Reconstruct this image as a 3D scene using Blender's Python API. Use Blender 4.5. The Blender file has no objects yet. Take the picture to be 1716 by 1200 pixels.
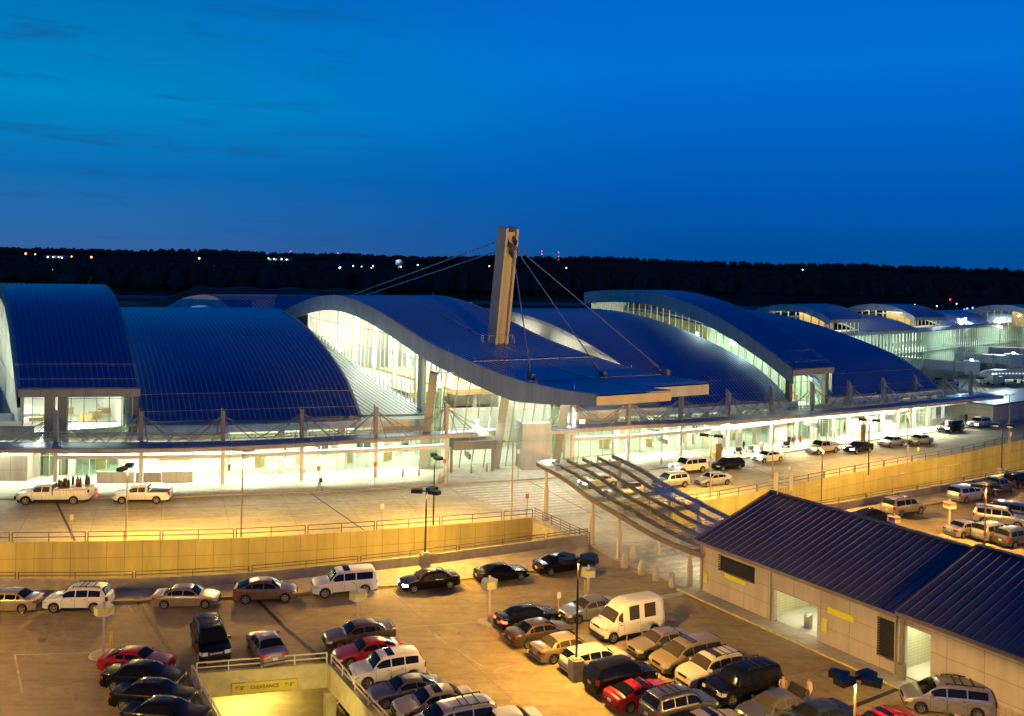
import bpy, bmesh, math, random
from mathutils import Vector, Matrix
PI = math.pi
R = math.radians
sc = bpy.context.scene
COL = sc.collection
random.seed(7)

# ------------------------------------------------------------------ camera
FPX, PCX, PCY, EYE, ROLL = 1590.0, 858.0, 440.0, 26.0, R(1.2)
cam = bpy.data.cameras.new('camera')
co = bpy.data.objects.new('camera', cam)
COL.objects.link(co)
cam.sensor_width = 36.0
cam.lens = 36.0 * FPX / 1716.0
cam.shift_x = 0.0
cam.shift_y = -(600.0 - PCY) / 1716.0
cam.clip_start = 1.0
cam.clip_end = 20000.0
co.matrix_world = Matrix.Translation((0, 0, EYE)) @ Matrix.Rotation(R(90), 4, 'X') @ Matrix.Rotation(ROLL, 4, 'Z')
sc.camera = co

# ------------------------------------------------------------------ exposure, sampling
vs = sc.view_settings
vs.view_transform = 'Standard'; vs.look = 'None'; vs.gamma = 1.0; vs.exposure = 0.0
vs.use_curve_mapping = False
cy = sc.cycles
cy.use_denoising = True
cy.max_bounces = 6; cy.diffuse_bounces = 3; cy.glossy_bounces = 3
cy.transmission_bounces = 6; cy.transparent_max_bounces = 16
cy.sample_clamp_indirect = 3.0
cy.caustics_reflective = False; cy.caustics_refractive = False
cy.use_light_tree = True

# ------------------------------------------------------------------ world: blue hour sky
w = bpy.data.worlds.new('World'); sc.world = w; w.use_nodes = True
nt = w.node_tree; nt.nodes.clear()
def N(t, **k):
    n = nt.nodes.new(t)
    for a, b in k.items(): setattr(n, a, b)
    return n
def s2l(c):
    return tuple((x/255/12.92 if x/255 <= .04045 else ((x/255+.055)/1.055)**2.4) for x in c) + (1,)
wo = N('ShaderNodeOutputWorld'); bg = N('ShaderNodeBackground')
tc = N('ShaderNodeTexCoord'); sp = N('ShaderNodeSeparateXYZ')
nt.links.new(tc.outputs['Generated'], sp.inputs[0])
def ramp(stops):
    r = N('ShaderNodeValToRGB'); e = r.color_ramp.elements
    while len(e) < len(stops): e.new(.5)
    for el, (p, c) in zip(e, stops): el.position = p; el.color = s2l(c)
    nt.links.new(sp.outputs['Z'], r.inputs[0]); return r
rl = ramp([(0, (56, 98, 156)), (.03, (40, 102, 168)), (.08, (12, 108, 178)), (.15, (0, 136, 196)), (.27, (0, 106, 178)), (.5, (0, 48, 116)), (1, (0, 28, 80))])
rr = ramp([(0, (0, 76, 148)), (.04, (0, 82, 164)), (.10, (0, 92, 184)), (.2, (0, 110, 210)), (.28, (0, 104, 208)), (.5, (0, 52, 128)), (1, (0, 28, 84))])
mr = N('ShaderNodeMapRange'); mr.interpolation_type = 'SMOOTHSTEP'
nt.links.new(sp.outputs['X'], mr.inputs[0]); mr.inputs[1].default_value = -.5; mr.inputs[2].default_value = .22
mx = N('ShaderNodeMix', data_type='RGBA')
nt.links.new(mr.outputs[0], mx.inputs[0]); nt.links.new(rl.outputs[0], mx.inputs[6]); nt.links.new(rr.outputs[0], mx.inputs[7])
# thin dusk cloud streaks on the left
mp = N('ShaderNodeMapping'); mp.inputs['Scale'].default_value = (3.2, 3.2, 26)
mp.inputs['Rotation'].default_value = (0, R(4), 0)
nt.links.new(tc.outputs['Generated'], mp.inputs[0])
nz = N('ShaderNodeTexNoise'); nz.inputs['Scale'].default_value = 2.6; nz.inputs['Detail'].default_value = 6; nz.inputs['Distortion'].default_value = .5
nt.links.new(mp.outputs[0], nz.inputs[0])
cm = N('ShaderNodeMapRange'); cm.inputs[1].default_value = .54; cm.inputs[2].default_value = .74
nt.links.new(nz.outputs[0], cm.inputs[0])
cl = N('ShaderNodeMapRange'); cl.inputs[1].default_value = 0.0; cl.inputs[2].default_value = -.36; cl.inputs[4].default_value = .5
nt.links.new(sp.outputs['X'], cl.inputs[0])
mu = N('ShaderNodeMath', operation='MULTIPLY'); nt.links.new(cm.outputs[0], mu.inputs[0]); nt.links.new(cl.outputs[0], mu.inputs[1])
m2 = N('ShaderNodeMix', data_type='RGBA'); m2.inputs[7].default_value = s2l((22, 78, 134))
nt.links.new(mu.outputs[0], m2.inputs[0]); nt.links.new(mx.outputs[2], m2.inputs[6])
nt.links.new(m2.outputs[2], bg.inputs[0]); bg.inputs[1].default_value = 1.0
nt.links.new(bg.outputs[0], wo.inputs[0])

# ------------------------------------------------------------------ survey helpers (photo pixels -> points on real planes)
CR, SR = math.cos(ROLL), math.sin(ROLL)
def ray(px, py):
    u = px-PCX; v = PCY-py
    return u*CR-v*SR, u*SR+v*CR
def at(px, py, z=0.0):
    wx, wz = ray(px, py); t = (z-EYE)/wz
    return Vector((wx*t, FPX*t, z))
def atY(px, py, Y):
    wx, wz = ray(px, py); t = Y/FPX
    return Vector((wx*t, Y, EYE+wz*t))
def on_line(px, P, Q):
    """point on the plan line P-Q seen in column px (verticals taken at py~900)"""
    wx, wz = ray(px, 900); dx, dy = Q[0]-P[0], Q[1]-P[1]
    t = (P[0]*dy-P[1]*dx)/(wx*dy-FPX*dx)
    return Vector((wx*t, FPX*t, 0))
def on_wall(px, py, P, Q):
    """(s, z) on the vertical wall P-Q"""
    wx, wz = ray(px, py); dx, dy = Q[0]-P[0], Q[1]-P[1]
    t = (P[0]*dy-P[1]*dx)/(wx*dy-FPX*dx)
    x, y = wx*t, FPX*t; L = math.hypot(dx, dy)
    return ((x-P[0])*dx+(y-P[1])*dy)/L, EYE+wz*t

# ------------------------------------------------------------------ materials
MATS = {}
def mat(name, color, rough=.6, metal=0., coat=0., emit=None, es=0., noise=0., nscale=1., bump=0., bscale=20., alpha=None, spec=None, transm=0.):
    if name in MATS: return MATS[name]
    m = bpy.data.materials.new(name); m.use_nodes = True; MATS[name] = m
    t = m.node_tree; b = t.nodes['Principled BSDF']
    c = tuple(color)+(1,) if len(color) == 3 else color
    b.inputs['Base Color'].default_value = c
    b.inputs['Roughness'].default_value = rough; b.inputs['Metallic'].default_value = metal
    b.inputs['Coat Weight'].default_value = coat
    if coat: b.inputs['Coat Roughness'].default_value = .06
    if spec is not None: b.inputs['Specular IOR Level'].default_value = spec
    if transm: b.inputs['Transmission Weight'].default_value = transm
    if emit: b.inputs['Emission Color'].default_value = tuple(emit)+(1,); b.inputs['Emission Strength'].default_value = es
    if noise or bump:
        tcn = t.nodes.new('ShaderNodeTexCoord')
    if noise:
        n = t.nodes.new('ShaderNodeTexNoise'); n.inputs['Scale'].default_value = nscale; n.inputs['Detail'].default_value = 8; n.inputs['Roughness'].default_value = .62
        t.links.new(tcn.outputs['Object'], n.inputs[0])
        rm = t.nodes.new('ShaderNodeMapRange'); rm.inputs[1].default_value = .3; rm.inputs[2].default_value = .7
        rm.inputs[3].default_value = 1-noise; rm.inputs[4].default_value = 1+noise
        t.links.new(n.outputs[0], rm.inputs[0])
        mm = t.nodes.new('ShaderNodeMix'); mm.data_type = 'RGBA'; mm.blend_type = 'MULTIPLY'; mm.inputs[0].default_value = 1; mm.clamp_result = False
        mm.inputs[6].default_value = c; t.links.new(rm.outputs[0], mm.inputs[7]); t.links.new(mm.outputs[2], b.inputs['Base Color'])
    if bump:
        n2 = t.nodes.new('ShaderNodeTexNoise'); n2.inputs['Scale'].default_value = bscale; n2.inputs['Detail'].default_value = 4
        t.links.new(tcn.outputs['Object'], n2.inputs[0])
        bp = t.nodes.new('ShaderNodeBump'); bp.inputs['Strength'].default_value = bump; bp.inputs['Distance'].default_value = .05
        t.links.new(n2.outputs[0], bp.inputs['Height']); t.links.new(bp.outputs[0], b.inputs['Normal'])
    return m
def glass_mat(name, tint=(.9, .97, .95), op=.12, rough=.03):
    """thin architectural pane: mostly see-through, with a mirror-like film"""
    m = bpy.data.materials.new(name); m.use_nodes = True; MATS[name] = m
    t = m.node_tree; t.nodes.clear()
    o = t.nodes.new('ShaderNodeOutputMaterial'); tr = t.nodes.new('ShaderNodeBsdfTransparent'); gl = t.nodes.new('ShaderNodeBsdfGlossy')
    tr.inputs[0].default_value = tint+(1,); gl.inputs['Roughness'].default_value = rough
    fr = t.nodes.new('ShaderNodeFresnel'); ge = t.nodes.new('ShaderNodeNewGeometry'); ir = t.nodes.new('ShaderNodeMapRange')
    ir.inputs[3].default_value = 1.45; ir.inputs[4].default_value = 1/1.45; t.links.new(ge.outputs['Backfacing'], ir.inputs[0]); t.links.new(ir.outputs[0], fr.inputs[0])
    ad = t.nodes.new('ShaderNodeMath'); ad.operation = 'ADD'; ad.use_clamp = True; ad.inputs[1].default_value = op*.5
    t.links.new(fr.outputs[0], ad.inputs[0])
    mi = t.nodes.new('ShaderNodeMixShader'); t.links.new(ad.outputs[0], mi.inputs[0]); t.links.new(tr.outputs[0], mi.inputs[1]); t.links.new(gl.outputs[0], mi.inputs[2])
    t.links.new(mi.outputs[0], o.inputs[0]); return m
def emis(name, c, s):
    m = bpy.data.materials.new(name); m.use_nodes = True; MATS[name] = m
    t = m.node_tree; t.nodes.clear(); o = t.nodes.new('ShaderNodeOutputMaterial'); e = t.nodes.new('ShaderNodeEmission')
    e.inputs[0].default_value = tuple(c)+(1,); e.inputs[1].default_value = s; t.links.new(e.outputs[0], o.inputs[0]); return m

def concrete(name, c, c2, joint=6.0, big=.08, small=1.5, jw=.012, ang=0., jd=.7, rough=.75):
    """cast concrete with stains, tyre darkening and saw-cut joints (all procedural, object coordinates in metres)"""
    m = bpy.data.materials.new(name); m.use_nodes = True; MATS[name] = m
    t = m.node_tree; b = t.nodes['Principled BSDF']; b.inputs['Roughness'].default_value = rough
    L = t.links.new
    tcn = t.nodes.new('ShaderNodeTexCoord')
    def noise(s, d=8, dist=0., sc_=(1, 1, 1)):
        mpn = t.nodes.new('ShaderNodeMapping'); mpn.inputs['Scale'].default_value = sc_; mpn.inputs['Rotation'].default_value = (0, 0, ang)
        L(tcn.outputs['Object'], mpn.inputs[0])
        n = t.nodes.new('ShaderNodeTexNoise'); n.inputs['Scale'].default_value = s; n.inputs['Detail'].default_value = d; n.inputs['Distortion'].default_value = dist; n.inputs['Roughness'].default_value = .6
        L(mpn.outputs[0], n.inputs[0]); return n.outputs[0]
    def mrange(v, a, b_, c_, d_):
        r = t.nodes.new('ShaderNodeMapRange'); r.inputs[1].default_value = a; r.inputs[2].default_value = b_; r.inputs[3].default_value = c_; r.inputs[4].default_value = d_
        L(v, r.inputs[0]); return r.outputs[0]
    def mixc(f, a, b_, mode='MIX'):
        x = t.nodes.new('ShaderNodeMix'); x.data_type = 'RGBA'; x.blend_type = mode
        if isinstance(f, float): x.inputs[0].default_value = f
        else: L(f, x.inputs[0])
        for i, v in ((6, a), (7, b_)):
            if isinstance(v, tuple): x.inputs[i].default_value = v+(1,)
            else: L(v, x.inputs[i])
        return x.outputs[2]
    base = mixc(mrange(noise(big, 6, .6), .38, .62, 0, 1), c, c2)
    base = mixc(1.0, base, mrange(noise(small, 10), .25, .75, .82, 1.16), 'MULTIPLY')
    base = mixc(1.0, base, mrange(noise(.5, 7, 1.5, (.25, 1.6, 1)), .42, .70, 1.06, .80), 'MULTIPLY')
    base = mixc(1.0, base, mrange(noise(.22, 9, 2.5), .60, .64, 1.0, .84), 'MULTIPLY')
    base = mixc(1.0, base, mrange(noise(.13, 9, 3.5, (1, 1, 3)), .56, .585, 1.0, 1.13), 'MULTIPLY')
    base = mixc(1.0, base, mrange(noise(2.2, 5, .5), .70, .76, 1.0, .78), 'MULTIPLY')
    if joint:
        mpj = t.nodes.new('ShaderNodeMapping'); mpj.inputs['Rotation'].default_value = (0, 0, -ang); L(tcn.outputs['Object'], mpj.inputs[0])
        sx = t.nodes.new('ShaderNodeSeparateXYZ'); L(mpj.outputs[0], sx.inputs[0])
        fs = []
        for k in (0, 1):
            a1 = t.nodes.new('ShaderNodeMath'); a1.operation = 'PINGPONG'; L(sx.outputs[k], a1.inputs[0]); a1.inputs[1].default_value = joint/2
            a2 = t.nodes.new('ShaderNodeMath'); a2.operation = 'LESS_THAN'; L(a1.outputs[0], a2.inputs[0]); a2.inputs[1].default_value = jw
            fs.append(a2.outputs[0])
        a3 = t.nodes.new('ShaderNodeMath'); a3.operation = 'MAXIMUM'; L(fs[0], a3.inputs[0]); L(fs[1], a3.inputs[1])
        a4 = t.nodes.new('ShaderNodeMath'); a4.operation = 'MULTIPLY'; L(a3.outputs[0], a4.inputs[0]); a4.inputs[1].default_value = jd
        base = mixc(a4.outputs[0], base, tuple(x*.3 for x in c))
    L(base, b.inputs['Base Color'])
    bp = t.nodes.new('ShaderNodeBump'); bp.inputs['Strength'].default_value = .25; bp.inputs['Distance'].default_value = .02
    L(noise(14, 6), bp.inputs['Height']); L(bp.outputs[0], b.inputs['Normal'])
    return m
def panels(name, c, pw, ph, gap=.02, gc=.35, rough=.6, vary=.07, metal=0., uv=True):
    """rectangular panels drawn over the UV map (u along the wall, v up, metres)"""
    m = bpy.data.materials.new(name); m.use_nodes = True; MATS[name] = m
    t = m.node_tree; b = t.nodes['Principled BSDF']; b.inputs['Roughness'].default_value = rough; b.inputs['Metallic'].default_value = metal
    L = t.links.new
    tcn = t.nodes.new('ShaderNodeTexCoord'); br = t.nodes.new('ShaderNodeTexBrick')
    L(tcn.outputs['UV'], br.inputs[0]); br.offset = 0; br.squash = 1
    br.inputs['Scale'].default_value = 1; br.inputs['Brick Width'].default_value = pw; br.inputs['Row Height'].default_value = ph
    br.inputs['Mortar Size'].default_value = gap; br.inputs['Mortar Smooth'].default_value = 0
    br.inputs['Color1'].default_value = tuple(x*(1+vary) for x in c)+(1,); br.inputs['Color2'].default_value = tuple(x*(1-vary) for x in c)+(1,)
    br.inputs['Mortar'].default_value = tuple(x*gc for x in c)+(1,)
    n = t.nodes.new('ShaderNodeTexNoise'); n.inputs['Scale'].default_value = .5; n.inputs['Detail'].default_value = 9; n.inputs['Roughness'].default_value = .7
    mpn = t.nodes.new('ShaderNodeMapping'); mpn.inputs['Scale'].default_value = (1.3, 1.3, .16); L(tcn.outputs['Object'], mpn.inputs[0]); L(mpn.outputs[0], n.inputs[0])
    rm = t.nodes.new('ShaderNodeMapRange'); rm.inputs[1].default_value = .3; rm.inputs[2].default_value = .7; rm.inputs[3].default_value = .74; rm.inputs[4].default_value = 1.16
    L(n.outputs[0], rm.inputs[0])
    mm = t.nodes.new('ShaderNodeMix'); mm.data_type = 'RGBA'; mm.blend_type = 'MULTIPLY'; mm.inputs[0].default_value = 1
    L(br.outputs[0], mm.inputs[6]); L(rm.outputs[0], mm.inputs[7]); L(mm.outputs[2], b.inputs['Base Color'])
    return m

M = {}
M['deck'] = concrete('parking_deck_concrete', (.36, .27, .135), (.27, .20, .10), joint=9.0, ang=R(28), jw=.02)
M['road'] = concrete('road_concrete', (.42, .38, .26), (.34, .30, .20), joint=6.2, ang=R(20), jw=.02)
M['walk'] = concrete('sidewalk_concrete', (.46, .43, .36), (.38, .36, .30), joint=1.8, ang=R(20), jw=.015, jd=.45)
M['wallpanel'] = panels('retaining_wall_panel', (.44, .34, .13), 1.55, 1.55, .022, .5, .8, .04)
M['parapet'] = mat('parapet_concrete', (.36, .31, .24), .85, noise=.25, nscale=.9, bump=.2)
M['beige'] = panels('beige_wall_panel', (.46, .40, .33), 2.4, 1.25, .018, .5, .65, .025)
M['cmu'] = panels('glazed_block', (.60, .60, .42), .4, .2, .012, .6, .5, .02)
M['whitepanel'] = panels('white_metal_panel', (.70, .69, .64), 1.6, 1.5, .015, .6, .45, .015)
M['fascia'] = panels('grey_fascia_metal', (.50, .51, .53), .9, 8, .018, .72, .42, .02, .35)
M['palefascia'] = panels('pale_arch_panel', (.74, .75, .76), .9, 8, .018, .8, .5, .02)
M['greywall'] = mat('pale_gable_panel', (.55, .55, .50), .6, noise=.06, nscale=.4)
M['steel'] = mat('painted_steel_beige', (.48, .43, .36), .5, noise=.06, nscale=1.5)
M['white'] = mat('white_paint', (.76, .76, .72), .45)
M['galv'] = mat('galvanised_steel', (.42, .43, .45), .4, .7)
M['darksteel'] = mat('dark_bronze_steel', (.035, .028, .022), .45, .3)
M['rail'] = mat('bronze_rail_paint', (.10, .07, .05), .5)
M['railw'] = mat('cream_rail_paint', (.55, .50, .38), .5)
M['roofmetal'] = mat('standing_seam_metal', (.14, .25, .47), .35, .8, noise=.06, nscale=.12)
M['seam'] = mat('roof_seam_metal', (.36, .52, .82), .42, .6)
M['kroof'] = mat('kiosk_roof_metal', (.15, .14, .19), .5, .55, noise=.08, nscale=.3)
M['kseam'] = mat('kiosk_roof_seam', (.24, .19, .17), .45, .5)
M['yellow'] = mat('yellow_paint', (.62, .46, .05), .6, noise=.2, nscale=2)
M['yellowsign'] = mat('yellow_sign_face', (.70, .66, .04), .5)
M['linepaint'] = mat('road_marking_white', (.50, .46, .38), .75, noise=.35, nscale=1.6)
M['tar'] = mat('joint_sealant_black', (.02, .017, .014), .6, noise=.3, nscale=2)
M['black'] = mat('black_matte', (.012, .012, .014), .6)
M['louver'] = mat('black_louver', (.02, .022, .03), .5, .3)
M['soffit'] = mat('white_soffit', (.66, .65, .60), .6)
M['floor_in'] = mat('terminal_floor', (.46, .46, .42), .35, noise=.1, nscale=.6)
M['wood'] = mat('wood_ceiling', (.50, .33, .16), .5, noise=.15, nscale=2)
M['glass'] = glass_mat('facade_glass', (.82, .95, .86), .10)
M['cglass'] = glass_mat('canopy_glass', (.86, .88, .86), .06, .12)
M['mull'] = mat('mullion_aluminium', (.50, .50, .46), .4, .4)
M['fin'] = mat('silver_fin', (.75, .76, .70), .45, .0)
M['lampwhite'] = emis('lit_white_tube', (1, .98, .80), 4)
M['lamphot'] = emis('floodlight_white', (.96, 1, .95), 60)
M['lampsod'] = emis('sodium_lens', (1, .62, .22), 14)
M['red_l'] = emis('red_beacon', (1, .03, .02), 12)
M['amber_l'] = emis('amber_lamp', (1, .45, .06), 12)
M['blue_l'] = emis('blue_taxi_lamp', (.05, .15, 1), 10)
M['green_l'] = emis('green_lamp', (.3, 1, .5), 8)
M['far_w'] = emis('distant_white_lamp', (.8, .93, 1), 5)
M['win'] = emis('lit_window_warm', (1, .82, .42), 1.5)
M['win2'] = emis('lit_window_cool', (.55, .8, .85), .8)

# ------------------------------------------------------------------ mesh builder
class MB:
    def __init__(s): s.v = []; s.f = []; s.m = []; s.sm = []; s.uv = []
    def add(s, vs_, fs, mi=0, smooth=False, uvs=None):
        o = len(s.v); s.v += [tuple(p) for p in vs_]
        for k, f in enumerate(fs):
            s.f.append(tuple(i+o for i in f)); s.m.append(mi); s.sm.append(smooth)
            s.uv.append(uvs[k] if uvs else None)
        return s
    def quad(s, a, b, c, d, mi=0, uv=None): return s.add([a, b, c, d], [(0, 1, 2, 3)], mi, uvs=[uv] if uv else None)
    def poly(s, ps, mi=0): return s.add(ps, [tuple(range(len(ps)))], mi)
    def box(s, c, d, rz=0., mi=0):
        cx, cy_, cz = c; hx, hy, hz = d[0]/2, d[1]/2, d[2]/2; ca, sa = math.cos(rz), math.sin(rz)
        P = [(cx+x*ca-y*sa, cy_+x*sa+y*ca, cz+z) for z in (-hz, hz) for x, y in ((-hx, -hy), (hx, -hy), (hx, hy), (-hx, hy))]
        return s.add(P, [(3, 2, 1, 0), (4, 5, 6, 7), (0, 1, 5, 4), (1, 2, 6, 5), (2, 3, 7, 6), (3, 0, 4, 7)], mi)
    def beam(s, p, q, wd, ht, mi=0, up=(0, 0, 1)):
        p = Vector(p); q = Vector(q); d = (q-p).normalized(); up = Vector(up)
        if abs(d.dot(up)) > .98: up = Vector((1, 0, 0))
        a = d.cross(up).normalized()*wd/2; b = a.cross(d).normalized()*ht/2
        P = [p-a-b, p+a-b, p+a+b, p-a+b, q-a-b, q+a-b, q+a+b, q-a+b]
        return s.add(P, [(0, 1, 2, 3), (7, 6, 5, 4), (4, 5, 1, 0), (5, 6, 2, 1), (6, 7, 3, 2), (7, 4, 0, 3)], mi)
    def tube(s, p, q, r, r2=None, n=8, mi=0, caps=True):
        p = Vector(p); q = Vector(q); r2 = r if r2 is None else r2
        d = (q-p).normalized(); a = d.orthogonal().normalized(); b = d.cross(a)
        P = []
        for c, rr_ in ((p, r), (q, r2)):
            for k in range(n):
                t = 2*PI*k/n; P.append(c+a*math.cos(t)*rr_+b*math.sin(t)*rr_)
        o = len(s.v)
        s.add(P, [(k, (k+1) % n, n+(k+1) % n, n+k) for k in range(n)], mi, True)
        if caps:
            s.add(P[:n], [tuple(reversed(range(n)))], mi); s.add(P[n:], [tuple(range(n))], mi)
        return s
    def lathe(s, prof, c=(0, 0, 0), n=16, mi=0, axis='z'):
        P = []
        for r_, h in prof:
            for k in range(n):
                t = 2*PI*k/n
                if axis == 'z': P.append((c[0]+r_*math.cos(t), c[1]+r_*math.sin(t), c[2]+h))
                else: P.append((c[0]+r_*math.cos(t), c[1]+h, c[2]+r_*math.sin(t)))
        F_ = []
        for j in range(len(prof)-1):
            for k in range(n):
                a = j*n+k; b = j*n+(k+1) % n
                F_.append((a, b, b+n, a+n))
        return s.add(P, F_, mi, True)
    def strip(s, A, B, mi=0, smooth=False, uv0=0., flip=False, vA=0., vB=1., metric=True):
        """quads between two equally long polylines; uv: u = length along A, v = height"""
        u = uv0; vs_ = []; fs = []; us = []
        n = len(A)
        for k in range(n): vs_ += [tuple(A[k]), tuple(B[k])]
        for k in range(n-1):
            du = (Vector(A[k+1])-Vector(A[k])).length
            h1 = (Vector(B[k])-Vector(A[k])).length; h2 = (Vector(B[k+1])-Vector(A[k+1])).length
            f = (2*k, 2*k+2, 2*k+3, 2*k+1); uv = ((u, 0), (u+du, 0), (u+du, h2), (u, h1))
            if flip: f = f[::-1]; uv = uv[::-1]
            fs.append(f); us.append(uv); u += du
        return s.add(vs_, fs, mi, smooth, us)
    def build(s, name, mats, parent=None, off=None):
        me = bpy.data.meshes.new(name)
        org = Vector((0, 0, 0))
        if parent is not None: org = world_loc(parent)
        if off is not None: org = Vector(off)
        me.from_pydata([tuple(Vector(p)-org) for p in s.v], [], s.f)
        if not isinstance(mats, (list, tuple)): mats = [mats]
        for m in mats: me.materials.append(m)
        me.polygons.foreach_set('material_index', s.m)
        me.polygons.foreach_set('use_smooth', s.sm)
        if any(u for u in s.uv):
            ul = me.uv_layers.new(name='UVMap'); i = 0
            for f, u in zip(s.f, s.uv):
                for k in range(len(f)):
                    if u: ul.data[i].uv = u[k]
                    i += 1
        me.update()
        o = bpy.data.objects.new(name, me); COL.objects.link(o)
        if parent is not None: o.parent = parent
        elif off is not None: o.location = off
        return o
def world_loc(o):
    v = Vector(o.location)
    while o.parent is not None: o = o.parent; v += Vector(o.location)
    return v
def props(o, label=None, cat=None, group=None, kind=None):
    if label: o['label'] = label
    if cat: o['category'] = cat
    if group: o['group'] = group
    if kind: o['kind'] = kind
    return o
def empty(name, loc, label, cat, group=None, rz=0.):
    o = bpy.data.objects.new(name, None); COL.objects.link(o)
    o.location = loc; o.rotation_euler = (0, 0, rz); o.empty_display_size = .5
    return props(o, label, cat, group)
def struct(o): o['kind'] = 'structure'; return o
def children_of(o): return [c for c in bpy.data.objects if c.parent == o]
def copy_tree(o, kids, parent=None):
    c = o.copy(); COL.objects.link(c); c.parent = parent
    for ch in kids.get(o.name, ()): copy_tree(ch, kids, c)
    return c
def kid_map(root):
    km = {}; todo = [root]
    allo = {}
    for c in bpy.data.objects:
        if c.parent: allo.setdefault(c.parent.name, []).append(c)
    while todo:
        o = todo.pop(); km[o.name] = allo.get(o.name, []); todo += km[o.name]
    return km
def resample(P, step):
    P = [Vector(p) for p in P]
    # Catmull-Rom through the points, then even steps
    out = []
    for i in range(len(P)-1):
        p0 = P[i-1] if i else P[0]*2-P[1]; p1 = P[i]; p2 = P[i+1]; p3 = P[i+2] if i+2 < len(P) else P[-1]*2-P[-2]
        n = max(2, int((p2-p1).length/.5))
        for k in range(n):
            t = k/n
            out.append(.5*((2*p1)+(-p0+p2)*t+(2*p0-5*p1+4*p2-p3)*t*t+(-p0+3*p1-3*p2+p3)*t**3))
    out.append(P[-1])
    L = [0]
    for i in range(1, len(out)): L.append(L[-1]+(out[i]-out[i-1]).length)
    n = max(1, round(L[-1]/step)); res = []; j = 0
    for k in range(n+1):
        d = L[-1]*k/n
        while j < len(L)-2 and L[j+1] < d: j += 1
        t = (d-L[j])/max(1e-9, L[j+1]-L[j]); res.append(out[j].lerp(out[j+1], min(1, max(0, t))))
    return res
def offset(P, d):
    """sideways copy of a plan polyline, +d to its left"""
    out = []
    for i in range(len(P)):
        a = P[max(0, i-1)]; b = P[min(len(P)-1, i+1)]; t = Vector((b[0]-a[0], b[1]-a[1], 0)).normalized()
        out.append(Vector(P[i])+Vector((-t.y, t.x, 0))*d)
    return out
def lift(P, z): return [Vector((p[0], p[1], z)) for p in P]
def light_area(name, loc, size, power, color, rot=(0, 0, 0), sy=None, spread=None):
    l = bpy.data.lights.new(name, 'AREA'); l.energy = power; l.color = color; l.size = size
    if sy: l.shape = 'RECTANGLE'; l.size_y = sy
    if spread: l.spread = spread
    o = bpy.data.objects.new(name, l); COL.objects.link(o); o.location = loc; o.rotation_euler = rot; return o
def light_point(name, loc, power, color, r=.8):
    l = bpy.data.lights.new(name, 'POINT'); l.energy = power; l.color = color; l.shadow_soft_size = r
    o = bpy.data.objects.new(name, l); COL.objects.link(o); o.location = loc; return o
def light_spot(name, loc, power, color, angle=150, blend=.6, rot=(0, 0, 0), r=.15):
    l = bpy.data.lights.new(name, 'SPOT'); l.energy = power; l.color = color; l.spot_size = R(angle); l.spot_blend = blend; l.shadow_soft_size = r
    o = bpy.data.objects.new(name, l); COL.objects.link(o); o.location = loc; o.rotation_euler = rot; return o
SODIUM = (1.0, .56, .10)
GREENW = (.94, 1.0, .70)
# ------------------------------------------------------------------ the setting
CC = Vector((-85, 345, 0))                      # centre of the curved kerb line
def pol(px, py, z=0.):
    p = at(px, py, z); d = p-CC
    return math.atan2(d.x, -d.y), math.hypot(d.x, d.y)
def P3(th, r, z=0.): return Vector((CC.x+r*math.sin(th), CC.y-r*math.cos(th), z))
def curve(pix, z=0., step=2.0, ext=(0, 0)):
    P = [at(x, y, z) for x, y in pix]; P = [Vector((p.x, p.y, 0)) for p in P]
    if ext[0]: P = [P[0]+(P[0]-P[1]).normalized()*ext[0]]+P
    if ext[1]: P = P+[P[-1]+(P[-1]-P[-2]).normalized()*ext[1]]
    return resample(P, step)
RAIL_L = curve([(0, 912), (200, 909), (400, 904), (600, 893), (800, 878), (893, 870)], ext=(25, 0))
RAIL_R = curve([(1047, 858), (1190, 840), (1290, 822), (1400, 800), (1500, 781), (1600, 763), (1716, 738)], ext=(0, 45))
PAR_L = curve([(0, 992), (200, 991), (400, 981), (560, 966), (700, 951), (880, 927), (985, 913)], ext=(25, 0))
PAR_R = curve([(1147, 905), (1290, 878), (1432, 853), (1551, 832), (1684, 808)], ext=(0, 45))
CURB_N = curve([(0, 1014), (180, 1011), (235, 1009), (370, 1004), (501, 997), (636, 986), (773, 973), (881, 960), (988, 947)], ext=(25, 0))
CURB_F = curve([(1390, 880), (1477, 863), (1544, 849), (1589, 840), (1700, 818)], ext=(0, 45))
KERB = curve([(0, 838), (150, 837), (280, 834), (400, 830), (520, 826), (640, 820), (760, 812), (940, 801), (1130, 783), (1270, 766), (1400, 747), (1550, 727), (1716, 703)], ext=(30, 40))
FAC = [(-95, 104), (-66, 108.3), (-55, 109.6), (-43.1, 110.9), (-31.9, 112.6), (-18.3, 117.3), (-11, 119.6), (-1.6, 122.2), (6, 125), (14.6, 129.6), (23, 132.8), (33, 137.3), (43.6, 143), (50.5, 147), (72, 159.8), (100, 181), (125, 200)]
FACADE = resample([Vector((x, y, 0)) for x, y in FAC], 2.0)

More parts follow.
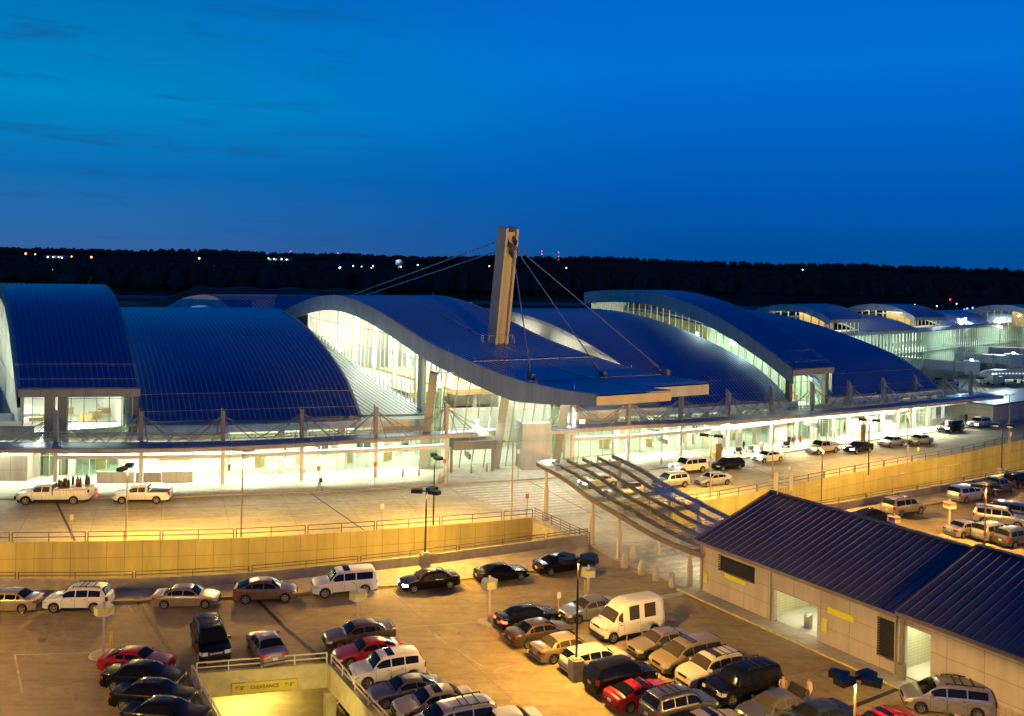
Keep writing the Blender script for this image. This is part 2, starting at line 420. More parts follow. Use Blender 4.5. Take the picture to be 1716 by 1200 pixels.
def flat(name, ring, z, m, holes=(), kind='structure', thick=0., mside=None):
    bm = bmesh.new(); es = []
    for loop in [ring]+list(holes):
        vs_ = [bm.verts.new((p[0], p[1], z)) for p in loop]
        es += [bm.edges.new((vs_[i], vs_[(i+1) % len(vs_)])) for i in range(len(vs_))]
    bmesh.ops.triangle_fill(bm, use_beauty=True, use_dissolve=False, edges=es, normal=(0, 0, 1))
    for f in bm.faces:
        if f.normal.z < 0: f.normal_flip()
    if thick:
        for loop in [ring]+list(holes):
            n = len(loop)
            for i in range(n):
                a, b = loop[i], loop[(i+1) % n]
                v = [bm.verts.new(q) for q in ((a[0], a[1], z), (b[0], b[1], z), (b[0], b[1], z-thick), (a[0], a[1], z-thick))]
                f = bm.faces.new(v)
                if mside: f.material_index = 1
    me = bpy.data.meshes.new(name); bm.to_mesh(me); bm.free(); me.materials.append(m)
    if mside: me.materials.append(mside)
    o = bpy.data.objects.new(name, me); COL.objects.link(o); o['kind'] = kind; return o

# the land: grassy airfield plain out to the horizon, with low hills far out
M['field'] = mat('airfield_grass', (.05, .065, .04), 1.0, spec=0, noise=.5, nscale=.01)
M['apron'] = mat('apron_concrete', (.17, .19, .17), .7, spec=.2, noise=.2, nscale=.03)
M['asphalt'] = mat('runway_asphalt', (.05, .055, .06), .7, noise=.2, nscale=.05)
bm_ = MB()
bm_.quad((-14000, -3000, -6.2), (14000, -3000, -6.2), (14000, 14000, -6.2), (-14000, 14000, -6.2))
struct(bm_.build('ground', M['field']))
# apron behind the terminal
flat('apron', [(-60, 190), (60, 165), (95, 175), (160, 150), (420, 230), (420, 520), (120, 420), (-60, 300)], -6.1, M['apron'])
t = MB(); t.quad((-600, 560, -6.1), (1400, 740, -6.1), (1400, 800, -6.1), (-600, 620, -6.1)); struct(t.build('taxiway', M['asphalt']))
t = MB(); t.quad((-900, 640, -6.08), (2000, 900, -6.08), (2000, 955, -6.08), (-900, 695, -6.08)); struct(t.build('runway', M['asphalt']))
# lower roadway in the trench
low = [p for p in offset(PAR_L, -3)]
flat('lower_road', [(-120, 60), (170, 60), (230, 150), (170, 180), (20, 108), (-120, 105)], -6.0, M['road'])

# upper drop-off road (one slab with the bridge to the deck)
edge = [p for p in RAIL_L]+[Vector(PAR_L[-1])]+[Vector(PAR_R[0])]+[p for p in RAIL_R]
ring = [p.xy for p in edge]+[p.xy for p in reversed(KERB)]
flat('upper_road', ring, 0.0, M['road'], thick=.0)
# sidewalk in front of the terminal, a real kerb step up
sw = [p.xy for p in KERB]+[p.xy for p in reversed(offset(FACADE, 6.0))]
flat('sidewalk', sw, .15, M['walk'], thick=.2)
t = MB(); K2 = offset(KERB, -.02)
t.strip(lift(K2, .0), lift(K2, .155)); t.strip(lift(K2, .155), lift(offset(KERB, .16), .155)); struct(t.build('kerb', M['parapet']))

# parking deck
UX, UY = Vector((math.cos(R(29)), math.sin(R(29)), 0)), Vector((-math.sin(R(29)), math.cos(R(29)), 0))
TL, TR = at(327, 1131), at(549, 1113)
rd = Vector((.50, -.866, 0))
hole = [TL, TR, TR+rd*26, TL+rd*26]
ring = [p.xy for p in PAR_L]+[p.xy for p in PAR_R]+[(170, 60), (120, 8), (-90, 8)]
ringd = [Vector((x, y, 0)) for x, y in ring]
flat('parking_deck', ring, 0.0, M['deck'], holes=[[h.xy for h in hole]])
flat('lower_parking_level', [(-60, 72), (14, 82), (30, 60), (20, 20), (-60, 20)], -3.9, M['deck'])
# walkway along the parapet
def raised(name, A, B, z, m):
    t = MB(); t.strip(lift(A, z), lift(B, z)); t.strip(lift(A, 0), lift(A, z)); return struct(t.build(name, m))
n_ = min(len(CURB_N), len(PAR_L))
PL2 = resample(PAR_L, 2.0); CN2 = [PAR_L[0]]
def match(A, B, n=60): return resample(A, 999999) if 0 else ([A[int(i*(len(A)-1)/n)] for i in range(n+1)], [B[int(i*(len(B)-1)/n)] for i in range(n+1)])
ca, cb = match(resample(CURB_N, .5), resample(PAR_L, .5)); raised('deck_walkway', ca, cb, .15, M['parapet'])
ca2, cb2 = match(resample(CURB_F, .5), resample([p for p in PAR_R if p.x > 31], .5)); raised('deck_walkway', ca2, cb2, .15, M['parapet'])
t = MB()
for c_ in (ca, ca2):
    a = offset(c_, -.012); t.strip(lift(a, 0.0), lift(a, .157)); t.strip(lift(a, .157), lift(offset(c_, .15), .157))
struct(t.build('yellow_kerb_paint', M['yellow']))

# retaining walls of the trench
def wall_thing(name, line, z0, z1, m, label, cat, th=.35, cap=None, group=None):
    A = lift(line, z0); B = lift(line, z1); o2 = offset(line, th)
    t = MB(); t.strip(A, B, 0); t.strip(B, lift(o2, z1), 0); t.strip(lift(o2, z1), lift(o2, z0), 0)
    t.quad(A[0], B[0], lift(o2, z1)[0], lift(o2, z0)[0]); t.quad(A[-1], B[-1], lift(o2, z1)[-1], lift(o2, z0)[-1])
    return props(t.build(name, m, off=tuple(line[0].xy)+(z0,)), label, cat, group)
E_L = [P3(math.radians(0), 1, 0)]
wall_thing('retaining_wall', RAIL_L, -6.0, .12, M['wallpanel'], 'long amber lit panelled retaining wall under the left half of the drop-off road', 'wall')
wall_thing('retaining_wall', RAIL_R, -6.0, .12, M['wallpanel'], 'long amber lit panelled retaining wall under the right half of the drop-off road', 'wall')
BL = resample([RAIL_L[-1], PAR_L[-1]], 1.0)
BR = resample([RAIL_R[0], PAR_R[0]], 1.0)
wall_thing('abutment_wall', offset(BL, -.02), -6.0, .12, M['parapet'], 'pale concrete side wall of the walkway bridge where the left trench ends', 'wall', th=.3)
wall_thing('abutment_wall', offset(BR, .3), -6.0, .12, M['parapet'], 'concrete side wall of the walkway bridge where the right trench begins behind the glass canopy', 'wall', th=-.3)
wall_thing('parapet_wall', PAR_L, -.25, .95, M['parapet'], 'low stained concrete parapet along the left edge of the parking deck', 'parapet', th=.3)
wall_thing('parapet_wall', PAR_R, -.25, .95, M['parapet'], 'low stained concrete parapet along the right edge of the parking deck', 'parapet', th=.3)
for nm, line in (('deck_edge_beam', PAR_L), ('deck_edge_beam', PAR_R)):
    A = offset(line, .28); t = MB(); t.strip(lift(A, -1.6), lift(A, -.26)); struct(t.build(nm, M['parapet']))

def railing(line, z, h, rails, m, label, post=2.4, gap=3, r=.03, group=None, name='railing'):
    """posts every `post` m; panels of `gap` bays with a small gap between"""
    t = MB(); P = lift(resample(line, post), z)
    for i in range(len(P)-1):
        a, b = P[i], P[i+1]; d = (b-a).normalized()
        s = d*.12 if i % gap == 0 else d*0; e = d*.12 if (i+1) % gap == 0 else d*0
        for k in range(rails):
            hh = h*(k+1)/rails
            t.beam(a+s+Vector((0, 0, hh)), b-e+Vector((0, 0, hh)), r*2, r*2)
        if i % gap == 0: t.beam(a+s, a+s+Vector((0, 0, h)), r*2.4, r*2.4)
        else: t.beam(a, a+Vector((0, 0, h)), r*2, r*2)
        if (i+1) % gap == 0 or i == len(P)-2: t.beam(b-e, b-e+Vector((0, 0, h)), r*2.4, r*2.4)
    return props(t.build(name, m, off=P[0]), label, 'railing', group)
railing(offset(RAIL_L, .12), .12, .85, 2, M['rail'], 'dark two-rail railing on the road edge above the left amber retaining wall', 3.2, 2)
railing(offset(RAIL_R, .12), .12, .85, 2, M['rail'], 'dark two-rail railing on the road edge above the right amber retaining wall', 3.2, 2)
railing(offset(PAR_L, .15), .95, .5, 2, M['rail'], 'dark low railing on top of the left parking deck parapet', 4.4, 2)
railing(offset(PAR_R, .15), .95, .5, 2, M['rail'], 'dark low railing on top of the right parking deck parapet', 4.4, 2)
railing([p for p in offset(BL, .15)], .12, 1.0, 4, M['rail'], 'dark four-rail railing on the left side of the walkway bridge', 1.6, 50, .025)
railing([p for p in offset(BR, -.15)], .12, 1.0, 4, M['rail'], 'dark four-rail railing on the right side of the walkway bridge under the glass canopy', 1.6, 50, .025)

# ------------------------------------------------------------------ painted markings
def mark(name, quads, m, z=.006):
    t = MB()
    for q in quads: t.poly([(p[0], p[1], z) for p in q])
    o = t.build(name, m); o['kind'] = 'structure'; return o
def arcq(th0, th1, r0, r1, n=None):
    n = n or max(1, int(abs(th1-th0)*r0/2.5)); out = []
    for k in range(n):
        a = th0+(th1-th0)*k/n; b = th0+(th1-th0)*(k+1)/n
        out.append([P3(a, r0), P3(b, r0), P3(b, r1), P3(a, r1)])
    return out
def seg(p, q, wd):
    p = Vector(p[:2]); q = Vector(q[:2]); d = (q-p).normalized(); n = Vector((-d.y, d.x))*wd/2
    return [p-n, q-n, q+n, p+n]
def pseg(x0, y0, x1, y1, wd=.11): return seg(at(x0, y0), at(x1, y1), wd)
lanes = []
th_a, th_b = math.radians(2), pol(756, 835)[0]
th_c, th_d = pol(1000, 845)[0], math.radians(41)
def r_at(px, py): return pol(px, py)[1]
rs = r_at(400, 868)
lanes += arcq(th_a, pol(820, 845)[0]-.004, rs-.06, rs+.06)
lanes += arcq(pol(1010, 840)[0], th_d, rs-.06-1.2, rs+.06-1.2)
for rr_, ph in ((r_at(400, 850), 0.), (r_at(400, 886.5), .02)):
    a = th_a+ph
    while a < th_d:
        if not (pol(760, 835)[0]-.012 < a < pol(1000, 840)[0]): lanes += arcq(a, a+.0125, rr_-.06, rr_+.06, 1)
        a += .048
mark('lane_line', lanes, M['linepaint'])
# broad curved crosswalk bars
cw = []
lt, lb = pol(762, 823), pol(880, 869); rt, rb = pol(935, 812), pol(1005, 868)
r0, r1 = 248.6, 262.8; nb = 13
for k in range(nb):
    f = (k+.5)/nb; r_ = r0+(r1-r0)*f
    cw += arcq(lt[0]+(lb[0]-lt[0])*f, rt[0]+(rb[0]-rt[0])*f, r_-.27, r_+.27, 5)
mark('crosswalk', cw, M['linepaint'])
# hatched box beside it
hb = [pseg(660, 822, 683, 835), pseg(683, 835, 760, 829), pseg(745, 825, 775, 818), pseg(745, 818, 768, 830), pseg(757, 818, 780, 829), pseg(745, 818, 762, 815), pseg(745, 822, 765, 830), pseg(676, 823, 690, 818)]
mark('hatch_marking', hb, M['linepaint'])
# crosswalk beyond the bollards
kw = []
a0, a1 = at(1060, 925), at(1172, 975)
for k in range(9):
    f = k/8; c = at(1075+13*k, 925+6.6*k)
    kw.append(seg(c, c+UX*6.0, .55))
mark('crosswalk', kw, M['linepaint'])
# parking bay lines
bay = [pseg(22, 1097.5, 150, 1094, .12), pseg(25, 1098, 37, 1161, .12), pseg(145, 1129, 163, 1128), pseg(157, 1158, 170, 1157), pseg(168, 1190, 182, 1190),
       pseg(215, 1015, 225, 1030), pseg(340, 1030, 352, 1046), pseg(500, 1004, 524, 1018), pseg(655, 991, 668, 1001), pseg(775, 977, 790, 988), pseg(890, 965, 905, 973),
       pseg(652, 1053, 800, 1043), pseg(715, 1055, 810, 1118), pseg(918, 1113, 935, 1109), pseg(975, 1137, 990, 1133), pseg(1010, 1166, 1020, 1162),
       pseg(980, 1015, 1010, 1006), pseg(935, 1012, 990, 1003), pseg(100, 1020, 215, 1018), pseg(1046, 1190, 1062, 1186)]
mark('parking_bay_line', bay, mat('worn_bay_paint', (.42, .35, .23), .8, noise=.45, nscale=1.3))
mark('patch_marking', [[at(x, y) for x, y in q] for q in ([(1040, 1010), (1060, 1006), (1090, 1018), (1072, 1022)], [(1095, 1000), (1140, 992), (1148, 996), (1104, 1006)])], M['linepaint'])
# dark expansion joints across deck and road
jt = [seg(at(222, 993), at(252, 1040), .28), seg(at(252, 1040), at(322, 1150), .30), seg(at(432, 1006), at(480, 1055), .30), seg(at(480, 1055), at(548, 1112), .32),
      seg(at(1512, 1152), at(1400, 1196), .34), seg(at(95, 843), at(126, 908), .22), seg(at(522, 828), at(612, 890), .16), seg(at(886, 806), at(1010, 870), .12),
      seg(at(1440, 790), at(1560, 838), .2) if 0 else seg(at(1551, 838), at(1590, 847), .14), seg(at(1560, 850), at(1716, 885), .12), seg(at(1250, 780), at(1330, 812), .12), seg(at(1460, 765), at(1505, 778), .12)]
jt += arcq(math.radians(9), math.radians(17), 252.3, 252.4)+arcq(math.radians(22), math.radians(36), 250.2, 250.3)
mark('expansion_joint', jt, M['tar'], .010)
# ------------------------------------------------------------------ the terminal
TERM = empty('airport_terminal', (0, 125, 0.15), 'long curved airport terminal with blue wave shaped metal roofs and brightly lit glass fronts', 'airport terminal')
def nvec(a): return Vector((-math.sin(R(a)), math.cos(R(a)), 0))
def smooth_prof(p, step=1.6):
    r = resample([Vector((d, z, 0)) for d, z in p], step); return [(q.x, q.y) for q in r]
def prof_z(p, d):
    for (a, za), (b, zb) in zip(p, p[1:]):
        if a <= d <= b: return za+(zb-za)*(d-a)/(b-a)
    return p[0][1] if d < p[0][0] else p[-1][1]
LOW = [(0, 6.4), (4, 8.9), (9, 11.0), (16, 12.9), (26, 15.0), (36, 16.4), (48, 17.1), (60, 16.7), (75, 14.6), (88, 11)]
HIGH = [(0, 11.0), (4.5, 13.1), (10.5, 15.5), (16.5, 17.5), (23, 19.25), (30, 20.5), (37.5, 21.15), (46, 21.1), (54, 20.6), (58, 20.2)]
HIGHA = [(d, z-.5*max(0, 1-d/20)) for d, z in HIGH]
CP = [(-32, 13.65), (-26, 13.35), (-20, 13.3), (-15, 13.4), (-11, 13.7), (-6, 14.15), (1, 14.9), (7, 15.7), (14, 17.0), (24, 18.75), (34, 19.85), (43, 20.0), (54, 18.9), (66, 16.7), (80, 13)]
def vault(parent, name, L0, R0, aL, aR, prof, profR=None, thick=.45, fl=0., fr=0., front=.9, seam=.6, guards=(1.2, 4.2), mt=None, ms=None, ftaper=None, step=1.6, side='fascia', soffit=True, gut=True, rear=True):
    P = smooth_prof(prof, step); PR = smooth_prof(profR, step) if profR else P
    n = min(len(P), len(PR))
    L0 = Vector((L0[0], L0[1], 0)); R0 = Vector((R0[0], R0[1], 0)); nL, nR = nvec(aL), nvec(aR)
    A = [L0+nL*d+Vector((0, 0, z)) for d, z in P[:n]]; B = [R0+nR*d+Vector((0, 0, z)) for d, z in PR[:n]]
    # normals along the profile
    NV = []
    for i in range(n):
        a = A[max(0, i-1)].lerp(B[max(0, i-1)], .5); b = A[min(n-1, i+1)].lerp(B[min(n-1, i+1)], .5)
        NV.append((B[i]-A[i]).cross(b-a).normalized())
    W = (B[0]-A[0]).length; k = 6
    t = MB()
    grid = [[A[i].lerp(B[i], j/k) for j in range(k+1)] for i in range(n)]
    vs_ = [p for r_ in grid for p in r_]
    t.add(vs_, [(i*(k+1)+j, i*(k+1)+j+1, (i+1)*(k+1)+j+1, (i+1)*(k+1)+j) for i in range(n-1) for j in range(k)], 0, True)
    ns = int(W/seam); hw = .042; hh = .08
    for s in range(ns+1):
        f = s/ns; e = (B[0]-A[0]).normalized()*hw
        c = [A[i].lerp(B[i], f) for i in range(n)]
        l0 = [c[i]-e for i in range(n)]; l1 = [c[i]-e+NV[i]*hh for i in range(n)]; r1 = [c[i]+e+NV[i]*hh for i in range(n)]; r0 = [c[i]+e for i in range(n)]
        t.strip(l0, l1, 1, flip=True); t.strip(l1, r1, 1, True, flip=True); t.strip(r1, r0, 1, flip=True)
    roof = t.build(name, [mt or M['roofmetal'], ms or M['seam']], parent)
    th = [thick]*n
    if soffit:
        t = MB(); A2 = [A[i]-Vector((0, 0, th[i])) for i in range(n)]; B2 = [B[i]-Vector((0, 0, th[i])) for i in range(n)]
        t.strip(A2, B2, 0, True); t.build('soffit', M['soffit'], parent)
    def fasc(E_, dep, sgn):
        t = MB(); out = (A[0]-B[0]).normalized()*sgn*.06
        dd = [dep*(ftaper(P[i][0]) if ftaper else 1.) for i in range(n)]
        lo = [E_[i]+out-Vector((0, 0, dd[i])) for i in range(n)]; up = [E_[i]+out+Vector((0, 0, .1)) for i in range(n)]
        li = [E_[i]-out*5-Vector((0, 0, dd[i])) for i in range(n)]; ui = [E_[i]-out*5+Vector((0, 0, .1)) for i in range(n)]
        t.strip(lo, up, 0); t.strip(li, ui, 0); t.strip(lo, li, 0); t.strip(up, ui, 0)
        t.build('side_fascia', M[side], parent)
    if fl: fasc(A, fl, 1)
    if fr: fasc(B, fr, -1)
    if front:
        t = MB(); o = -(nL+nR).normalized()*.08
        a, b = A[0]+o, B[0]+o; dn = Vector((0, 0, -front)); dk = Vector((0, 0, -.12))
        t.strip([a+dn, b+dn], [a+dk, b+dk], 0); t.strip([a+dn-o*4, b+dn-o*4], [a+dn, b+dn], 0); t.strip([a+dk, b+dk], [a+dk-o*4, b+dk-o*4], 0)
        t.quad(a+dn, a+dk, a+dk-o*4, a+dn-o*4); t.quad(b+dn, b+dk, b+dk-o*4, b+dn-o*4)
        t.build('front_fascia', M['beige'] if front < 1.15 else M['fascia'], parent)
        if gut:
            t = MB(); t.beam(A[0]+o*2+Vector((0, 0, .0)), B[0]+o*2+Vector((0, 0, .0)), .18, .18)
            t.build('gutter', M['darkblue'], parent)
    if guards:
        t = MB()
        for g in guards:
            i = min(range(n), key=lambda q: abs(P[q][0]-P[0][0]-g)); a, b = A[i]+NV[i]*.22, B[i]+NV[i]*.22
            t.tube(a, b, .035, n=5)
            m_ = int(W/2.4)
            for q in range(m_+1): c = a.lerp(b, q/m_); t.beam(c, c-NV[i]*.2, .05, .05)
        t.build('snow_guard', M['steel'], parent)
    return roof, A, B, P
M['darkblue'] = mat('gutter_metal', (.10, .12, .18), .4, .5)

def glazing(parent, pts_lo, pts_hi, mull=1.6, hb=(), mw=.07, md=.14, gm=None, mm=None, name='glazing', fins=0.):
    """glass sheet between a low and a high polyline, mullions at every point of the polylines, horizontal bars at heights"""
    t = MB(); t.strip(pts_lo, pts_hi, 0); t.build(name, gm or M['glass'], parent)
    t = MB()
    for a, b in zip(pts_lo, pts_hi):
        if (b-a).length > .25: t.beam(a, b, mw+fins, md, up=(pts_lo[-1]-pts_lo[0]).cross(Vector((0, 0, 1))))
    for h in hb:
        for i in range(len(pts_lo)-1):
            f0 = (h-pts_lo[i].z)/max(.01, pts_hi[i].z-pts_lo[i].z); f1 = (h-pts_lo[i+1].z)/max(.01, pts_hi[i+1].z-pts_lo[i+1].z)
            if 0 <= f0 <= 1 and 0 <= f1 <= 1: t.beam(pts_lo[i].lerp(pts_hi[i], f0), pts_lo[i+1].lerp(pts_hi[i+1], f1), .08, .06)
    for a, b in zip(pts_hi, pts_hi[1:]): t.beam(a, b, .1, .1)
    if t.v: t.build('mullion', mm or M['mull'], parent)

# --- low vault roofs and high vault roofs, front corners surveyed on the eaves
A_L, A_R = at(30, 651, 10.5), at(235, 650, 10.5)
vault(TERM, 'vault_roof', A_L, A_R, 31, 29, HIGHA, fl=2.2, fr=1.0, front=1.0)
vault(TERM, 'vault_roof', (-44.5, 110.6), at(605, 697, 6.4), 27, 26, LOW, fl=0, fr=.7, front=0.45)
B2P = [(0, 6.2), (7, 6.9), (18, 8.2), (28, 9.8), (40, 11.6), (58, 14.4)]
vault(TERM, 'side_shed_roof', at(560, 697, 6.2), at(724, 693, 6.3), 27.5, 29.5, B2P, front=.5, guards=None, ms=M['seam'], mt=M['mull'])
CA = Vector((-7.8, 117.2, 0)); CS = Vector((math.cos(R(30)), math.sin(R(30)), 0)); CN = nvec(30)
def cpt(s, d, z=0.): return CA+CS*s+CN*d+Vector((0, 0, z))
tap = lambda d: 1.0 if d > -17 else max(.45, 1-(-17-d)/13*.55)
CPR = [(d if i else -27.4, z) for i, (d, z) in enumerate(CP)]
CPR = [(-27.4, 13.42)]+CP[1:][1:]
vault(TERM, 'wave_roof', cpt(0, 0), cpt(9.0, 0), 30, 30, CP, fl=2.35, front=1.0, ftaper=tap, guards=None, gut=False)
vault(TERM, 'wave_roof', cpt(9.0, 0), cpt(18.0, 0), 30, 30, CPR, fl=1.0, fr=2.2, front=1.2, ftaper=tap, guards=None, gut=False)
t = MB()
for d in (-6.5, -19.5):
    z = prof_z(CP, d)+.16
    t.tube(cpt(.2, d, z), cpt(17.8, d, z), .05, n=5)
    for k in range(16): t.beam(cpt(.2+17.6*k/15, d, z), cpt(.2+17.6*k/15, d, z-.16), .05, .05)
t.build('snow_guard', M['steel'], TERM)
D_L, D_R = (20.8, 131.8), at(1322, 669, 6.4)
vault(TERM, 'vault_roof', D_L, D_R, 27.5, 28, LOW, fl=0.5, front=.45)
E_L2, E_R2 = at(1328, 619, 11), at(1398, 614, 11)
vault(TERM, 'vault_roof', E_L2, E_R2, 28, 28, HIGH, fl=2.25, fr=1.0, front=1.0)
vault(TERM, 'vault_roof', at(1390, 664, 6.4), at(1573, 649, 6.4), 29, 30, LOW, fl=0, fr=.7, front=.45)
# pale gable wall at the left end of the vault right of the wave roof
P_ = smooth_prof(LOW); o_ = Vector((D_L[0], D_L[1], 0))+Vector((.5, .27, 0))
t = MB(); lo_ = [o_+nvec(27.5)*d+Vector((0, 0, 6)) for d, z in P_]; hi_ = [o_+nvec(27.5)*d+Vector((0, 0, z-.3)) for d, z in P_]
t.strip(lo_, hi_, 0); t.build('gable_wall', M['greywall'], TERM)
# right end gable of the left low vault
o_ = at(605, 697, 6.4); o_.z = 0; t = MB(); o_ -= Vector((.4, .2, 0))
t.strip([o_+nvec(26)*d+Vector((0, 0, .2)) for d, z in P_], [o_+nvec(26)*d+Vector((0, 0, z-.3)) for d, z in P_]); t.build('gable_wall', M['greywall'], TERM)
# right gable of the last low vault
o_ = at(1573, 649, 6.4); o_.z = 0; t = MB(); o_ -= Vector((.5, .3, 0))
t.strip([o_+nvec(30)*d+Vector((0, 0, -6)) for d, z in P_], [o_+nvec(30)*d+Vector((0, 0, z-.3)) for d, z in P_]); t.build('gable_wall', M['greywall'], TERM)

# --- side glazing
def side_glaze(L0, a, prof, inset, d0, d1, zb, drop, spacing=1.6, hb=(), fins=0., name='side_glazing', mm=None):
    L0 = Vector((L0[0], L0[1], 0)); n = nvec(a); s = Vector((n.y, -n.x, 0))*inset
    k = int((d1-d0)/spacing); lo, hi = [], []
    for i in range(k+1):
        d = d0+(d1-d0)*i/k; b = L0+n*d+s
        lo.append(b+Vector((0, 0, zb(d)))); hi.append(b+Vector((0, 0, max(zb(d)+.01, prof_z(prof, d)-drop(d)))))
    glazing(TERM, lo, hi, hb=hb, name=name, fins=fins, mm=mm)
side_glaze(A_L, 31, HIGHA, .7, 1.8, 56, lambda d: .2, lambda d: 1.9, 1.5, (4.5, 9, 13.5), .06, mm=M['fin'])
side_glaze((CA.x, CA.y), 30, CP, .55, 2.5, 56, lambda d: .3, lambda d: 2.0, 1.55, (7.5, 10.2, 12.9, 15.6), .07, mm=M['fin'])
side_glaze((CA.x, CA.y), 30, CP, 17.4, 2.5, 56, lambda d: .3, lambda d: 1.8, 3, (9,), 0)
side_glaze(E_L2, 28, HIGH, .5, 1.5, 56, lambda d: .3, lambda d: 1.9, 1.8, (), .02, mm=M['fin'])
side_glaze(E_R2, 28, HIGH, -.6, 1.5, 56, lambda d: .3, lambda d: .9, 3, (), 0)
side_glaze(A_R, 29, HIGHA, -.6, 1.5, 56, lambda d: .3, lambda d: .9, 3, (), 0)
# wide clad pilaster in the wave hall's side glass
t = MB(); q = cpt(.38, 8.2); t.box((q.x, q.y, 8.3), (.5, 1.3, 12.4), R(30)); t.build('pilaster', M['mull'], TERM)

# --- fronts of the two tall bays
def front_wall(P, Q, z0, z1, n, piers=(0, 1), hb=(), pw=1.0):
    P = Vector((P[0], P[1], 0)); Q = Vector((Q[0], Q[1], 0))
    lo = [P.lerp(Q, i/n)+Vector((0, 0, z0)) for i in range(n+1)]; hi = [p+Vector((0, 0, z1-z0)) for p in lo]
    glazing(TERM, lo, hi, hb=hb, name='front_glazing')
    for f in piers:
        c = P.lerp(Q, f); an = math.atan2(Q.y-P.y, Q.x-P.x); t = MB()
        t.box((c.x, c.y-.1, (z0+z1)/2), (pw, .7, z1-z0), an); t.build('pilaster', M['beige'], TERM)
nA = nvec(12)
front_wall(A_L+nA*2.2+Vector((1.0, .2, 0)), A_R+nA*1.8-Vector((.9, .1, 0)), .15, 10.0, 8, (.17, .30, 1.0), (2.9, 6.3, 9.0))
nE = nvec(35)
front_wall(E_L2+nE*1.2+Vector((.6, .4, 0)), E_R2+nE*1.2-Vector((.5, .4, 0)), .15, 10.6, 6, (.0, 1.0), (6.4, 8.8), .8)

# --- slanted glass front of the wave hall
FB = [Vector((-10.6, 118.2, .15)), Vector((-1.6, 119.6, .15)), Vector((6.2, 123.2, .15))]
lean = Vector((math.sin(R(24)), -math.cos(R(24)), 0))*3.6
def fr_pt(f):
    f *= 2; i = min(1, int(f)); b = FB[i].lerp(FB[i+1], f-i); return b, b+lean+Vector((0, 0, 12.35))
n = 12; lo, hi = zip(*[fr_pt(i/n) for i in range(n+1)]); lo, hi = list(lo), list(hi)
glazing(TERM, lo, hi, hb=(2.9, 5.3, 7.7, 10.1), name='slanted_glazing', mw=.06)
for f in (0., .5, 1.):
    a, b = fr_pt(f); t = MB(); t.beam(a+Vector((0, -.15, 0)), b+Vector((0, -.15, 0)), 1.05, .7, up=(0, 1, 0)); t.build('raked_column', M['mull'], TERM)
# small return glass between raked front and side glass
a, b = fr_pt(0); t = MB(); c = cpt(.55, 2.5); t.strip([a, c+Vector((0, 0, .2))], [b, c+Vector((0, 0, 13.0))]); t.build('return_glazing', M['glass'], TERM)
a, b = fr_pt(1); t = MB(); c = cpt(17.4, 2.5); t.strip([a, c+Vector((0, 0, .2))], [b, c+Vector((0, 0, 13.0))]); t.build('return_glazing', M['glass'], TERM)
# clad lift shaft in the front and the entrance vestibule box
q = at(893, 786, 0); t = MB(); t.box((q.x, q.y+.3, 3.05), (3.7, 3.2, 5.8), R(14)); t.build('clad_shaft', M['whitepanel'], TERM)
q = at(790, 795, 0); t = MB(); t.box((q.x, q.y+1.0, 3.6), (5.2, 2.6, 1.0), R(18)); t.box((q.x-2.5, q.y+.2, 1.6), (.25, .3, 3.0), R(18)); t.box((q.x+2.5, q.y+1.3, 1.6), (.25, .3, 3.0), R(18)); t.build('entrance_portal', M['beige'], TERM)

# --- interior of the building
t = MB(); FI = [p for p in FACADE if p.x < 72]; F0 = offset(FI, -.0); F1 = offset(FI, 32)
t.strip(lift(F0, .17), lift(F1, .17)); t.build('interior_floor', M['floor_in'], TERM)
t = MB(); F2 = offset(FI, 13)
t.strip(lift(F2, .17), lift(F2, 5.3)); t.build('interior_wall', M['whitepanel'], TERM)
# upper hall floor behind the tall bays and the wave hall
t = MB()
for s0, s1, d0, d1 in ((.7, 17.2, 20, 60),):
    t.quad(cpt(s0, d0, 4.6), cpt(s1, d0, 4.6), cpt(s1, d1, 4.6), cpt(s0, d1, 4.6))
t.quad(cpt(.7, 57, .2), cpt(17.2, 57, .2), cpt(17.2, 57, 17), cpt(.7, 57, 17))
t.build('hall_wall', M['whitepanel'], TERM)
t = MB(); dl = [2.6+2*i for i in range(27)]
t.strip([cpt(17.0, d, .2) for d in dl], [cpt(17.0, d, prof_z(CP, d)-.5) for d in dl]); t.build('hall_wall', M['whitepanel'], TERM)
t = MB()
for d in (10, 18, 26, 34, 42, 50):
    for s in (4, 13.5): t.tube(cpt(s, d, .2), cpt(s, d, prof_z(CP, d)-.5), .35, n=10)
    t.beam(cpt(1, d, prof_z(CP, d)-1.3), cpt(17, d, prof_z(CP, d)-1.3), .35, .7)
t.build('hall_frame', M['white'], TERM)
t = MB()
for k in range(9):
    t = MB(); q = cpt(3+1.6*k, 12+3*(k % 3), .2); t.box((q.x, q.y, .8), (1.2, .7, 1.2), R(30))
    t.build('check_in_desk', M['wood'], TERM)
for (s0, s1) in ((2, 8), (9.5, 16)):
    t = MB(); z = 7.6
    t.quad(cpt(s0, 16, z), cpt(s1, 16, z), cpt(s1, 46, z), cpt(s0, 46, z)); t.quad(cpt(s0, 16, z), cpt(s1, 16, z), cpt(s1, 16, z-.8), cpt(s0, 16, z-.8)); t.quad(cpt(s0, 16, z), cpt(s0, 46, z), cpt(s0, 46, z-.8), cpt(s0, 16, z-.8)); t.build('mezzanine', M['wood'], TERM)
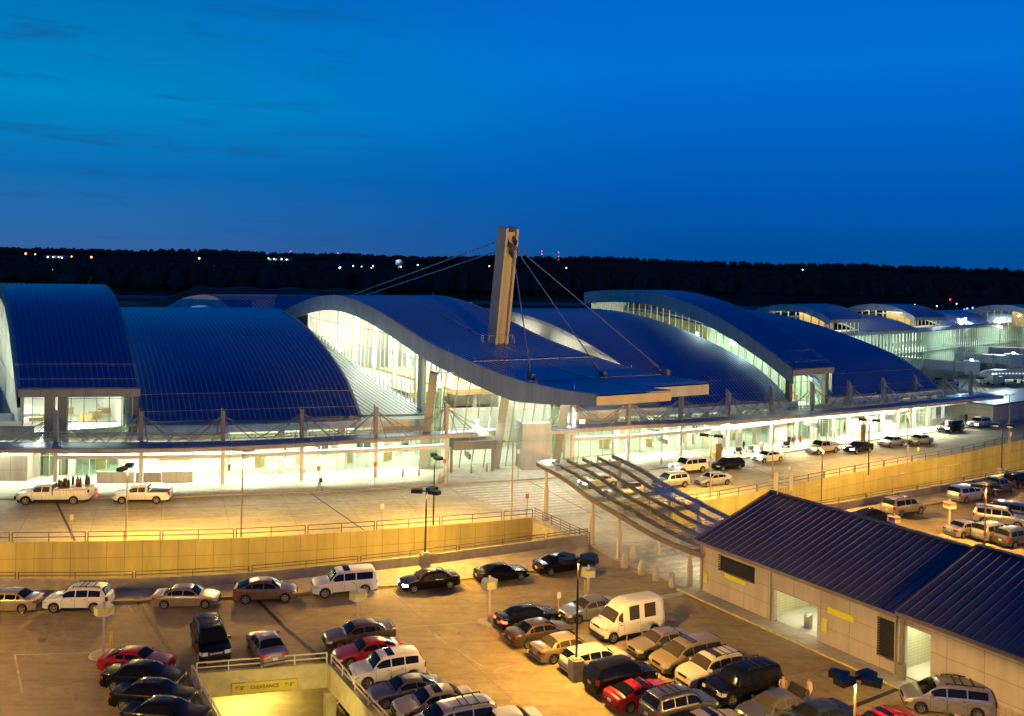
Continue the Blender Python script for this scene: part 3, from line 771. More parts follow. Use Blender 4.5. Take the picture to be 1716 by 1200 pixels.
for base, a, bw in ((A_L, 31, 11.6), (E_L2, 28, 10.3)):
    b = Vector((base.x, base.y, 0)); n1 = nvec(a); s1 = Vector((n1.y, -n1.x, 0)); t = MB()
    def q(s, d, z): return b+s1*s+n1*d+Vector((0, 0, z))
    t.quad(q(.8, 3, 4.9), q(bw, 3, 4.9), q(bw, 56, 4.9), q(.8, 56, 4.9)); t.quad(q(.6, 56, 4.9), q(bw, 56, 4.9), q(bw, 56, 19.8), q(.6, 56, 19.8)); t.quad(q(.8, 34, 4.9), q(bw, 34, 4.9), q(bw, 34, 9), q(.8, 34, 9))
    t.build('upper_floor', M['floor_in'], TERM)
    t = MB(); dl = [2+2*i for i in range(16)]; t.strip([q(bw, d, 4.9) for d in dl], [q(bw, d, prof_z(HIGHA, d)-.6) for d in dl]); t.build('hall_wall', M['whitepanel'], TERM)
    dl = [32+2*i for i in range(13)]; t = MB(); t.strip([q(bw, d, 4.9) for d in dl], [q(bw, d, prof_z(HIGHA, d)-.6) for d in dl]); t.build('hall_wall', M['whitepanel'], TERM)
    for k in range(7):
        p = q(2.5+1.4*k, 8+2.2*(k % 4), 4.9); t.box((p.x, p.y, 5.4), (1.5, .8, .95), R(a))
    t.build('counter', M['wood'], TERM)

# --- ground level facade in bays, positions read along the curve
SL = [0]
for i in range(1, len(FACADE)): SL.append(SL[-1]+(FACADE[i]-FACADE[i-1]).length)
def s_of(px):
    wx, wz = ray(px, 780)
    for i in range(len(FACADE)-1):
        a, b = FACADE[i], FACADE[i+1]; fa = a.x*FPX-a.y*wx; fb = b.x*FPX-b.y*wx
        if fa <= 0 <= fb: return SL[i]+(SL[i+1]-SL[i])*(-fa)/(fb-fa)
    return 0 if px < 0 else SL[-1]
def f_at(s, z=0., out=0.):
    i = 0
    while i < len(SL)-2 and SL[i+1] < s: i += 1
    a, b = FACADE[i], FACADE[i+1]; t_ = (b-a).normalized(); p = a.lerp(b, (s-SL[i])/(SL[i+1]-SL[i]))
    return Vector((p.x+t_.y*out, p.y-t_.x*out, z))
def bay(x0, x1, kind, out=0.):
    s0, s1 = s_of(x0), s_of(x1); L = s1-s0
    if kind == 'panel':
        n = max(1, int(L/1.2)); A = [f_at(s0+L*i/n, .15, out) for i in range(n+1)]
        t = MB(); t.strip(A, lift(A, 5.25)); t.build('wall_panel', M['whitepanel'], TERM)
    elif kind in ('glass', 'fins', 'door'):
        sp_ = 1.5 if kind == 'glass' else (1.1 if kind == 'fins' else 1.9)
        n = max(1, round(L/sp_)); A = [f_at(s0+L*i/n, .15, out) for i in range(n+1)]
        glazing(TERM, A, lift(A, 5.25), hb=(2.55, 4.1) if kind != 'door' else (2.4, 2.75), name='entrance_door' if kind == 'door' else 'bay_glazing', mw=.06 if kind != 'fins' else .1)
    if kind == 'door':
        t = MB(); A = [f_at(s0+L*i/6, 4.1, out+.25) for i in range(7)]; t.strip(A, lift(A, 5.25)); t.build('door_header', M['beige'], TERM)
    if kind == 'counter':
        t = MB(); A = [f_at(s0+L*i/4, 2.7, out) for i in range(5)]; t.strip(A, lift(A, 5.25))
        A = [f_at(s0+L*i/4, .15, out) for i in range(5)]; t.strip(A, lift(A, 1.2)); A = [f_at(s0+L*i/4, .15, -1.5) for i in range(5)]; t.strip(A, lift(A, 3)); t.build('kerbside_counter', M['whitepanel'], TERM)
for x0, x1, k in ((-90, 63, 'panel'), (63, 122, 'glass'), (122, 206, 'door'), (206, 262, 'panel'), (262, 322, 'counter'), (322, 376, 'panel'), (376, 508, 'glass'), (508, 636, 'fins'), (640, 716, 'door'),
                  (948, 1030, 'door'), (1030, 1112, 'glass'), (1112, 1180, 'glass'), (1180, 1236, 'fins'), (1236, 1296, 'glass'), (1296, 1330, 'panel'), (1330, 1362, 'glass'), (1362, 1420, 'door'), (1420, 1472, 'panel'), (1472, 1500, 'counter'), (1500, 1552, 'fins')):
    bay(x0, x1, k)
for px in (62, 122, 206, 376, 470, 508, 571, 636, 716, 948, 1030, 1075, 1112, 1152, 1180, 1208, 1236, 1266, 1296, 1330, 1362, 1392, 1420, 1447, 1472, 1500, 1526, 1552):
    p = f_at(s_of(px), 2.7, .1); q = f_at(s_of(px)+.5, 2.7, .1); an = math.atan2(q.y-p.y, q.x-p.x)
    t = MB(); t.box(p, (.75, .6, 5.1), an); t.build('pilaster', M['mull'], TERM)
def band(x0, x1, z0, z1, out, m, nm):
    s0, s1 = s_of(x0), s_of(x1); n = max(2, int((s1-s0)/1.5)); A = [f_at(s0+(s1-s0)*i/n, z0, out) for i in range(n+1)]; B = lift(A, z1)
    t = MB(); t.strip(A, B); t.strip(B, [f_at(s0+(s1-s0)*i/n, z1, -3.) for i in range(n+1)]); t.build(nm, m, TERM)
band(232, 722, 5.25, 6.1, .25, M['whitepanel'], 'eave_band'); band(948, 1112, 5.25, 6.3, .3, M['whitepanel'], 'eave_band')
band(1112, 1334, 5.25, 6.1, .25, M['whitepanel'], 'eave_band'); band(1388, 1574, 5.25, 6.1, .25, M['whitepanel'], 'eave_band')
band(-90, 58, 4.6, 6.0, .3, M['beige'], 'eave_band')
t = MB(); A = [f_at(s_of(-80)+(s_of(60)-s_of(-80))*i/8, .15, 2.4) for i in range(9)]; B = lift(A, 3.1)
t.strip(A, B); t.strip(B, [p+Vector((0, 2.4, 0)) for p in B]); t.quad(A[-1], B[-1], B[-1]+Vector((-.4, 2.4, 0)), A[-1]+Vector((-.4, 2.4, 0))); t.build('plant_enclosure', M['beige'], TERM)
# low ceiling over the ground level halls
t = MB(); n_c = [f_at(SL[-1]*i/60, 5.2, -.3) for i in range(61)]
i0 = [i for i in range(61) if s_of(206) < SL[-1]*i/60 < s_of(716)]; i1 = [i for i in range(61) if s_of(955) < SL[-1]*i/60 < s_of(1330)]; i2 = [i for i in range(61) if s_of(1390) < SL[-1]*i/60 < s_of(1570)]
for idx in (i0, i1, i2):
    A = [n_c[i] for i in idx]; t.strip(A, [f_at(SL[-1]*i/60, 5.2, -13) for i in idx])
t.build('interior_ceiling', M['soffit'], TERM)
# baggage desks, seats and dividers seen through the glass
for k, px in enumerate(range(80, 720, 24)):
    p = f_at(s_of(px), .17, -4-3*(k % 3)); t = MB(); t.box((p.x, p.y, .17+.55+.2*(k % 2)), (1.6, .7, 1.1+.4*(k % 2)), .3*k); t.build('hall_furniture', (M['wood'], M['greywall'], M['darkblue'])[k % 3], TERM)
for k, px in enumerate(range(965, 1560, 24)):
    p = f_at(s_of(px), .17, -4-3*(k % 3)); t = MB(); t.box((p.x, p.y, .17+.55+.2*(k % 2)), (1.6, .7, 1.1+.4*(k % 2)), .3*k); t.build('hall_furniture', (M['wood'], M['greywall'], M['darkblue'])[k % 3], TERM)

# --- roof mast with its stays
MBs, MT = cpt(9.7, 4.6, 15.2), cpt(9.5, 1.9, 30.6)
ax = (MT-MBs); t = MB()
for s in (-1, 1):
    a, b = MBs+CS*s*.82, MT+CS*s*.78
    t.beam(a, b, 2.3, .34, up=CS)
t.build('roof_mast', M['steel'], TERM)
t = MB(); t.beam(MBs-CN*.5, MBs.lerp(MT, .96)-CN*.5, 1.5, .25, up=CN); t.build('mast_web', M['steel'], TERM)
t = MB(); tp = MBs.lerp(MT, .88)
for s, dz in ((-.4, 0), (.4, .5), (0, -1.2)): t.beam(tp-CN*.6+CS*s+Vector((0, 0, dz)), tp-CN*1.7+CS*s+Vector((0, 0, dz-.8)), .12, .7)
t.build('stay_bracket', M['darkblue'], TERM)
t = MB()
q = cpt(9.7, 4.6, 15.5)
for k in range(12):
    a1, a2 = 2*PI*k/12, 2*PI*(k+1)/12
    t.beam(q+Vector((2.2*math.cos(a1), 2.2*math.sin(a1), .9)), q+Vector((2.2*math.cos(a2), 2.2*math.sin(a2), .9)), .06, .06)
    t.beam(q+Vector((2.2*math.cos(a1), 2.2*math.sin(a1), -.9)), q+Vector((2.2*math.cos(a1), 2.2*math.sin(a1), .9)), .05, .05)
t.build('mast_guardrail', M['steel'], TERM)
def on_wave(px, py):
    z = 14.
    for _ in range(30):
        p = at(px, py, z); d = (p-CA).dot(CN); z = z*.5+.5*prof_z(CP, d)
    return at(px, py, z)
for px, py in ((890, 636), (1010, 632), (1116, 628)):
    a = on_wave(px, py); st = MBs.lerp(MT, .86)-CN*1.3; t = MB(); d = (st-a).normalized()
    t.tube(a+Vector((0, 0, .2))+d*1.2, st, .075, n=6); t.build('stay_cable', M['galv'], TERM)
    t = MB(); t.tube(a+d*.9, a+d*2.6, .16, .09, n=8); t.box(a+Vector((0, 0, .3)), (.5, .9, .7), R(30)); t.build('stay_anchor', M['darkblue'], TERM)
for s, dz in ((2.2, 0.), (4.6, -1.3)):
    a = cpt(s, 40.5, prof_z(CP, 40.5)+.1); t = MB(); t.tube(MBs.lerp(MT, .9)+CN*.9+Vector((0, 0, dz)), a, .085, n=6); t.build('stay_cable', M['galv'], TERM)
# lightning rods and roof hatch
t = MB()
for d in range(-28, 52, 7):
    for s in (.2, 17.8): q = cpt(s, d, prof_z(CP, d)); t.tube(q, q+Vector((0, 0, .7)), .02, n=4)
t.build('lightning_rod', M['galv'], TERM)

# --- kerbside canopies on masts
def canopy(front_px, back, mast_px, label, x0cap=0):
    Fr = resample([at(x, y, 4.9) for x, y in front_px], 1.2); Fr = lift(Fr, 4.9)
    # nearest facade offset as the back edge
    Bk = []
    for p in Fr:
        d = (CC-Vector((p.x, p.y, 0))).normalized(); best = None
        for i in range(len(FACADE)-1):
            a, b = FACADE[i], FACADE[i+1]; e = b-a; den = d.x*e.y-d.y*e.x
            if abs(den) < 1e-6: continue
            w_ = a-p; tt = (w_.x*e.y-w_.y*e.x)/den; uu = (w_.x*d.y-w_.y*d.x)/den
            if -.01 <= uu <= 1.01 and tt > 0: best = tt if best is None else min(best, tt)
        Bk.append(Vector((p.x, p.y, 0))+d*min(best if best else 6, back))
    Bk = lift(Bk, 4.9)
    root = empty('entrance_canopy', (Fr[len(Fr)//2].x, Fr[len(Fr)//2].y, .15), label, 'canopy', 'kerbside entrance canopies')
    mid = [f.lerp(b, .36) for f, b in zip(Fr, Bk)]; fr2 = [f.lerp(b, .04) for f, b in zip(Fr, Bk)]
    t = MB(); t.strip(lift(Fr, 4.9), lift(mid, 5.02), 0); t.strip(lift(Fr, 4.62), lift(mid, 4.7), 0); t.build('metal_roof', M['canroof'], root)
    t = MB(); t.strip(lift(mid, 4.93), lift(Bk, 4.96), 0); t.build('glass_roof', M['cglass'], root)
    t = MB(); t.strip(lift(Fr, 4.38), lift(Fr, 4.84)); t.strip(lift(Fr, 4.84), lift(fr2, 4.94)); t.quad(Fr[0]-Vector((0, 0, .5)), Fr[0], mid[0], mid[0]-Vector((0, 0, .4))); t.quad(Fr[-1]-Vector((0, 0, .5)), Fr[-1], mid[-1], mid[-1]-Vector((0, 0, .4))); t.build('edge_fascia', M['beige'], root)
    t = MB()
    for i in range(0, len(Fr), 2): t.beam(mid[i]-Vector((0, 0, .05)), Bk[i]-Vector((0, 0, .05)), .09, .16)
    t.strip(lift(mid, 4.7), lift(mid, 5.05)); q5 = [m_.lerp(b, .95) for m_, b in zip(mid, Bk)]
    for q6 in (mid, [m_.lerp(b, .5) for m_, b in zip(mid, Bk)], q5):
        for i in range(len(q6)-1): t.beam(q6[i]+Vector((0, 0, -.02)), q6[i+1]+Vector((0, 0, -.02)), .12, .2)
    t.build('purlin', M['galv'], root)
    cols = []
    for k, (px, py) in enumerate(mast_px):
        b = at(px, py, 5.0); cols.append(b)
        tn = (P3(math.atan2(b.x-CC.x, CC.y-b.y)+.01, 240)-P3(math.atan2(b.x-CC.x, CC.y-b.y)-.01, 240)).normalized(); rdl = Vector((-tn.y, tn.x, 0)); an = math.atan2(tn.y, tn.x)
        t = MB(); t.box((b.x, b.y, 6.75), (.34, .6, 3.5), an); t.box((b.x-tn.x*.24, b.y-tn.y*.24, 7.0), (.1, .5, 3.6), an); t.build('mast', M['mastm'], root)
        t = MB(); top = b+Vector((0, 0, 2.9))
        for s in (-1, 1):
            for u, v_ in ((3.6, -1.3), (3.1, 1.0), (1.0, -1.7), (5.2, -.2)):
                f = b+tn*s*u+rdl*v_; f.z = 5.05; t.tube(top+tn*s*.2, f, .05, n=5)
        t.build('strut', M['mastm'], root)
        t = MB(); t.box((b.x, b.y+.1, 2.45), (.42, .42, 4.6), an); t.build('column', M['white'], root)
    t = MB()
    for a, b in zip(cols, cols[1:]):
        if (b-a).length < 16: t.beam((a.x, a.y, 3.35), (b.x, b.y, 3.35), .4, .42)
    t.build('tie_beam', M['white'], root)
    t = MB()
    for a, b in zip(cols, cols[1:]):
        if (b-a).length < 16:
            d = (b-a).normalized(); t.beam(Vector((a.x, a.y, 3.62))+d*.4, Vector((b.x, b.y, 3.62))-d*.4, .10, .06)
    t.build('tube_light', M['lampwhite'], root)
    return root, cols
M['canroof'] = mat('canopy_metal', (.20, .26, .42), .4, .6)
M['mastm'] = mat('mast_grey_paint', (.30, .28, .29), .5, .2)
can1, cols1 = canopy([(-80, 751), (0, 751), (240, 751), (420, 746), (600, 736), (740, 728), (838, 722)], 8.5,
    [(94, 741), (237, 741), (374, 740), (506, 735), (630, 731), (748, 725)], 'left kerbside canopy hung from strut masts, ending before the wave hall glass')
can2, cols2 = canopy([(920, 722), (1050, 713), (1236, 703), (1400, 690), (1500, 681), (1600, 671), (1682, 663)], 8.5,
    [(960, 714), (1053, 711), (1141, 704), (1220, 697), (1293, 690), (1361, 682), (1423, 678), (1480, 673), (1533, 667), (1581, 662), (1626, 657)], 'right kerbside canopy hung from eleven strut masts, ending beyond the last vault')
# ------------------------------------------------------------------ light inside the building and under the canopies
def strip_lights(x0, x1, n, z, out, power, size, color, sy=2.0, down=True):
    s0, s1 = s_of(x0), s_of(x1)
    for i in range(n):
        s = s0+(s1-s0)*(i+.5)/n; p = f_at(s, z, out); q = f_at(s+.5, z, out); an = math.atan2(q.y-p.y, q.x-p.x)
        light_area('ceiling_light', p, (s1-s0)/n*.8, power, color, (0 if down else PI, 0, an), sy=sy)
strip_lights(60, 716, 6, 5.1, -6, 1100, 8, GREENW, 5)
strip_lights(955, 1550, 6, 5.1, -6, 1100, 8, GREENW, 5)
strip_lights(-80, 720, 6, 4.6, 2.6, 1450, 8, GREENW, .8)
strip_lights(955, 1560, 7, 4.6, 2.6, 1450, 8, GREENW, .8)
for k in range(3):
    p = cols2[-1-k]; light_area('canopy_light', (p.x, p.y, 4.5), 3, 300, GREENW)
# wave hall
WARMW = (1.0, .97, .80)
for d, pw in ((6, 1200), (22, 4000), (38, 5000)):
    p = cpt(9, d, prof_z(CP, d)-3.0); light_area('hall_light', p, 13, pw, WARMW, (0, 0, R(30)), sy=7)
for d in (12, 30, 46):
    p = cpt(9, d, 9.); light_area('hall_uplight', p, 12, 9000, WARMW, (PI, 0, R(30)), sy=6)
for base, a, pw in ((A_L, 31, 900), (E_L2, 28, 1500)):
    b = Vector((base.x, base.y, 0)); n1 = nvec(a); s1 = Vector((n1.y, -n1.x, 0))
    for d in (6, 16, 27): 
        p = b+s1*6.3+n1*d+Vector((0, 0, prof_z(HIGH, d)-3.0 if d > 8 else 8.8)); light_area('hall_light', p, 7, pw if d > 8 else pw*.3, WARMW, (0, 0, R(a)), sy=6)
    for d in (9, 19, 29): light_point('hall_lamp', b+s1*4.5+n1*d+Vector((0, 0, 9.5+d*.1)), 1500 if a == 31 else 1800, WARMW)
    for d in (40, 50): light_point('hall_lamp', b+s1*4.0+n1*d+Vector((0, 0, 13)), 1500, WARMW, .35)
for d in (14, 26, 40):  # assumed uplights added to brighten the gable, no fixture modelled
    p = Vector((D_L[0], D_L[1], 0))+nvec(27.5)*d-Vector((1.6, .9, 0)); p.z = prof_z(LOW, d)-2.2
    light_area('assumed_gable_wash', p, 9, 190, (1, .97, .72), (R(90), 0, R(27.5+90+180)), sy=.5)
for d in (6, 16, 27, 38, 49): light_point('hall_lamp', cpt(8, d, 10.5), 1500 if d > 10 else 1000, WARMW, 1.2)
# floodlights at the canopy ends, aimed at the glass
def flood(px, py, z, aim, label, pw):
    p = at(px, py, z); t = MB()
    t.tube((p.x, p.y, z-.7), (p.x, p.y, z-.2), .05, n=6); t.box((p.x, p.y, z), (.7, .35, .45), .3)
    root = empty('floodlight', (p.x, p.y, z-.7), label, 'floodlight'); t.build('housing', M['galv'], root)
    t = MB(); t.box((p.x-.05, p.y-.2, z), (.55, .06, .35), .3); t.build('lamp', M['lamphot'], root)
    d = Vector(aim)-p; l = light_spot('floodlight_beam', p+d.normalized()*.5, pw, (.93, 1, .95), 120, .5, d.to_track_quat('-Z', 'Y').to_euler(), .25)
flood(798, 716, 5.7, (2, 130, 6), 'bright white floodlight at the right end of the left canopy', 1300)
flood(976, 706, 5.9, (0, 128, 6), 'bright white floodlight at the left end of the right canopy', 1100)
for px, py in ((850, 800), (905, 812)):
    pass
light_area('roof_downlight', cpt(6, -14, 12.7), 1.5, 1300, (.97, 1, .86), (0, 0, R(30)), sy=1.5)
light_area('roof_downlight', cpt(12, -6, 13.2), 1.5, 1200, (.97, 1, .86), (0, 0, R(30)), sy=1.5)

# ------------------------------------------------------------------ glass walkway canopy
def gc(px, py, z): p = at(px, py, z); return p
edge_l = [gc(900, 772, 5.75), gc(945, 797, 5.2), gc(988, 829, 4.55), gc(1028, 852, 4.25), gc(1075, 880, 3.75), gc(1120, 903, 3.45), gc(1178, 925, 3.3)]
EL = resample(edge_l, 1.5)
WK = Vector((7.9, 4.4, 0)).normalized()*9.4
M['canst'] = mat('canopy_bronze_steel', (.20, .15, .11), .5, .2)
root = empty('walkway_canopy', (EL[8].x, EL[8].y, 0), 'curving glass and steel canopy sheltering the walkway from the crosswalk to the parking pavilion', 'canopy')
def gpt(i, f, dz=0.): return EL[i]+WK*f+Vector((0, 0, dz))
n = len(EL)
t = MB()
for i in range(n-1):
    for j in range(5):
        a, b = j/5+.004, (j+1)/5-.004; e = (EL[i+1]-EL[i])*.012; t.quad(gpt(i, a)+e, gpt(i+1, a)-e, gpt(i+1, b)-e, gpt(i, b)+e)
t.build('glass_roof', M['cglass'], root)
for j in range(6):
    t = MB()
    for i in range(n-1): t.beam(gpt(i, j/5, -.32), gpt(i+1, j/5, -.32), .2 if j in (0, 5) else .3, .40 if j in (0, 5) else .26)
    t.build('rib', M['canst'], root)
t = MB()
for i in range(n):
    for j in range(6): t.tube(gpt(i, j/5, -.2), gpt(i, j/5, .03), .05, n=5)
    t.tube(gpt(i, 0, -.12), gpt(i, 1, -.12), .022, n=4)
t.build('glazing_clamp', M['galv'], root)
for px, by in ((916, 874), (988, 912), (1028, 937), (1149, 990)):
    g = at(px, by, 0); i = min(range(n), key=lambda k: (EL[k].xy-g.xy).length); zt = EL[i].z-.5
    for side in (0, 1):
        q = Vector((EL[i].x, EL[i].y, 0))+WK*(side*.96+.02)
        t = MB(); t.box((q.x, q.y, zt*.33), (.34, .34, zt*.66), R(29)); t.box((q.x, q.y, zt*.8), (.22, .26, zt*.42), R(29)); t.box((q.x, q.y, .04), (.6, .6, .08), R(29)); t.build('post', M['steel'], root)
    t = MB(); a = Vector((EL[i].x, EL[i].y, zt)); t.beam(a, a+WK, .25, .4); t.build('cross_beam', M['steel'], root)
for i in (2, 7, 13): 
    if i < n: light_area('canopy_downlight', gpt(i, .5, -.5), 3, 90, (1, .97, .72))
light_area('canopy_downlight', gpt(n-2, .55, -.5), 4, 420, (1, .97, .66))

wp = [at(990, 915), at(1030, 939), at(1100, 966), at(1171, 994)]
M['pale'] = concrete('pale_walkway_concrete', (.46, .42, .32), (.38, .35, .27), joint=4.0, ang=R(29), jw=.02)
t = MB(); t.strip(lift(wp, .003), lift([p+WK*1.25 for p in wp], .003)); struct(t.build('walkway_pavement', M['pale']))
t = MB(); t.poly([tuple((q_+Vector((0, 0, .003)))[:]) for q_ in (at(893, 872), at(990, 915), at(990, 915)+WK*1.1, at(1047, 860))]); struct(t.build('walkway_pavement', M['pale']))
# ------------------------------------------------------------------ parking pavilion (two gabled metal roofed blocks)
K0 = at(1172, 990); K1 = at(1505, 1135); KD = (K1-K0).normalized(); KN = Vector((-KD.y, KD.x, 0)); KA = math.atan2(KD.y, KD.x)
if KN.x < 0: KN = -KN
KP = empty('parking_pavilion', K0, 'beige panelled parking pavilion with long dark blue standing seam gable roofs', 'building')
def kp(s, d, z): return K0+KD*s+KN*d+Vector((0, 0, z))
LK = (K1-K0).length; L2 = LK+16
def kwall(px, py): return on_wall(px, py, K0, K1)
def wall_holes(name, m, s0, s1, z0, z1, holes, d=0., parent=None, rev=.35):
    xs = sorted({s0, s1, *[h[0] for h in holes], *[h[1] for h in holes]}); zs = sorted({z0, z1, *[h[2] for h in holes], *[h[3] for h in holes]})
    xs = [x for x in xs if s0 <= x <= s1]; zs = [z for z in zs if z0 <= z <= z1]
    t = MB()
    for a, b in zip(xs, xs[1:]):
        for c, e in zip(zs, zs[1:]):
            if any(h[0] <= (a+b)/2 <= h[1] and h[2] <= (c+e)/2 <= h[3] for h in holes): continue
            t.quad(kp(a, d, c), kp(b, d, c), kp(b, d, e), kp(a, d, e), uv=((a, c), (b, c), (b, e), (a, e)))
    for a, b, c, e in holes:
        t.quad(kp(a, d, c), kp(a, d+rev, c), kp(a, d+rev, e), kp(a, d, e)); t.quad(kp(b, d, c), kp(b, d+rev, c), kp(b, d+rev, e), kp(b, d, e))
        t.quad(kp(a, d, e), kp(b, d, e), kp(b, d+rev, e), kp(a, d+rev, e)); t.quad(kp(a, d, c), kp(b, d, c), kp(b, d+rev, c), kp(a, d+rev, c))
    return t.build(name, m, parent)
def rect(x0, y0, x1, y1, xb0=None):
    a = kwall(x0, y0); b = kwall(x1, y1); return [min(a[0], b[0]), max(a[0], b[0]), min(a[1], b[1]), max(a[1], b[1])]
WH = 4.15
lv1 = [kwall(1203, 928)[0], kwall(1265, 950)[0], kwall(1203, 955)[1], kwall(1203, 928)[1]]
op1 = [kwall(1297, 990)[0], kwall(1370, 1010)[0], .12, kwall(1298, 988)[1]]
lv2 = [kwall(1470, 1035)[0], kwall(1499, 1045)[0], kwall(1470, 1098)[1], kwall(1470, 1032)[1]]
op2 = [kwall(1517, 1048)[0], kwall(1562, 1065)[0], .12, kwall(1518, 1047)[1]]
wall_holes('wall', M['beige'], 0, LK+.0, 0.0, WH, [lv1, op1, lv2], parent=KP)
wall_holes('wall', M['whitebeige'] if 0 else M['beige'], LK+.25, L2, 0.0, WH+.25, [op2], d=-.12, parent=KP)
# base course of small block on the second part
t = MB(); t.quad(kp(op2[1]+.05, -.16, .0), kp(L2, -.16, .0), kp(L2, -.16, 1.0), kp(op2[1]+.05, -.16, 1.0), uv=((0, 0), (L2-op2[1], 0), (L2-op2[1], 1.0), (0, 1.0))); t.build('base_course', M['beigeblock'] if 'beigeblock' in M else panels('beige_block', (.42, .32, .24), .4, .2, .014, .5, .8, .05), KP)
t = MB(); t.quad(kp(0, 0, 0), kp(0, 16.4, 0), kp(0, 16.4, WH), kp(0, 0, WH)); t.poly([kp(0, 0, WH), kp(0, 16.4, WH), kp(0, 8.2, 6.95)]); t.quad(kp(0, 16.4, 0), kp(L2, 16.4, 0), kp(L2, 16.4, WH), kp(0, 16.4, WH)); t.build('gable_wall', M['beige'], KP)
def louver(h, nm='louver'):
    t = MB(); a, b, c, e = h; n = int((e-c)/.16)
    t.quad(kp(a, .3, c), kp(b, .3, c), kp(b, .3, e), kp(a, .3, e))
    for i in range(n):
        z = c+(e-c)*(i+.5)/n; t.beam(kp(a, .12, z), kp(b, .12, z), .14, .05, up=(.2, .1, 1))
    t.build(nm, M['louver'], KP)
louver(lv1); louver(lv2)
def lobby(h, depth, lou=False):
    a, b, c, e = h; t = MB()
    A, B = a-.8, b+.8
    t.quad(kp(A, .36, .13), kp(B, .36, .13), kp(B, depth, .13), kp(A, depth, .13), 1)
    t.quad(kp(A, depth, .1), kp(B, depth, .1), kp(B, depth, 3.6), kp(A, depth, 3.6), 0, uv=((0, 0), (B-A, 0), (B-A, 3.5), (0, 3.5)))
    for s in (A, B): t.quad(kp(s, .36, .1), kp(s, depth, .1), kp(s, depth, 3.6), kp(s, .36, 3.6), 0, uv=((0, 0), (depth, 0), (depth, 3.5), (0, 3.5)))
    t.quad(kp(A, .36, 3.6), kp(B, .36, 3.6), kp(B, depth, 3.6), kp(A, depth, 3.6), 1)
    t.build('lobby', [M['cmu'], M['soffit']], KP)
    p = kp((a+b)/2, depth*.5, 3.5); light_area('lobby_light', p, 2.4, 150, (1, .98, .62), (0, 0, KA), sy=1.5)
lobby(op1, 5.0); lobby(op2, 4.0)
t = MB(); a, b = op2[0], op2[1]
for i in range(20): z = 1.1+i*.125; t.beam(kp(a+.1, 3.2, z), kp(b-.9, 3.2, z), .10, .04, up=(.3, .2, 1))
t.build('louver', M['louver'], KP)
t = MB(); q = kp((op1[0]+op1[1])/2+.1, 1.3, .13); t.lathe([(0, 0), (.3, 0), (.32, .95), (.28, 1.0), (.1, 1.02), (0, 1.02)], q, 14)
props(t.build('litter_bin', M['galv'], off=q), 'round steel litter bin inside the lit opening of the parking pavilion', 'bin')
# signs: yellow bands and level plates
def txt(s, size, m, parent, M4, name='lettering', depth=.012, align='CENTER'):
    c = bpy.data.curves.new('tmp', 'FONT'); c.body = s; c.size = size; c.extrude = depth; c.align_x = align; c.align_y = 'CENTER'
    o = bpy.data.objects.new('tmp', c); COL.objects.link(o)
    dg = bpy.context.evaluated_depsgraph_get(); me = bpy.data.meshes.new_from_object(o.evaluated_get(dg)); bpy.data.objects.remove(o)
    me.transform(M4)
    if parent is not None: me.transform(Matrix.Translation(-world_loc(parent)))
    me.materials.clear(); me.materials.append(m); me.name = name
    o = bpy.data.objects.new(name, me); COL.objects.link(o); o.parent = parent; return o
def wall_m4(p, u, nrm):
    u = Vector(u).normalized(); nrm = Vector(nrm).normalized(); v = Vector((0, 0, 1)); v = (v-nrm*v.dot(nrm)).normalized()
    m = Matrix((u, v, nrm)).transposed().to_4x4(); m.translation = p; return m
def sign(px0, py0, px1, py1, h, text=None, ts=.3):
    a, b = kwall(px0, py0), kwall(px1, py1); s0, s1 = a[0], b[0]; z1 = a[1]; z0 = z1-h
    t = MB(); p = kp((s0+s1)/2, -.05, (z0+z1)/2); t.box(p, (s1-s0, .06, h), KA); pl = t.build('sign_panel', M['yellowsign'], KP)
    if text: txt(text, ts, M['white'], pl, wall_m4(kp((s0+s1)/2, -.1, (z0+z1)/2), KD, -KN))
sign(1215, 960, 1251, 972, .32); sign(1388, 1016, 1432, 1030, .42)
sign(1180, 957, 1187, 960, .85, 'L1', .42); sign(1379, 1034, 1387, 1038, .95, 'L1', .5)
t = MB()
for px in (1176, 1292): s = kwall(px, 1000)[0]; t.tube(kp(s+.05, -.08, 0), kp(s+.05, -.08, WH), .06, n=8)
t.tube(kp(LK-.15, -.1, 0), kp(LK-.15, -.1, WH), .07, n=8); t.build('downpipe', M['beige'], KP)
t = MB(); t.tube(kp(LK+.45, -.3, 0), kp(LK+.45, -.3, WH+.2), .17, n=12); t.tube(kp(LK+.45, -.3, 0), kp(LK+.45, -.3, 1.1), .28, n=12); t.build('column', M['beige'], KP)
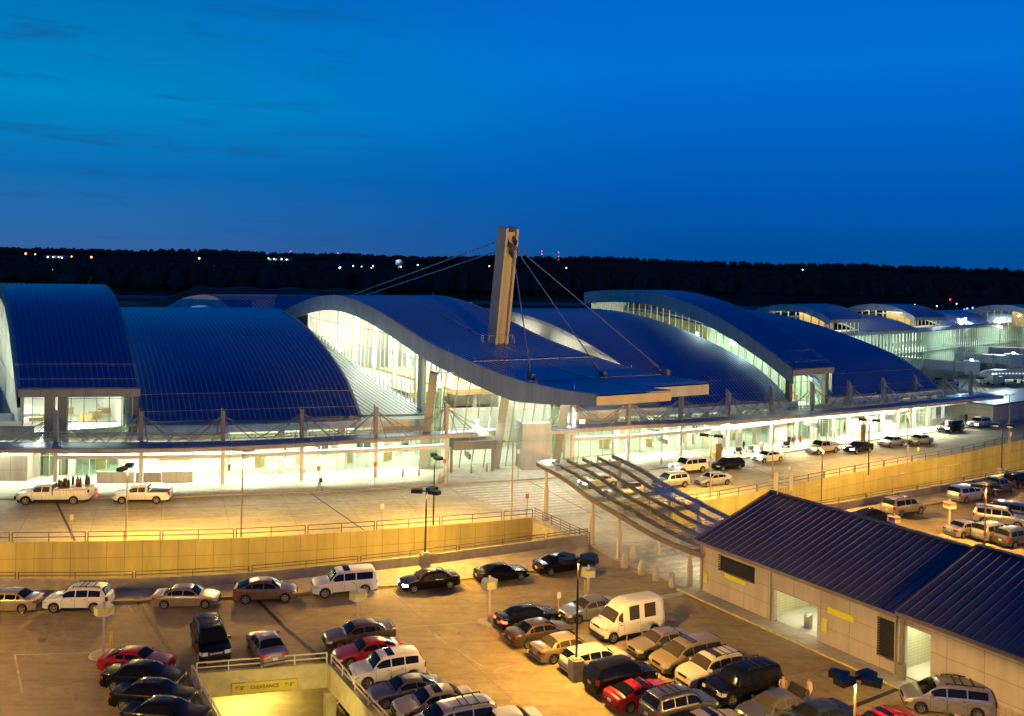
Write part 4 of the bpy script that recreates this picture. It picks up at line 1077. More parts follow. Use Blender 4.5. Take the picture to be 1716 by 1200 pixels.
def gable(s0, s1, ze, zr, eo, nm):
    t = MB(); half = 8.2
    R0, R1 = kp(s0, half, zr), kp(s1, half, zr)
    for sd, d0 in ((0, -eo), (1, 2*half+eo)):
        E0, E1 = kp(s0, d0, ze), kp(s1, d0, ze)
        t.quad(E0, E1, R1, R0, 0); t.quad(E0-Vector((0, 0, .14)), E1-Vector((0, 0, .14)), R1-Vector((0, 0, .14)), R0-Vector((0, 0, .14)), 0)
        t.quad(E0, E1, E1-Vector((0, 0, .14)), E0-Vector((0, 0, .14)), 0)
        n = int((s1-s0)/.62); nr = (E1-E0).cross(R0-E0).normalized()
        if nr.z < 0: nr = -nr
        for i in range(n+1):
            f = i/n; a = E0.lerp(E1, f); b = R0.lerp(R1, f); t.beam(a+nr*.02, b+nr*.02, .03, .045, 1)
    t.beam(R0+Vector((0, 0, .06)), R1+Vector((0, 0, .06)), .4, .1, 0)
    for s in (s0, s1):
        for d0 in (-eo, 2*half+eo): t.beam(kp(s, d0, ze-.05), kp(s, half, zr-.05), .12, .26, 0)
    t.build(nm, [M['kroof'], M['kseam']], KP)
    t = MB(); t.beam(kp(s0, -eo-.07, ze-.06), kp(s1, -eo-.07, ze-.06), .14, .15); t.beam(kp(s0, -eo+.02, ze-.22), kp(s1, -eo+.02, ze-.22), .1, .16); t.build('gutter', M['beige'], KP)
gable(-.25, LK+.1, 4.12, 7.0, .35, 'gable_roof')
gable(LK+.1, L2, 4.38, 7.3, .5, 'gable_roof')
t = MB(); t.box(kp(LK+.1, 8.2, 4.9), (.1, 14, 3.2), KA+PI/2*0); 
# pavement strip with yellow kerb at the pavilion
t = MB(); t.quad(kp(-1.0, 0, .13), kp(L2, 0, .13), kp(L2, -1.55, .13), kp(-1.0, -1.55, .13)); struct(t.build('pavilion_walkway', M['walk']))
t = MB(); t.quad(kp(-1.0, -1.55, 0), kp(L2, -1.55, 0), kp(L2, -1.55, .134), kp(-1.0, -1.55, .134)); t.quad(kp(-1.0, -1.55, .134), kp(L2, -1.55, .134), kp(L2, -1.4, .134), kp(-1.0, -1.4, .134)); struct(t.build('pavilion_kerb', mat('faded_kerb_paint', (.50, .42, .20), .8, noise=.3, nscale=2)))
# small antenna frame behind the ridge
a = at(1290, 832, 7.0); root = empty('antenna_frame', kp(1.2, 8.2, 7.0), 'small antenna rack with flat grey panels at the ridge end of the pavilion roof', 'antenna')
t = MB(); q = kp(1.2, 8.2, 7.0)
for s in (-.55, 0, .45): t.tube(q+Vector((s, 0, 0)), q+Vector((s, 0, 2.0+.2*(s == 0))), .035, n=6)
for z in (.7, 1.2, 1.7): t.beam(q+Vector((-.6, 0, z)), q+Vector((.5, 0, z)), .05, .05)
t.build('frame', M['galv'], root)
for s in (-.75, .55): t = MB(); t.box(q+Vector((s, -.1, 1.2)), (.3, .16, 1.5)); t.build('antenna_panel', M['steel'], root)

# ------------------------------------------------------------------ ramp opening
RP = empty('ramp_structure', (TL+TR)/2, 'yellow lit concrete ramp opening with cream railings and a clearance sign', 'ramp')
def rp(u, v, z): return TL.lerp(TR, u)+rd*v+Vector((0, 0, z))
RW = (TR-TL).length
t = MB()
t.quad(rp(-.0, .0, .06), rp(1, 0, .06), rp(1, 0, -1.5), rp(0, 0, -1.5)); t.quad(rp(0, 0, .06), rp(1, 0, .06), rp(1, -.35, .06), rp(0, -.35, .06)); t.quad(rp(0, -.35, .06), rp(1, -.35, .06), rp(1, -.35, 0), rp(0, -.35, 0)); t.quad(rp(0, 0, -1.5), rp(1, 0, -1.5), rp(1, -.6, -1.5), rp(0, -.6, -1.5))
t.build('end_beam', M['rampc'] if 'rampc' in M else mat('ramp_concrete', (.50, .45, .24), .8, noise=.2, nscale=1.2, bump=.2), RP)
t = MB()
for u, e in ((0, -.045), (1, .045)):
    t.quad(rp(u, 0, .06), rp(u, 26, .06), rp(u, 26, -1.5), rp(u, 0, -1.5)); t.quad(rp(u, 0, .06), rp(u, 26, .06), rp(u+e, 26, .06), rp(u+e, 0, .06)); t.quad(rp(u+e, 0, .06), rp(u+e, 26, .06), rp(u+e, 26, 0), rp(u+e, 0, 0)); t.quad(rp(u, 0, -1.5), rp(u, 26, -1.5), rp(u+e, 26, -1.5), rp(u+e, 0, -1.5))
t.quad(rp(0, .0, -1.5), rp(0, 26, -1.5), rp(0, 26, -4), rp(0, 0, -4))
t.build('side_beam', MATS['ramp_concrete'], RP)
for v in (.6, 6.5, 12.5): t = MB(); p = rp(1.0, v, -2.7); t.box((p.x, p.y, -2.7), (.7, .5, 2.4), R(29)); t.build('column', MATS['ramp_concrete'], RP)
t = MB(); t.quad(rp(.02, -.5, -3.86), rp(.98, -.5, -3.86), rp(.98, 26, -1.2), rp(.02, 26, -1.2)); t.quad(rp(-.5, -9, -3.88), rp(1.5, -9, -3.88), rp(1.5, -.5, -3.87), rp(-.5, -.5, -3.87)); t.build('ramp_slab', M['deck'], RP)
p = rp(.5, .05, -1.05); ud = (TR-TL).normalized()
t = MB(); t.box(p+Vector((0.15, 0, .02)), (4.0, .07, .62), math.atan2(ud.y, ud.x)); sg = t.build('sign_board', M['yellowsignd'] if 'yellowsignd' in M else mat('faded_yellow_board', (.60, .50, .07), .6), RP)
nr = Vector((ud.y, -ud.x, 0))
txt("7'-5\"    CLEARANCE    7'-5\"", .31, M['rail'], sg, wall_m4(p+Vector((.15, 0, .02))+nr*.06, ud, nr), name='lettering')
railing([rp(0, -.15, 0), rp(1, -.15, 0)], .06, .62, 2, M['railw'], 'cream two-rail railing above the clearance sign at the end of the ramp opening', 1.9, 50, .035)
railing([rp(0, 0, 0)+ud*-.2, rp(0, 24, 0)+ud*-.2], .06, .62, 2, M['railw'], 'cream two-rail railing along the left side of the ramp opening', 2.6, 50, .035)
railing([rp(1, 0, 0)+ud*.2, rp(1, 24, 0)+ud*.2], .06, .62, 2, M['railw'], 'cream two-rail railing along the right side of the ramp opening', 2.2, 50, .035)
t = MB(); pa = rp(-.02, -3.4, 0)-ud*1.2; t.beam(pa+Vector((0, 0, .22)), pa+rd*26+Vector((0, 0, .22)), .28, .44); props(t.build('ramp_wheel_stop', MATS['ramp_concrete'], off=pa), 'low concrete barrier beside the left cream ramp railing, behind the row of dark cars', 'barrier')
light_area('ramp_light', rp(.5, -4, -1.7), 3, 800, (1, .80, .22)); light_area('ramp_light', rp(1.7, 4, -1.7), 3, 800, (1, .80, .22)); light_area('ramp_light', rp(.5, 7, -.5), 5, 260, (1, .78, .20), (R(80), 0, math.atan2(ud.y, ud.x)), sy=.5)  # last light is added to brighten the end beam, no fixture behind it
LK_ = 9.0
# ------------------------------------------------------------------ lamp posts
def lamp_post(bx, by, hx, hy, heads, label, kind='box', power=900, ped=False, m=None, color=SODIUM, zb=0., signs=(), group='box headed parking lamp posts', z_h=None, arm=.8):
    b = at(bx, by, zb); 
    wx, wz = ray(hx, hy); zt = EYE+wz*b.y/FPX
    if z_h: zt = z_h
    root = empty('street_lamp', b, label, 'street lamp', group); m = m or M['darksteel']
    t = MB(); z0 = zb
    if ped:
        t2 = MB(); t2.box((b.x, b.y, zb+.65), (.75, .75, 1.3), .4); t2.box((b.x, b.y, zb+1.35), (.55, .55, .12), .4); t2.build('pedestal', M['pedm'], root); z0 = zb+1.4
    t.tube((b.x, b.y, z0), (b.x, b.y, zt), .085, .06, n=8); t.build('pole', m, root)
    if kind == 'box':
        for k, an in enumerate(heads):
            a = R(an); d = Vector((math.cos(a), math.sin(a), 0)); c = Vector((b.x, b.y, zt))+d*arm
            t = MB(); t.beam((b.x, b.y, zt), c, .07, .09); t.box(c, (.95, .62, .3), a); hd = t.build('lamp_head', M['darksteel'], root)
            t = MB(); t.box(c-Vector((0, 0, .16)), (.6, .4, .03), a); t.build('lens', M['lampsod'], hd)
        light_spot('sodium_lamp', (b.x, b.y, zt-.25), power*LK_, color, 174, .12, (0, 0, 0), .14)
    else:
        t = MB(); a = R(heads[0]); d = Vector((math.cos(a), math.sin(a), 0)); c = Vector((b.x, b.y, zt))
        t.beam(c-d*1.0, c+d*1.0, .07, .07)
        for s in (-1, 1): t.box(c+d*s*.95+Vector((0, 0, .1)), (.3, .22, .12), a)
        t.build('cross_arm', m, root)
    for px, py, w_, h_ in signs:
        wx, wz = ray(px, py); z = EYE+wz*b.y/FPX
        t = MB(); t.box((b.x+.32, b.y-.1, z), (w_, .03, h_), .5); t.build('sign', M['signw'], root)
    return root
M['pedm'] = mat('lamp_pedestal_concrete', (.42, .38, .24), .8, noise=.2, nscale=3)
M['signw'] = mat('sign_white', (.62, .58, .50), .5)
M['tanpole'] = mat('tan_pole_paint', (.38, .28, .17), .5)
RB = 1.5
LP = [
 (211, 905, 214, 783, (100, 260), 'two-headed box lamp post on the far left road edge, in front of the white pickup', 900*RB, False),
 (726, 882, 727, 765, (100, 300), 'two-headed box lamp post on the road edge beside the hatched road marking', 1000*RB, False),
 (712, 953, 714, 823, (180, 330, 60), 'three-headed box lamp post standing on the parapet walkway behind the black sedan with lit headlights', 1500, True),
 (965, 1139, 969, 936, (150, 210, 30, 330), 'tall four-headed box lamp post on a concrete pedestal between the parked rows', 1500, True),
 (1430, 1310, 1430, 1136, (150, 210, 30, 330), 'four-headed box lamp post close to the camera in front of the parking pavilion', 1300, True),
 (1190, 834, 1191, 730, (160, 340), 'two-headed box lamp post behind the white large SUV on the road edge', 900*RB, False),
 (1455, 796, 1456, 704, (160, 340), 'two-headed dark box lamp post on the road edge beside the black compact SUV', 900*RB, False),
 (1650, 925, 1649, 815, (160, 350), 'two-headed box lamp post above the cars parked at the far right', 1100, False),
 (1678, 803, 1678, 712, (160, 340), 'two-headed box lamp post on a pedestal by the parapet at the far right', 900, True),
]
for bx, by, hx, hy, hd, lb, pw, pd in LP:
    lamp_post(bx, by, hx, hy, hd, lb, power=pw, ped=pd, m=M['tanpole'] if bx in (211, 1190, 1650, 1430) else None)
# assumed posts of the same kind just out of view, lighting the deck
for x, y, pw in ((-42, 56, 2000), (-27, 39, 1500), (2, 34, 1300), (-12, 76.5, 0), (52, 76, 1300), (80, 96, 1200), (-52, 78, 900)):
    if not pw: continue
    wz = 7.4; b = Vector((x, y, 0)); root = empty('street_lamp', b, 'assumed box headed parking lamp post outside the left or lower edge of the photo', 'street lamp', 'assumed lamp posts beyond the picture edge')
    t = MB(); t.tube((x, y, 0), (x, y, wz), .08, .06); t.build('pole', M['darksteel'], root)
    for an in (0, 180): a = R(an); t = MB(); t.box((x+math.cos(a)*.7, y, wz), (.9, .5, .26)); t.build('lamp_head', M['darksteel'], root)
    light_spot('sodium_lamp', (x, y, wz-.25), pw*LK_, SODIUM, 174, .12, (0, 0, 0), .14)
for bx, by, hx, hy, an, lb in (
 (404, 902, 409, 755, 8, 'slim cross-armed pole at the road edge left of the walking man'),
 (857, 872, 860, 740, 18, 'slim cross-armed pole at the road edge beside the broad crosswalk'),
 (1294, 803, 1295, 705, 25, 'slim pale cross-armed pole rising right of the parked black wagon'),
 (1520, 783, 1521, 684, 30, 'slim pale cross-armed pole at the road edge left of the large black SUV'),
 (1690, 760, 1691, 662, 30, 'slim pale cross-armed pole near the right end of the canopy'),
 (1376, 858, 1376, 756, 90, 'slim tan pole in front of the gold pickup, behind the pavilion roof')):
    lamp_post(bx, by, hx, hy, (an,), lb, kind='T', m=M['tanpole'], group='slim cross-armed poles')
light_spot('sodium_lamp', at(1376, 858)+Vector((0, 0, 6.8)), 1100*LK_, SODIUM, 174, .15)
light_spot('sodium_lamp', at(404, 902)+Vector((0, 0, 7.2)), 1400*LK_, SODIUM, 174, .15)
light_spot('sodium_lamp', at(1520, 783)+Vector((0, 0, 7.2)), 1200*LK_, SODIUM, 165, .5)
# wall-mounted luminaires that wash the trench wall, on the parapet's outer face
for line, idx in ((PAR_L, (6, 18, 30, 41)), (PAR_R, (6, 18, 30, 40))):
    for i in idx:
        if i >= len(line)-1: continue
        p = line[i]; d = (line[i+1]-line[i]).normalized(); nrm = Vector((-d.y, d.x, 0)); q = p+nrm*.6; q.z = -.4
        t = MB(); t.box(q, (.5, .25, .2), math.atan2(d.y, d.x)); props(t.build('wall_light', M['lampsod'], off=q), 'small amber luminaire on the trench side of the parking parapet', 'wall light', 'amber luminaires on the parapet')
        l = light_area('wall_wash', q+nrm*.3-Vector((0, 0, .1)), 4, 1250, (1, .66, .12), (R(72), 0, math.atan2(d.y, d.x)), sy=.3)
# ------------------------------------------------------------------ vehicles
def paint(name, c, metal=.0, rough=.32): return mat('car_paint_'+name, c, rough, metal, .55, spec=.3)
def pchip(P):
    n = len(P); h = [P[i+1][0]-P[i][0] or 1e-6 for i in range(n-1)]; d = [(P[i+1][1]-P[i][1])/h[i] for i in range(n-1)]; m = [d[0]]+[0 if d[i-1]*d[i] <= 0 else 2*d[i-1]*d[i]/(d[i-1]+d[i]) for i in range(1, n-1)]+[d[-1]]
    return h, d, m
_PC = {}
def ips(P, x):
    k = id(P)
    if k not in _PC: _PC[k] = pchip(P)
    h, d, m = _PC[k]
    if x <= P[0][0]: return P[0][1]
    for i in range(len(P)-1):
        if x <= P[i+1][0]:
            t = (x-P[i][0])/h[i]; t2 = t*t; t3 = t2*t
            return (2*t3-3*t2+1)*P[i][1]+(t3-2*t2+t)*h[i]*m[i]+(-2*t3+3*t2)*P[i+1][1]+(t3-t2)*h[i]*m[i+1]
    return P[-1][1]
PAINT = dict(white=paint('white', (.70, .68, .62)), cream=paint('cream', (.66, .58, .44)), beige=paint('beige', (.42, .34, .24), .5), silver=paint('silver', (.45, .43, .42), .6), gold=paint('gold', (.42, .32, .16), .5),
    bronze=paint('bronze', (.20, .13, .09), .5), black=mat('car_paint_black', (.006, .006, .007), .25, 0, .22, spec=.1), red=paint('red', (.32, .012, .010)), navy=paint('navy', (.012, .018, .04), .2), grey=paint('grey', (.11, .11, .12), .5),
    violet=paint('mauve', (.24, .19, .24), .5), brown=paint('brown', (.11, .07, .045), .4), blue=paint('blue', (.05, .09, .25), .4), tan=paint('tan', (.36, .30, .20), .4))
GL = mat('car_glass', (.008, .009, .011), .06, 0, 0, spec=.2)
GLC = mat('car_glass_clear', (.06, .05, .036), .06, 0, 0, spec=.25)
RUB = mat('tyre_rubber', (.018, .018, .018), .85)
RIM = mat('alloy_rim', (.55, .54, .52), .3, .85)
TRIM = mat('black_trim', (.016, .016, .016), .7, spec=.15)
CHROME = mat('chrome', (.7, .7, .7), .15, 1.)
HEADL = mat('headlamp_lens', (.62, .62, .60), .1, .3, 1.)
TAILL = mat('tail_lamp_red', (.35, .01, .008), .15, 0, 1.)
PLATE = mat('number_plate', (.55, .55, .50), .5)
HEADON = emis('headlamp_lit', (1, .96, .85), 45)
TAILON = emis('tail_lamp_lit', (1, .05, .02), 12)
def ip(P, x):
    if x <= P[0][0]: return P[0][1]
    for (a, za), (b, zb) in zip(P, P[1:]):
        if x <= b:
            t = (x-a)/(b-a) if b > a else 0; return za+(zb-za)*t
    return P[-1][1]
# x measured from the nose as a fraction of length; z in metres
KIND = {
 'sedan': dict(L=4.75, W=1.80, H=1.44, wr=.325, ax=(.185, .80), deck=[(0, .62), (.03, .76), (.10, .84), (.27, .95), (.5, .97), (.80, 1.0), (.95, 1.02), (.985, .96), (1, .72)], roof=[(.27, .95), (.40, 1.36), (.47, 1.43), (.60, 1.44), (.70, 1.38), (.84, 1.01)], roofw=.70,
    win=[(.33, .52), (.535, .69), (.70, .755)], ws=(.285, .405), rw=(.71, .825), sill=.22),
 'coupe': dict(L=4.45, W=1.78, H=1.31, wr=.32, ax=(.19, .79), deck=[(0, .56), (.03, .68), (.10, .77), (.29, .88), (.5, .92), (.80, .96), (.95, .95), (.985, .88), (1, .66)], roof=[(.30, .88), (.43, 1.25), (.50, 1.30), (.60, 1.31), (.70, 1.24), (.88, .97)], roofw=.66,
    win=[(.36, .60), (.615, .73)], ws=(.315, .435), rw=(.70, .86), sill=.19),
 'hatch': dict(L=4.7, W=1.86, H=1.60, wr=.36, ax=(.19, .80), deck=[(0, .66), (.03, .84), (.10, .95), (.26, 1.05), (.5, 1.08), (.8, 1.15), (.97, 1.16), (.99, 1.0), (1, .8)], roof=[(.26, 1.05), (.40, 1.50), (.48, 1.59), (.60, 1.60), (.72, 1.54), (.94, 1.18)], roofw=.70,
    win=[(.33, .52), (.535, .70), (.71, .80)], ws=(.275, .40), rw=(.76, .93), sill=.27),
 'suv': dict(L=4.6, W=1.86, H=1.74, wr=.36, ax=(.185, .80), deck=[(0, .68), (.02, .88), (.08, .98), (.25, 1.08), (.5, 1.10), (.8, 1.12), (.97, 1.12), (.99, 1.08), (1, .85)], roof=[(.25, 1.08), (.36, 1.60), (.43, 1.71), (.60, 1.74), (.80, 1.72), (.90, 1.66), (.975, 1.13)], roofw=.76,
    win=[(.31, .50), (.515, .69), (.705, .885)], ws=(.26, .37), rw=(.905, .965), sill=.30),
 'bigsuv': dict(L=5.0, W=2.0, H=1.90, wr=.39, ax=(.175, .785), deck=[(0, .72), (.012, 1.0), (.05, 1.08), (.24, 1.16), (.5, 1.17), (.8, 1.18), (.98, 1.18), (.992, 1.12), (1, .85)], roof=[(.24, 1.16), (.34, 1.76), (.40, 1.87), (.60, 1.90), (.85, 1.89), (.94, 1.84), (.985, 1.2)], roofw=.80,
    win=[(.295, .46), (.475, .64), (.66, .91)], ws=(.25, .35), rw=(.945, .98), sill=.34),
 'wagon': dict(L=4.6, W=1.74, H=1.49, wr=.32, ax=(.185, .79), deck=[(0, .62), (.03, .76), (.10, .85), (.26, .95), (.5, .97), (.8, .99), (.97, .99), (.99, .9), (1, .72)], roof=[(.26, .95), (.38, 1.38), (.45, 1.47), (.60, 1.49), (.84, 1.46), (.90, 1.40), (.97, 1.0)], roofw=.72,
    win=[(.32, .50), (.515, .68), (.695, .88)], ws=(.275, .39), rw=(.90, .965), sill=.22),
 'minivan': dict(L=5.05, W=1.95, H=1.76, wr=.34, ax=(.175, .785), deck=[(0, .62), (.02, .82), (.08, .95), (.19, 1.08), (.4, 1.10), (.8, 1.14), (.98, 1.12), (.992, 1.0), (1, .75)], roof=[(.18, 1.06), (.34, 1.62), (.42, 1.73), (.60, 1.76), (.86, 1.74), (.94, 1.66), (.985, 1.14)], roofw=.76,
    win=[(.285, .45), (.465, .67), (.685, .90)], ws=(.20, .35), rw=(.94, .98), sill=.24),
 'van': dict(L=5.3, W=2.02, H=2.55, wr=.37, ax=(.15, .80), deck=[(0, .85), (.012, 1.1), (.05, 1.2), (.14, 1.28), (.5, 1.30), (.98, 1.32), (.992, 1.3), (1, .9)], roof=[(.14, 1.28), (.25, 2.02), (.27, 2.10), (.36, 2.42), (.46, 2.55), (.9, 2.55), (.965, 2.45), (.985, 2.0), (.992, 1.32)], roofw=.80,
    win=[(.225, .30), (.40, .56), (.64, .82)], ws=(.155, .245), rw=(.97, .985), sill=.38),
 'pickup': dict(L=5.7, W=1.98, H=1.88, wr=.39, ax=(.165, .77), deck=[(0, .75), (.012, 1.02), (.05, 1.10), (.235, 1.18), (.5, 1.18), (.61, 1.18), (.62, 1.22), (.985, 1.24), (.99, 1.2), (1, .85)], roof=[(.235, 1.18), (.33, 1.76), (.385, 1.86), (.48, 1.88), (.575, 1.86), (.60, 1.72), (.615, 1.2)], roofw=.78,
    win=[(.29, .435), (.445, .565)], ws=(.245, .34), rw=(.596, .613), sill=.40),
 'crewtruck': dict(L=7.2, W=2.15, H=2.0, wr=.43, ax=(.14, .79), deck=[(0, .85), (.01, 1.12), (.04, 1.22), (.19, 1.30), (.4, 1.30), (.485, 1.30), (.49, .95), (.51, .95), (.512, 1.52), (.99, 1.52), (.995, 1.4), (1, .85)], roof=[(.19, 1.30), (.265, 1.88), (.31, 1.98), (.40, 2.0), (.465, 1.97), (.48, 1.85), (.487, 1.32)], roofw=.78,
    win=[(.235, .35), (.36, .455)], ws=(.20, .275), rw=(.476, .486), sill=.48),
}
def car_shape(K, lv):
    L, W, H = K['L'], K['W'], K['H']; wh = W/2; rt = K['wr']; ra = rt+.055; axx = [a*L for a in K['ax']]
    xs = set()
    x = 0.0
    for q in [0, .02, .06, .12, .2]+[L-.2, L-.12, L-.06, L-.02, L]: xs.add(round(q, 3))
    x = .3
    while x < L-.3: xs.add(round(x, 3)); x += .11
    for a in axx:
        for k in range(13): xs.add(round(a-ra*math.cos(PI*k/12), 3))
        xs.add(round(a-ra-.004, 3)); xs.add(round(a+ra+.004, 3))
    for p in K['deck']+K['roof']: xs.add(round(p[0]*L, 3))
    xs = sorted(xs); xs = [x for i, x in enumerate(xs) if i == 0 or x-xs[i-1] > .003]
    r0, r1 = K['roof'][0][0], K['roof'][-1][0]
    def sec(x):
        f = x/L; dk = ips(K['deck'], f); top = max(dk, ips(K['roof'], f)) if r0 <= f <= r1 else dk
        e = min(x, L-x); w_ = wh*(1-.16*max(0, 1-e/.55)**2)*(1-.05*max(0, 1-e/.06))
        fr = (top-dk)/max(.01, H-dk) if H > dk else 0
        wb = w_*.955; wt = wb-(wh*.955-wh*K['roofw'])*min(1, fr)*(1.0)
        zb = K['sill']
        if e < .5: zb = K['sill']+.06*(1-e/.5)
        for a in axx:
            if abs(x-a) < ra: zb = max(zb, rt+math.sqrt(max(0, ra*ra-(x-a)**2)))
        rd_ = min(.09, max(.012, (top-dk)*.35)); cr = .035
        zm = max(zb+.02, min(dk-.2, .62)) ; zs = max(zb+.03, dk-.16)
        p = [(0, top+cr), (wt*.55, top+cr*.72), (wt*.88, top-.0), (wt, top-rd_), (wb, dk), (w_*.985, dk-.05), (w_, max(zb+.045, dk-.24)), (w_*.995, max(zb+.03, zm*.98)), (w_*.965, zb)]
        return p, w_
    return xs, sec
def make_car(kind, color, label, cat='car', rack=False, sunroof=False, lit=False, tail_lit=False, clear=False, rims=None, two_tone=None, detail=True, spoiler=False, rsun=True):
    K = KIND[kind]; L, W, H = K['L'], K['W'], K['H']; pm = PAINT[color]
    root = empty({'bigsuv': 'parked_suv', 'suv': 'parked_suv', 'van': 'conversion_van', 'minivan': 'minivan', 'pickup': 'pickup_truck', 'crewtruck': 'service_truck'}.get(kind, 'parked_car'), (0, 0, 0), label, cat)
    xs, sec = car_shape(K, 0); o = L/2
    t = MB(); rows = []
    for x in xs:
        p, w_ = sec(x); rows.append([(o-x, y, z) for y, z in p]+[(o-x, -y, z) for y, z in p[1:]])
    m = len(rows[0]); nh = 9; vs_ = [v for r_ in rows for v in r_]; F_ = []
    for i in range(len(rows)-1):
        for j in range(nh-1):
            F_.append((i*m+j, i*m+j+1, (i+1)*m+j+1, (i+1)*m+j))
        idx = [0]+list(range(nh, m))
        for j in range(len(idx)-1): F_.append((i*m+idx[j+1], i*m+idx[j], (i+1)*m+idx[j], (i+1)*m+idx[j+1]))
    t.add(vs_, F_, 0, True)
    for i in (0, len(rows)-1):
        order = list(range(nh))+list(reversed(range(nh, m))); order = [k for k in order]
        t.add([rows[i][k] for k in order], [tuple(range(len(order)))], 0)
    for f in {K['win'][0][0]-.01, K['win'][0][1]+.008, K['win'][1][1]+.008}:
        for s in (1, -1):
            x = f*L; p, _w = sec(x); pts = [p[4], p[5], p[6], p[7], (p[8][0], p[8][1]*.9+p[7][1]*.1)]
            for a, b in zip(pts, pts[1:]): t.beam((o-x, s*(a[0]+.002), a[1]), (o-x, s*(b[0]+.002), b[1]), .014, .012, 1)
    bd = t.build('body', [pm, TRIM], root)
    t = MB(); t.box((0, 0, .42), (L*.97, W*.72, .42)); t.build('underbody', M['black'], root)
    # panes: sampled from the shell, lifted off it a few millimetres
    def P(x, j, s, off=.008):
        p, w_ = sec(x); a = p[int(j)]; b = p[min(8, int(j)+1)]; f = j-int(j); y = a[0]+(b[0]-a[0])*f; z = a[1]+(b[1]-a[1])*f
        return y, z
    gm = GLC if clear else GL
    def top_pane(nm, f0, f1, jm=2.75, m_=None, off=.012, ymax=None):
        t = MB(); N_ = 6; js = [0, .5, 1, 1.5, 2, jm]
        g = []
        for i in range(N_+1):
            x = (f0+(f1-f0)*i/N_)*L; row = []
            for j in js: y, z = P(x, j, 1); row.append((y, z))
            x0 = o-x; g.append([(x0, -y, z+off) for y, z in reversed(row[1:])]+[(x0, y, z+off) for y, z in row])
        k = len(g[0]); dxs = (ip(K['roof'], f1)-ip(K['roof'], f0))
        sh = -off*.8 if dxs < 0 else off*.8
        vs_ = [(p[0]+sh, p[1], p[2]) for r_ in g for p in r_]
        t.add(vs_, [(i*k+j, i*k+j+1, (i+1)*k+j+1, (i+1)*k+j) for i in range(N_) for j in range(k-1)], 0, True)
        return t.build(nm, m_ or gm, root)
    top_pane('windshield', *K['ws'], m_=gm); top_pane('rear_window', *K['rw'], m_=gm)
    for (f0, f1) in K['win']:
        for s in (1, -1):
            t = MB(); N_ = 6; g = []
            for i in range(N_+1):
                x = (f0+(f1-f0)*i/N_)*L
                pa = P(x, 3.93, s); pb = P(x, 3.12, s); g.append(((o-x, s*(pa[0]+.010), pa[1]), (o-x, s*(pb[0]+.010), pb[1])))
            vs_ = [p for r_ in g for p in r_]
            t.add(vs_, [(2*i, 2*i+1, 2*i+3, 2*i+2) if s > 0 else (2*i, 2*i+2, 2*i+3, 2*i+1) for i in range(N_)], 0); t.build('side_window', gm, root)
    for s in (1, -1):
        for (f0, f1) in K['win'][:2]:
            x = (f1-.035)*L; y, z = P(x, 5.4, s); t = MB(); t.box((o-x, s*(y+.012), z), (.16, .03, .03)); t.build('door_handle', TRIM, root)
    if kind in ('suv', 'bigsuv', 'pickup', 'crewtruck', 'van', 'hatch'):
        for s in (1, -1): t = MB(); t.box((0, s*W*.478, K['sill']+.03), ((K['ax'][1]-K['ax'][0])*L-2*K['wr']-.2, .06, .1)); t.build('sill_trim', TRIM, root)
    # wheels
    rt = K['wr']; wy = W/2-.125
    for a in K['ax']:
        for s in (1, -1):
            t = MB(); c = (o-a*L, s*wy, rt); hw = .105
            t.lathe([(rt*.66, -hw*s), (rt*.93, -hw*s), (rt, -hw*.7*s), (rt, hw*.7*s), (rt*.93, hw*s), (rt*.68, hw*s)], c, 20, axis='y')
            wl = t.build('wheel', RUB, root)
            t = MB(); t.lathe([(rt*.70, .02*s), (rt*.68, hw*s*1.02), (rt*.62, hw*s*.75), (rt*.55, hw*s*.5)], c, 20, axis='y'); 
            for k in range(5):
                an = 2*PI*k/5+.3; cc = Vector(c)+Vector((0, hw*s*.78, 0)); e = cc+Vector((math.cos(an), 0, math.sin(an)))*rt*.64; t.beam(cc, e, .085, .04, up=(0, 1, 0))
            t.lathe([(0, hw*s*.85), (rt*.2, hw*s*.85), (rt*.22, hw*s*.6)], c, 10, axis='y')
            t.build('rim', rims or RIM, wl)
    # lights, grille, plates, mirrors
    dz = ip(K['deck'], .03)
    for s in (1, -1):
        t = MB(); zc = dz-.11; y = s*W*.345
        P4 = [(o+.008, s*W*.26), (o+.002, s*W*.40), (o-.10, s*W*.468), (o-.32, s*W*.502)]
        hh = .075 if kind not in ('van', 'crewtruck', 'pickup', 'bigsuv') else .10
        A = [Vector((x, y, zc-hh)) for x, y in P4]; B = [Vector((x-.05, y*.985, zc+hh*(1-.3*(i == 3)))) for i, (x, y) in enumerate(P4)]
        t.strip(A, B, 0, True); t.build('headlight', HEADON if lit else HEADL, root)
        t = MB(); zc = ip(K['deck'], .97)-(.17 if kind in ('sedan', 'coupe') else .14); hh = .075 if kind in ('sedan', 'coupe') else .17
        if kind in ('sedan', 'coupe', 'hatch'): P4 = [(-o-.008, s*W*.22), (-o-.004, s*W*.40), (-o+.10, s*W*.472), (-o+.24, s*W*.495)]
        else: P4 = [(-o-.008, s*W*.36), (-o-.002, s*W*.41), (-o+.06, s*W*.462), (-o+.14, s*W*.485)]
        A = [Vector((x, y, zc-hh)) for x, y in P4]; B = [Vector((x+.02, y, zc+hh)) for x, y in P4]
        t.strip(A, B, 0, True); t.build('tail_light', TAILON if tail_lit else TAILL, root)
        t = MB(); f = K['win'][0][0]; x = (f+.005)*L; y, z = P(x, 3.95, s); t.box((o-x, s*(y+.10), z+.07), (.12, .18, .13)); t.build('mirror', pm, root)
    t = MB(); t.box((o+.004, 0, dz-.12), (.05, W*.40, .13)); t.box((o-.02, 0, .38), (.06, W*.62, .12)); t.build('grille', TRIM if kind not in ('bigsuv', 'van', 'crewtruck', 'pickup') else CHROME, root)
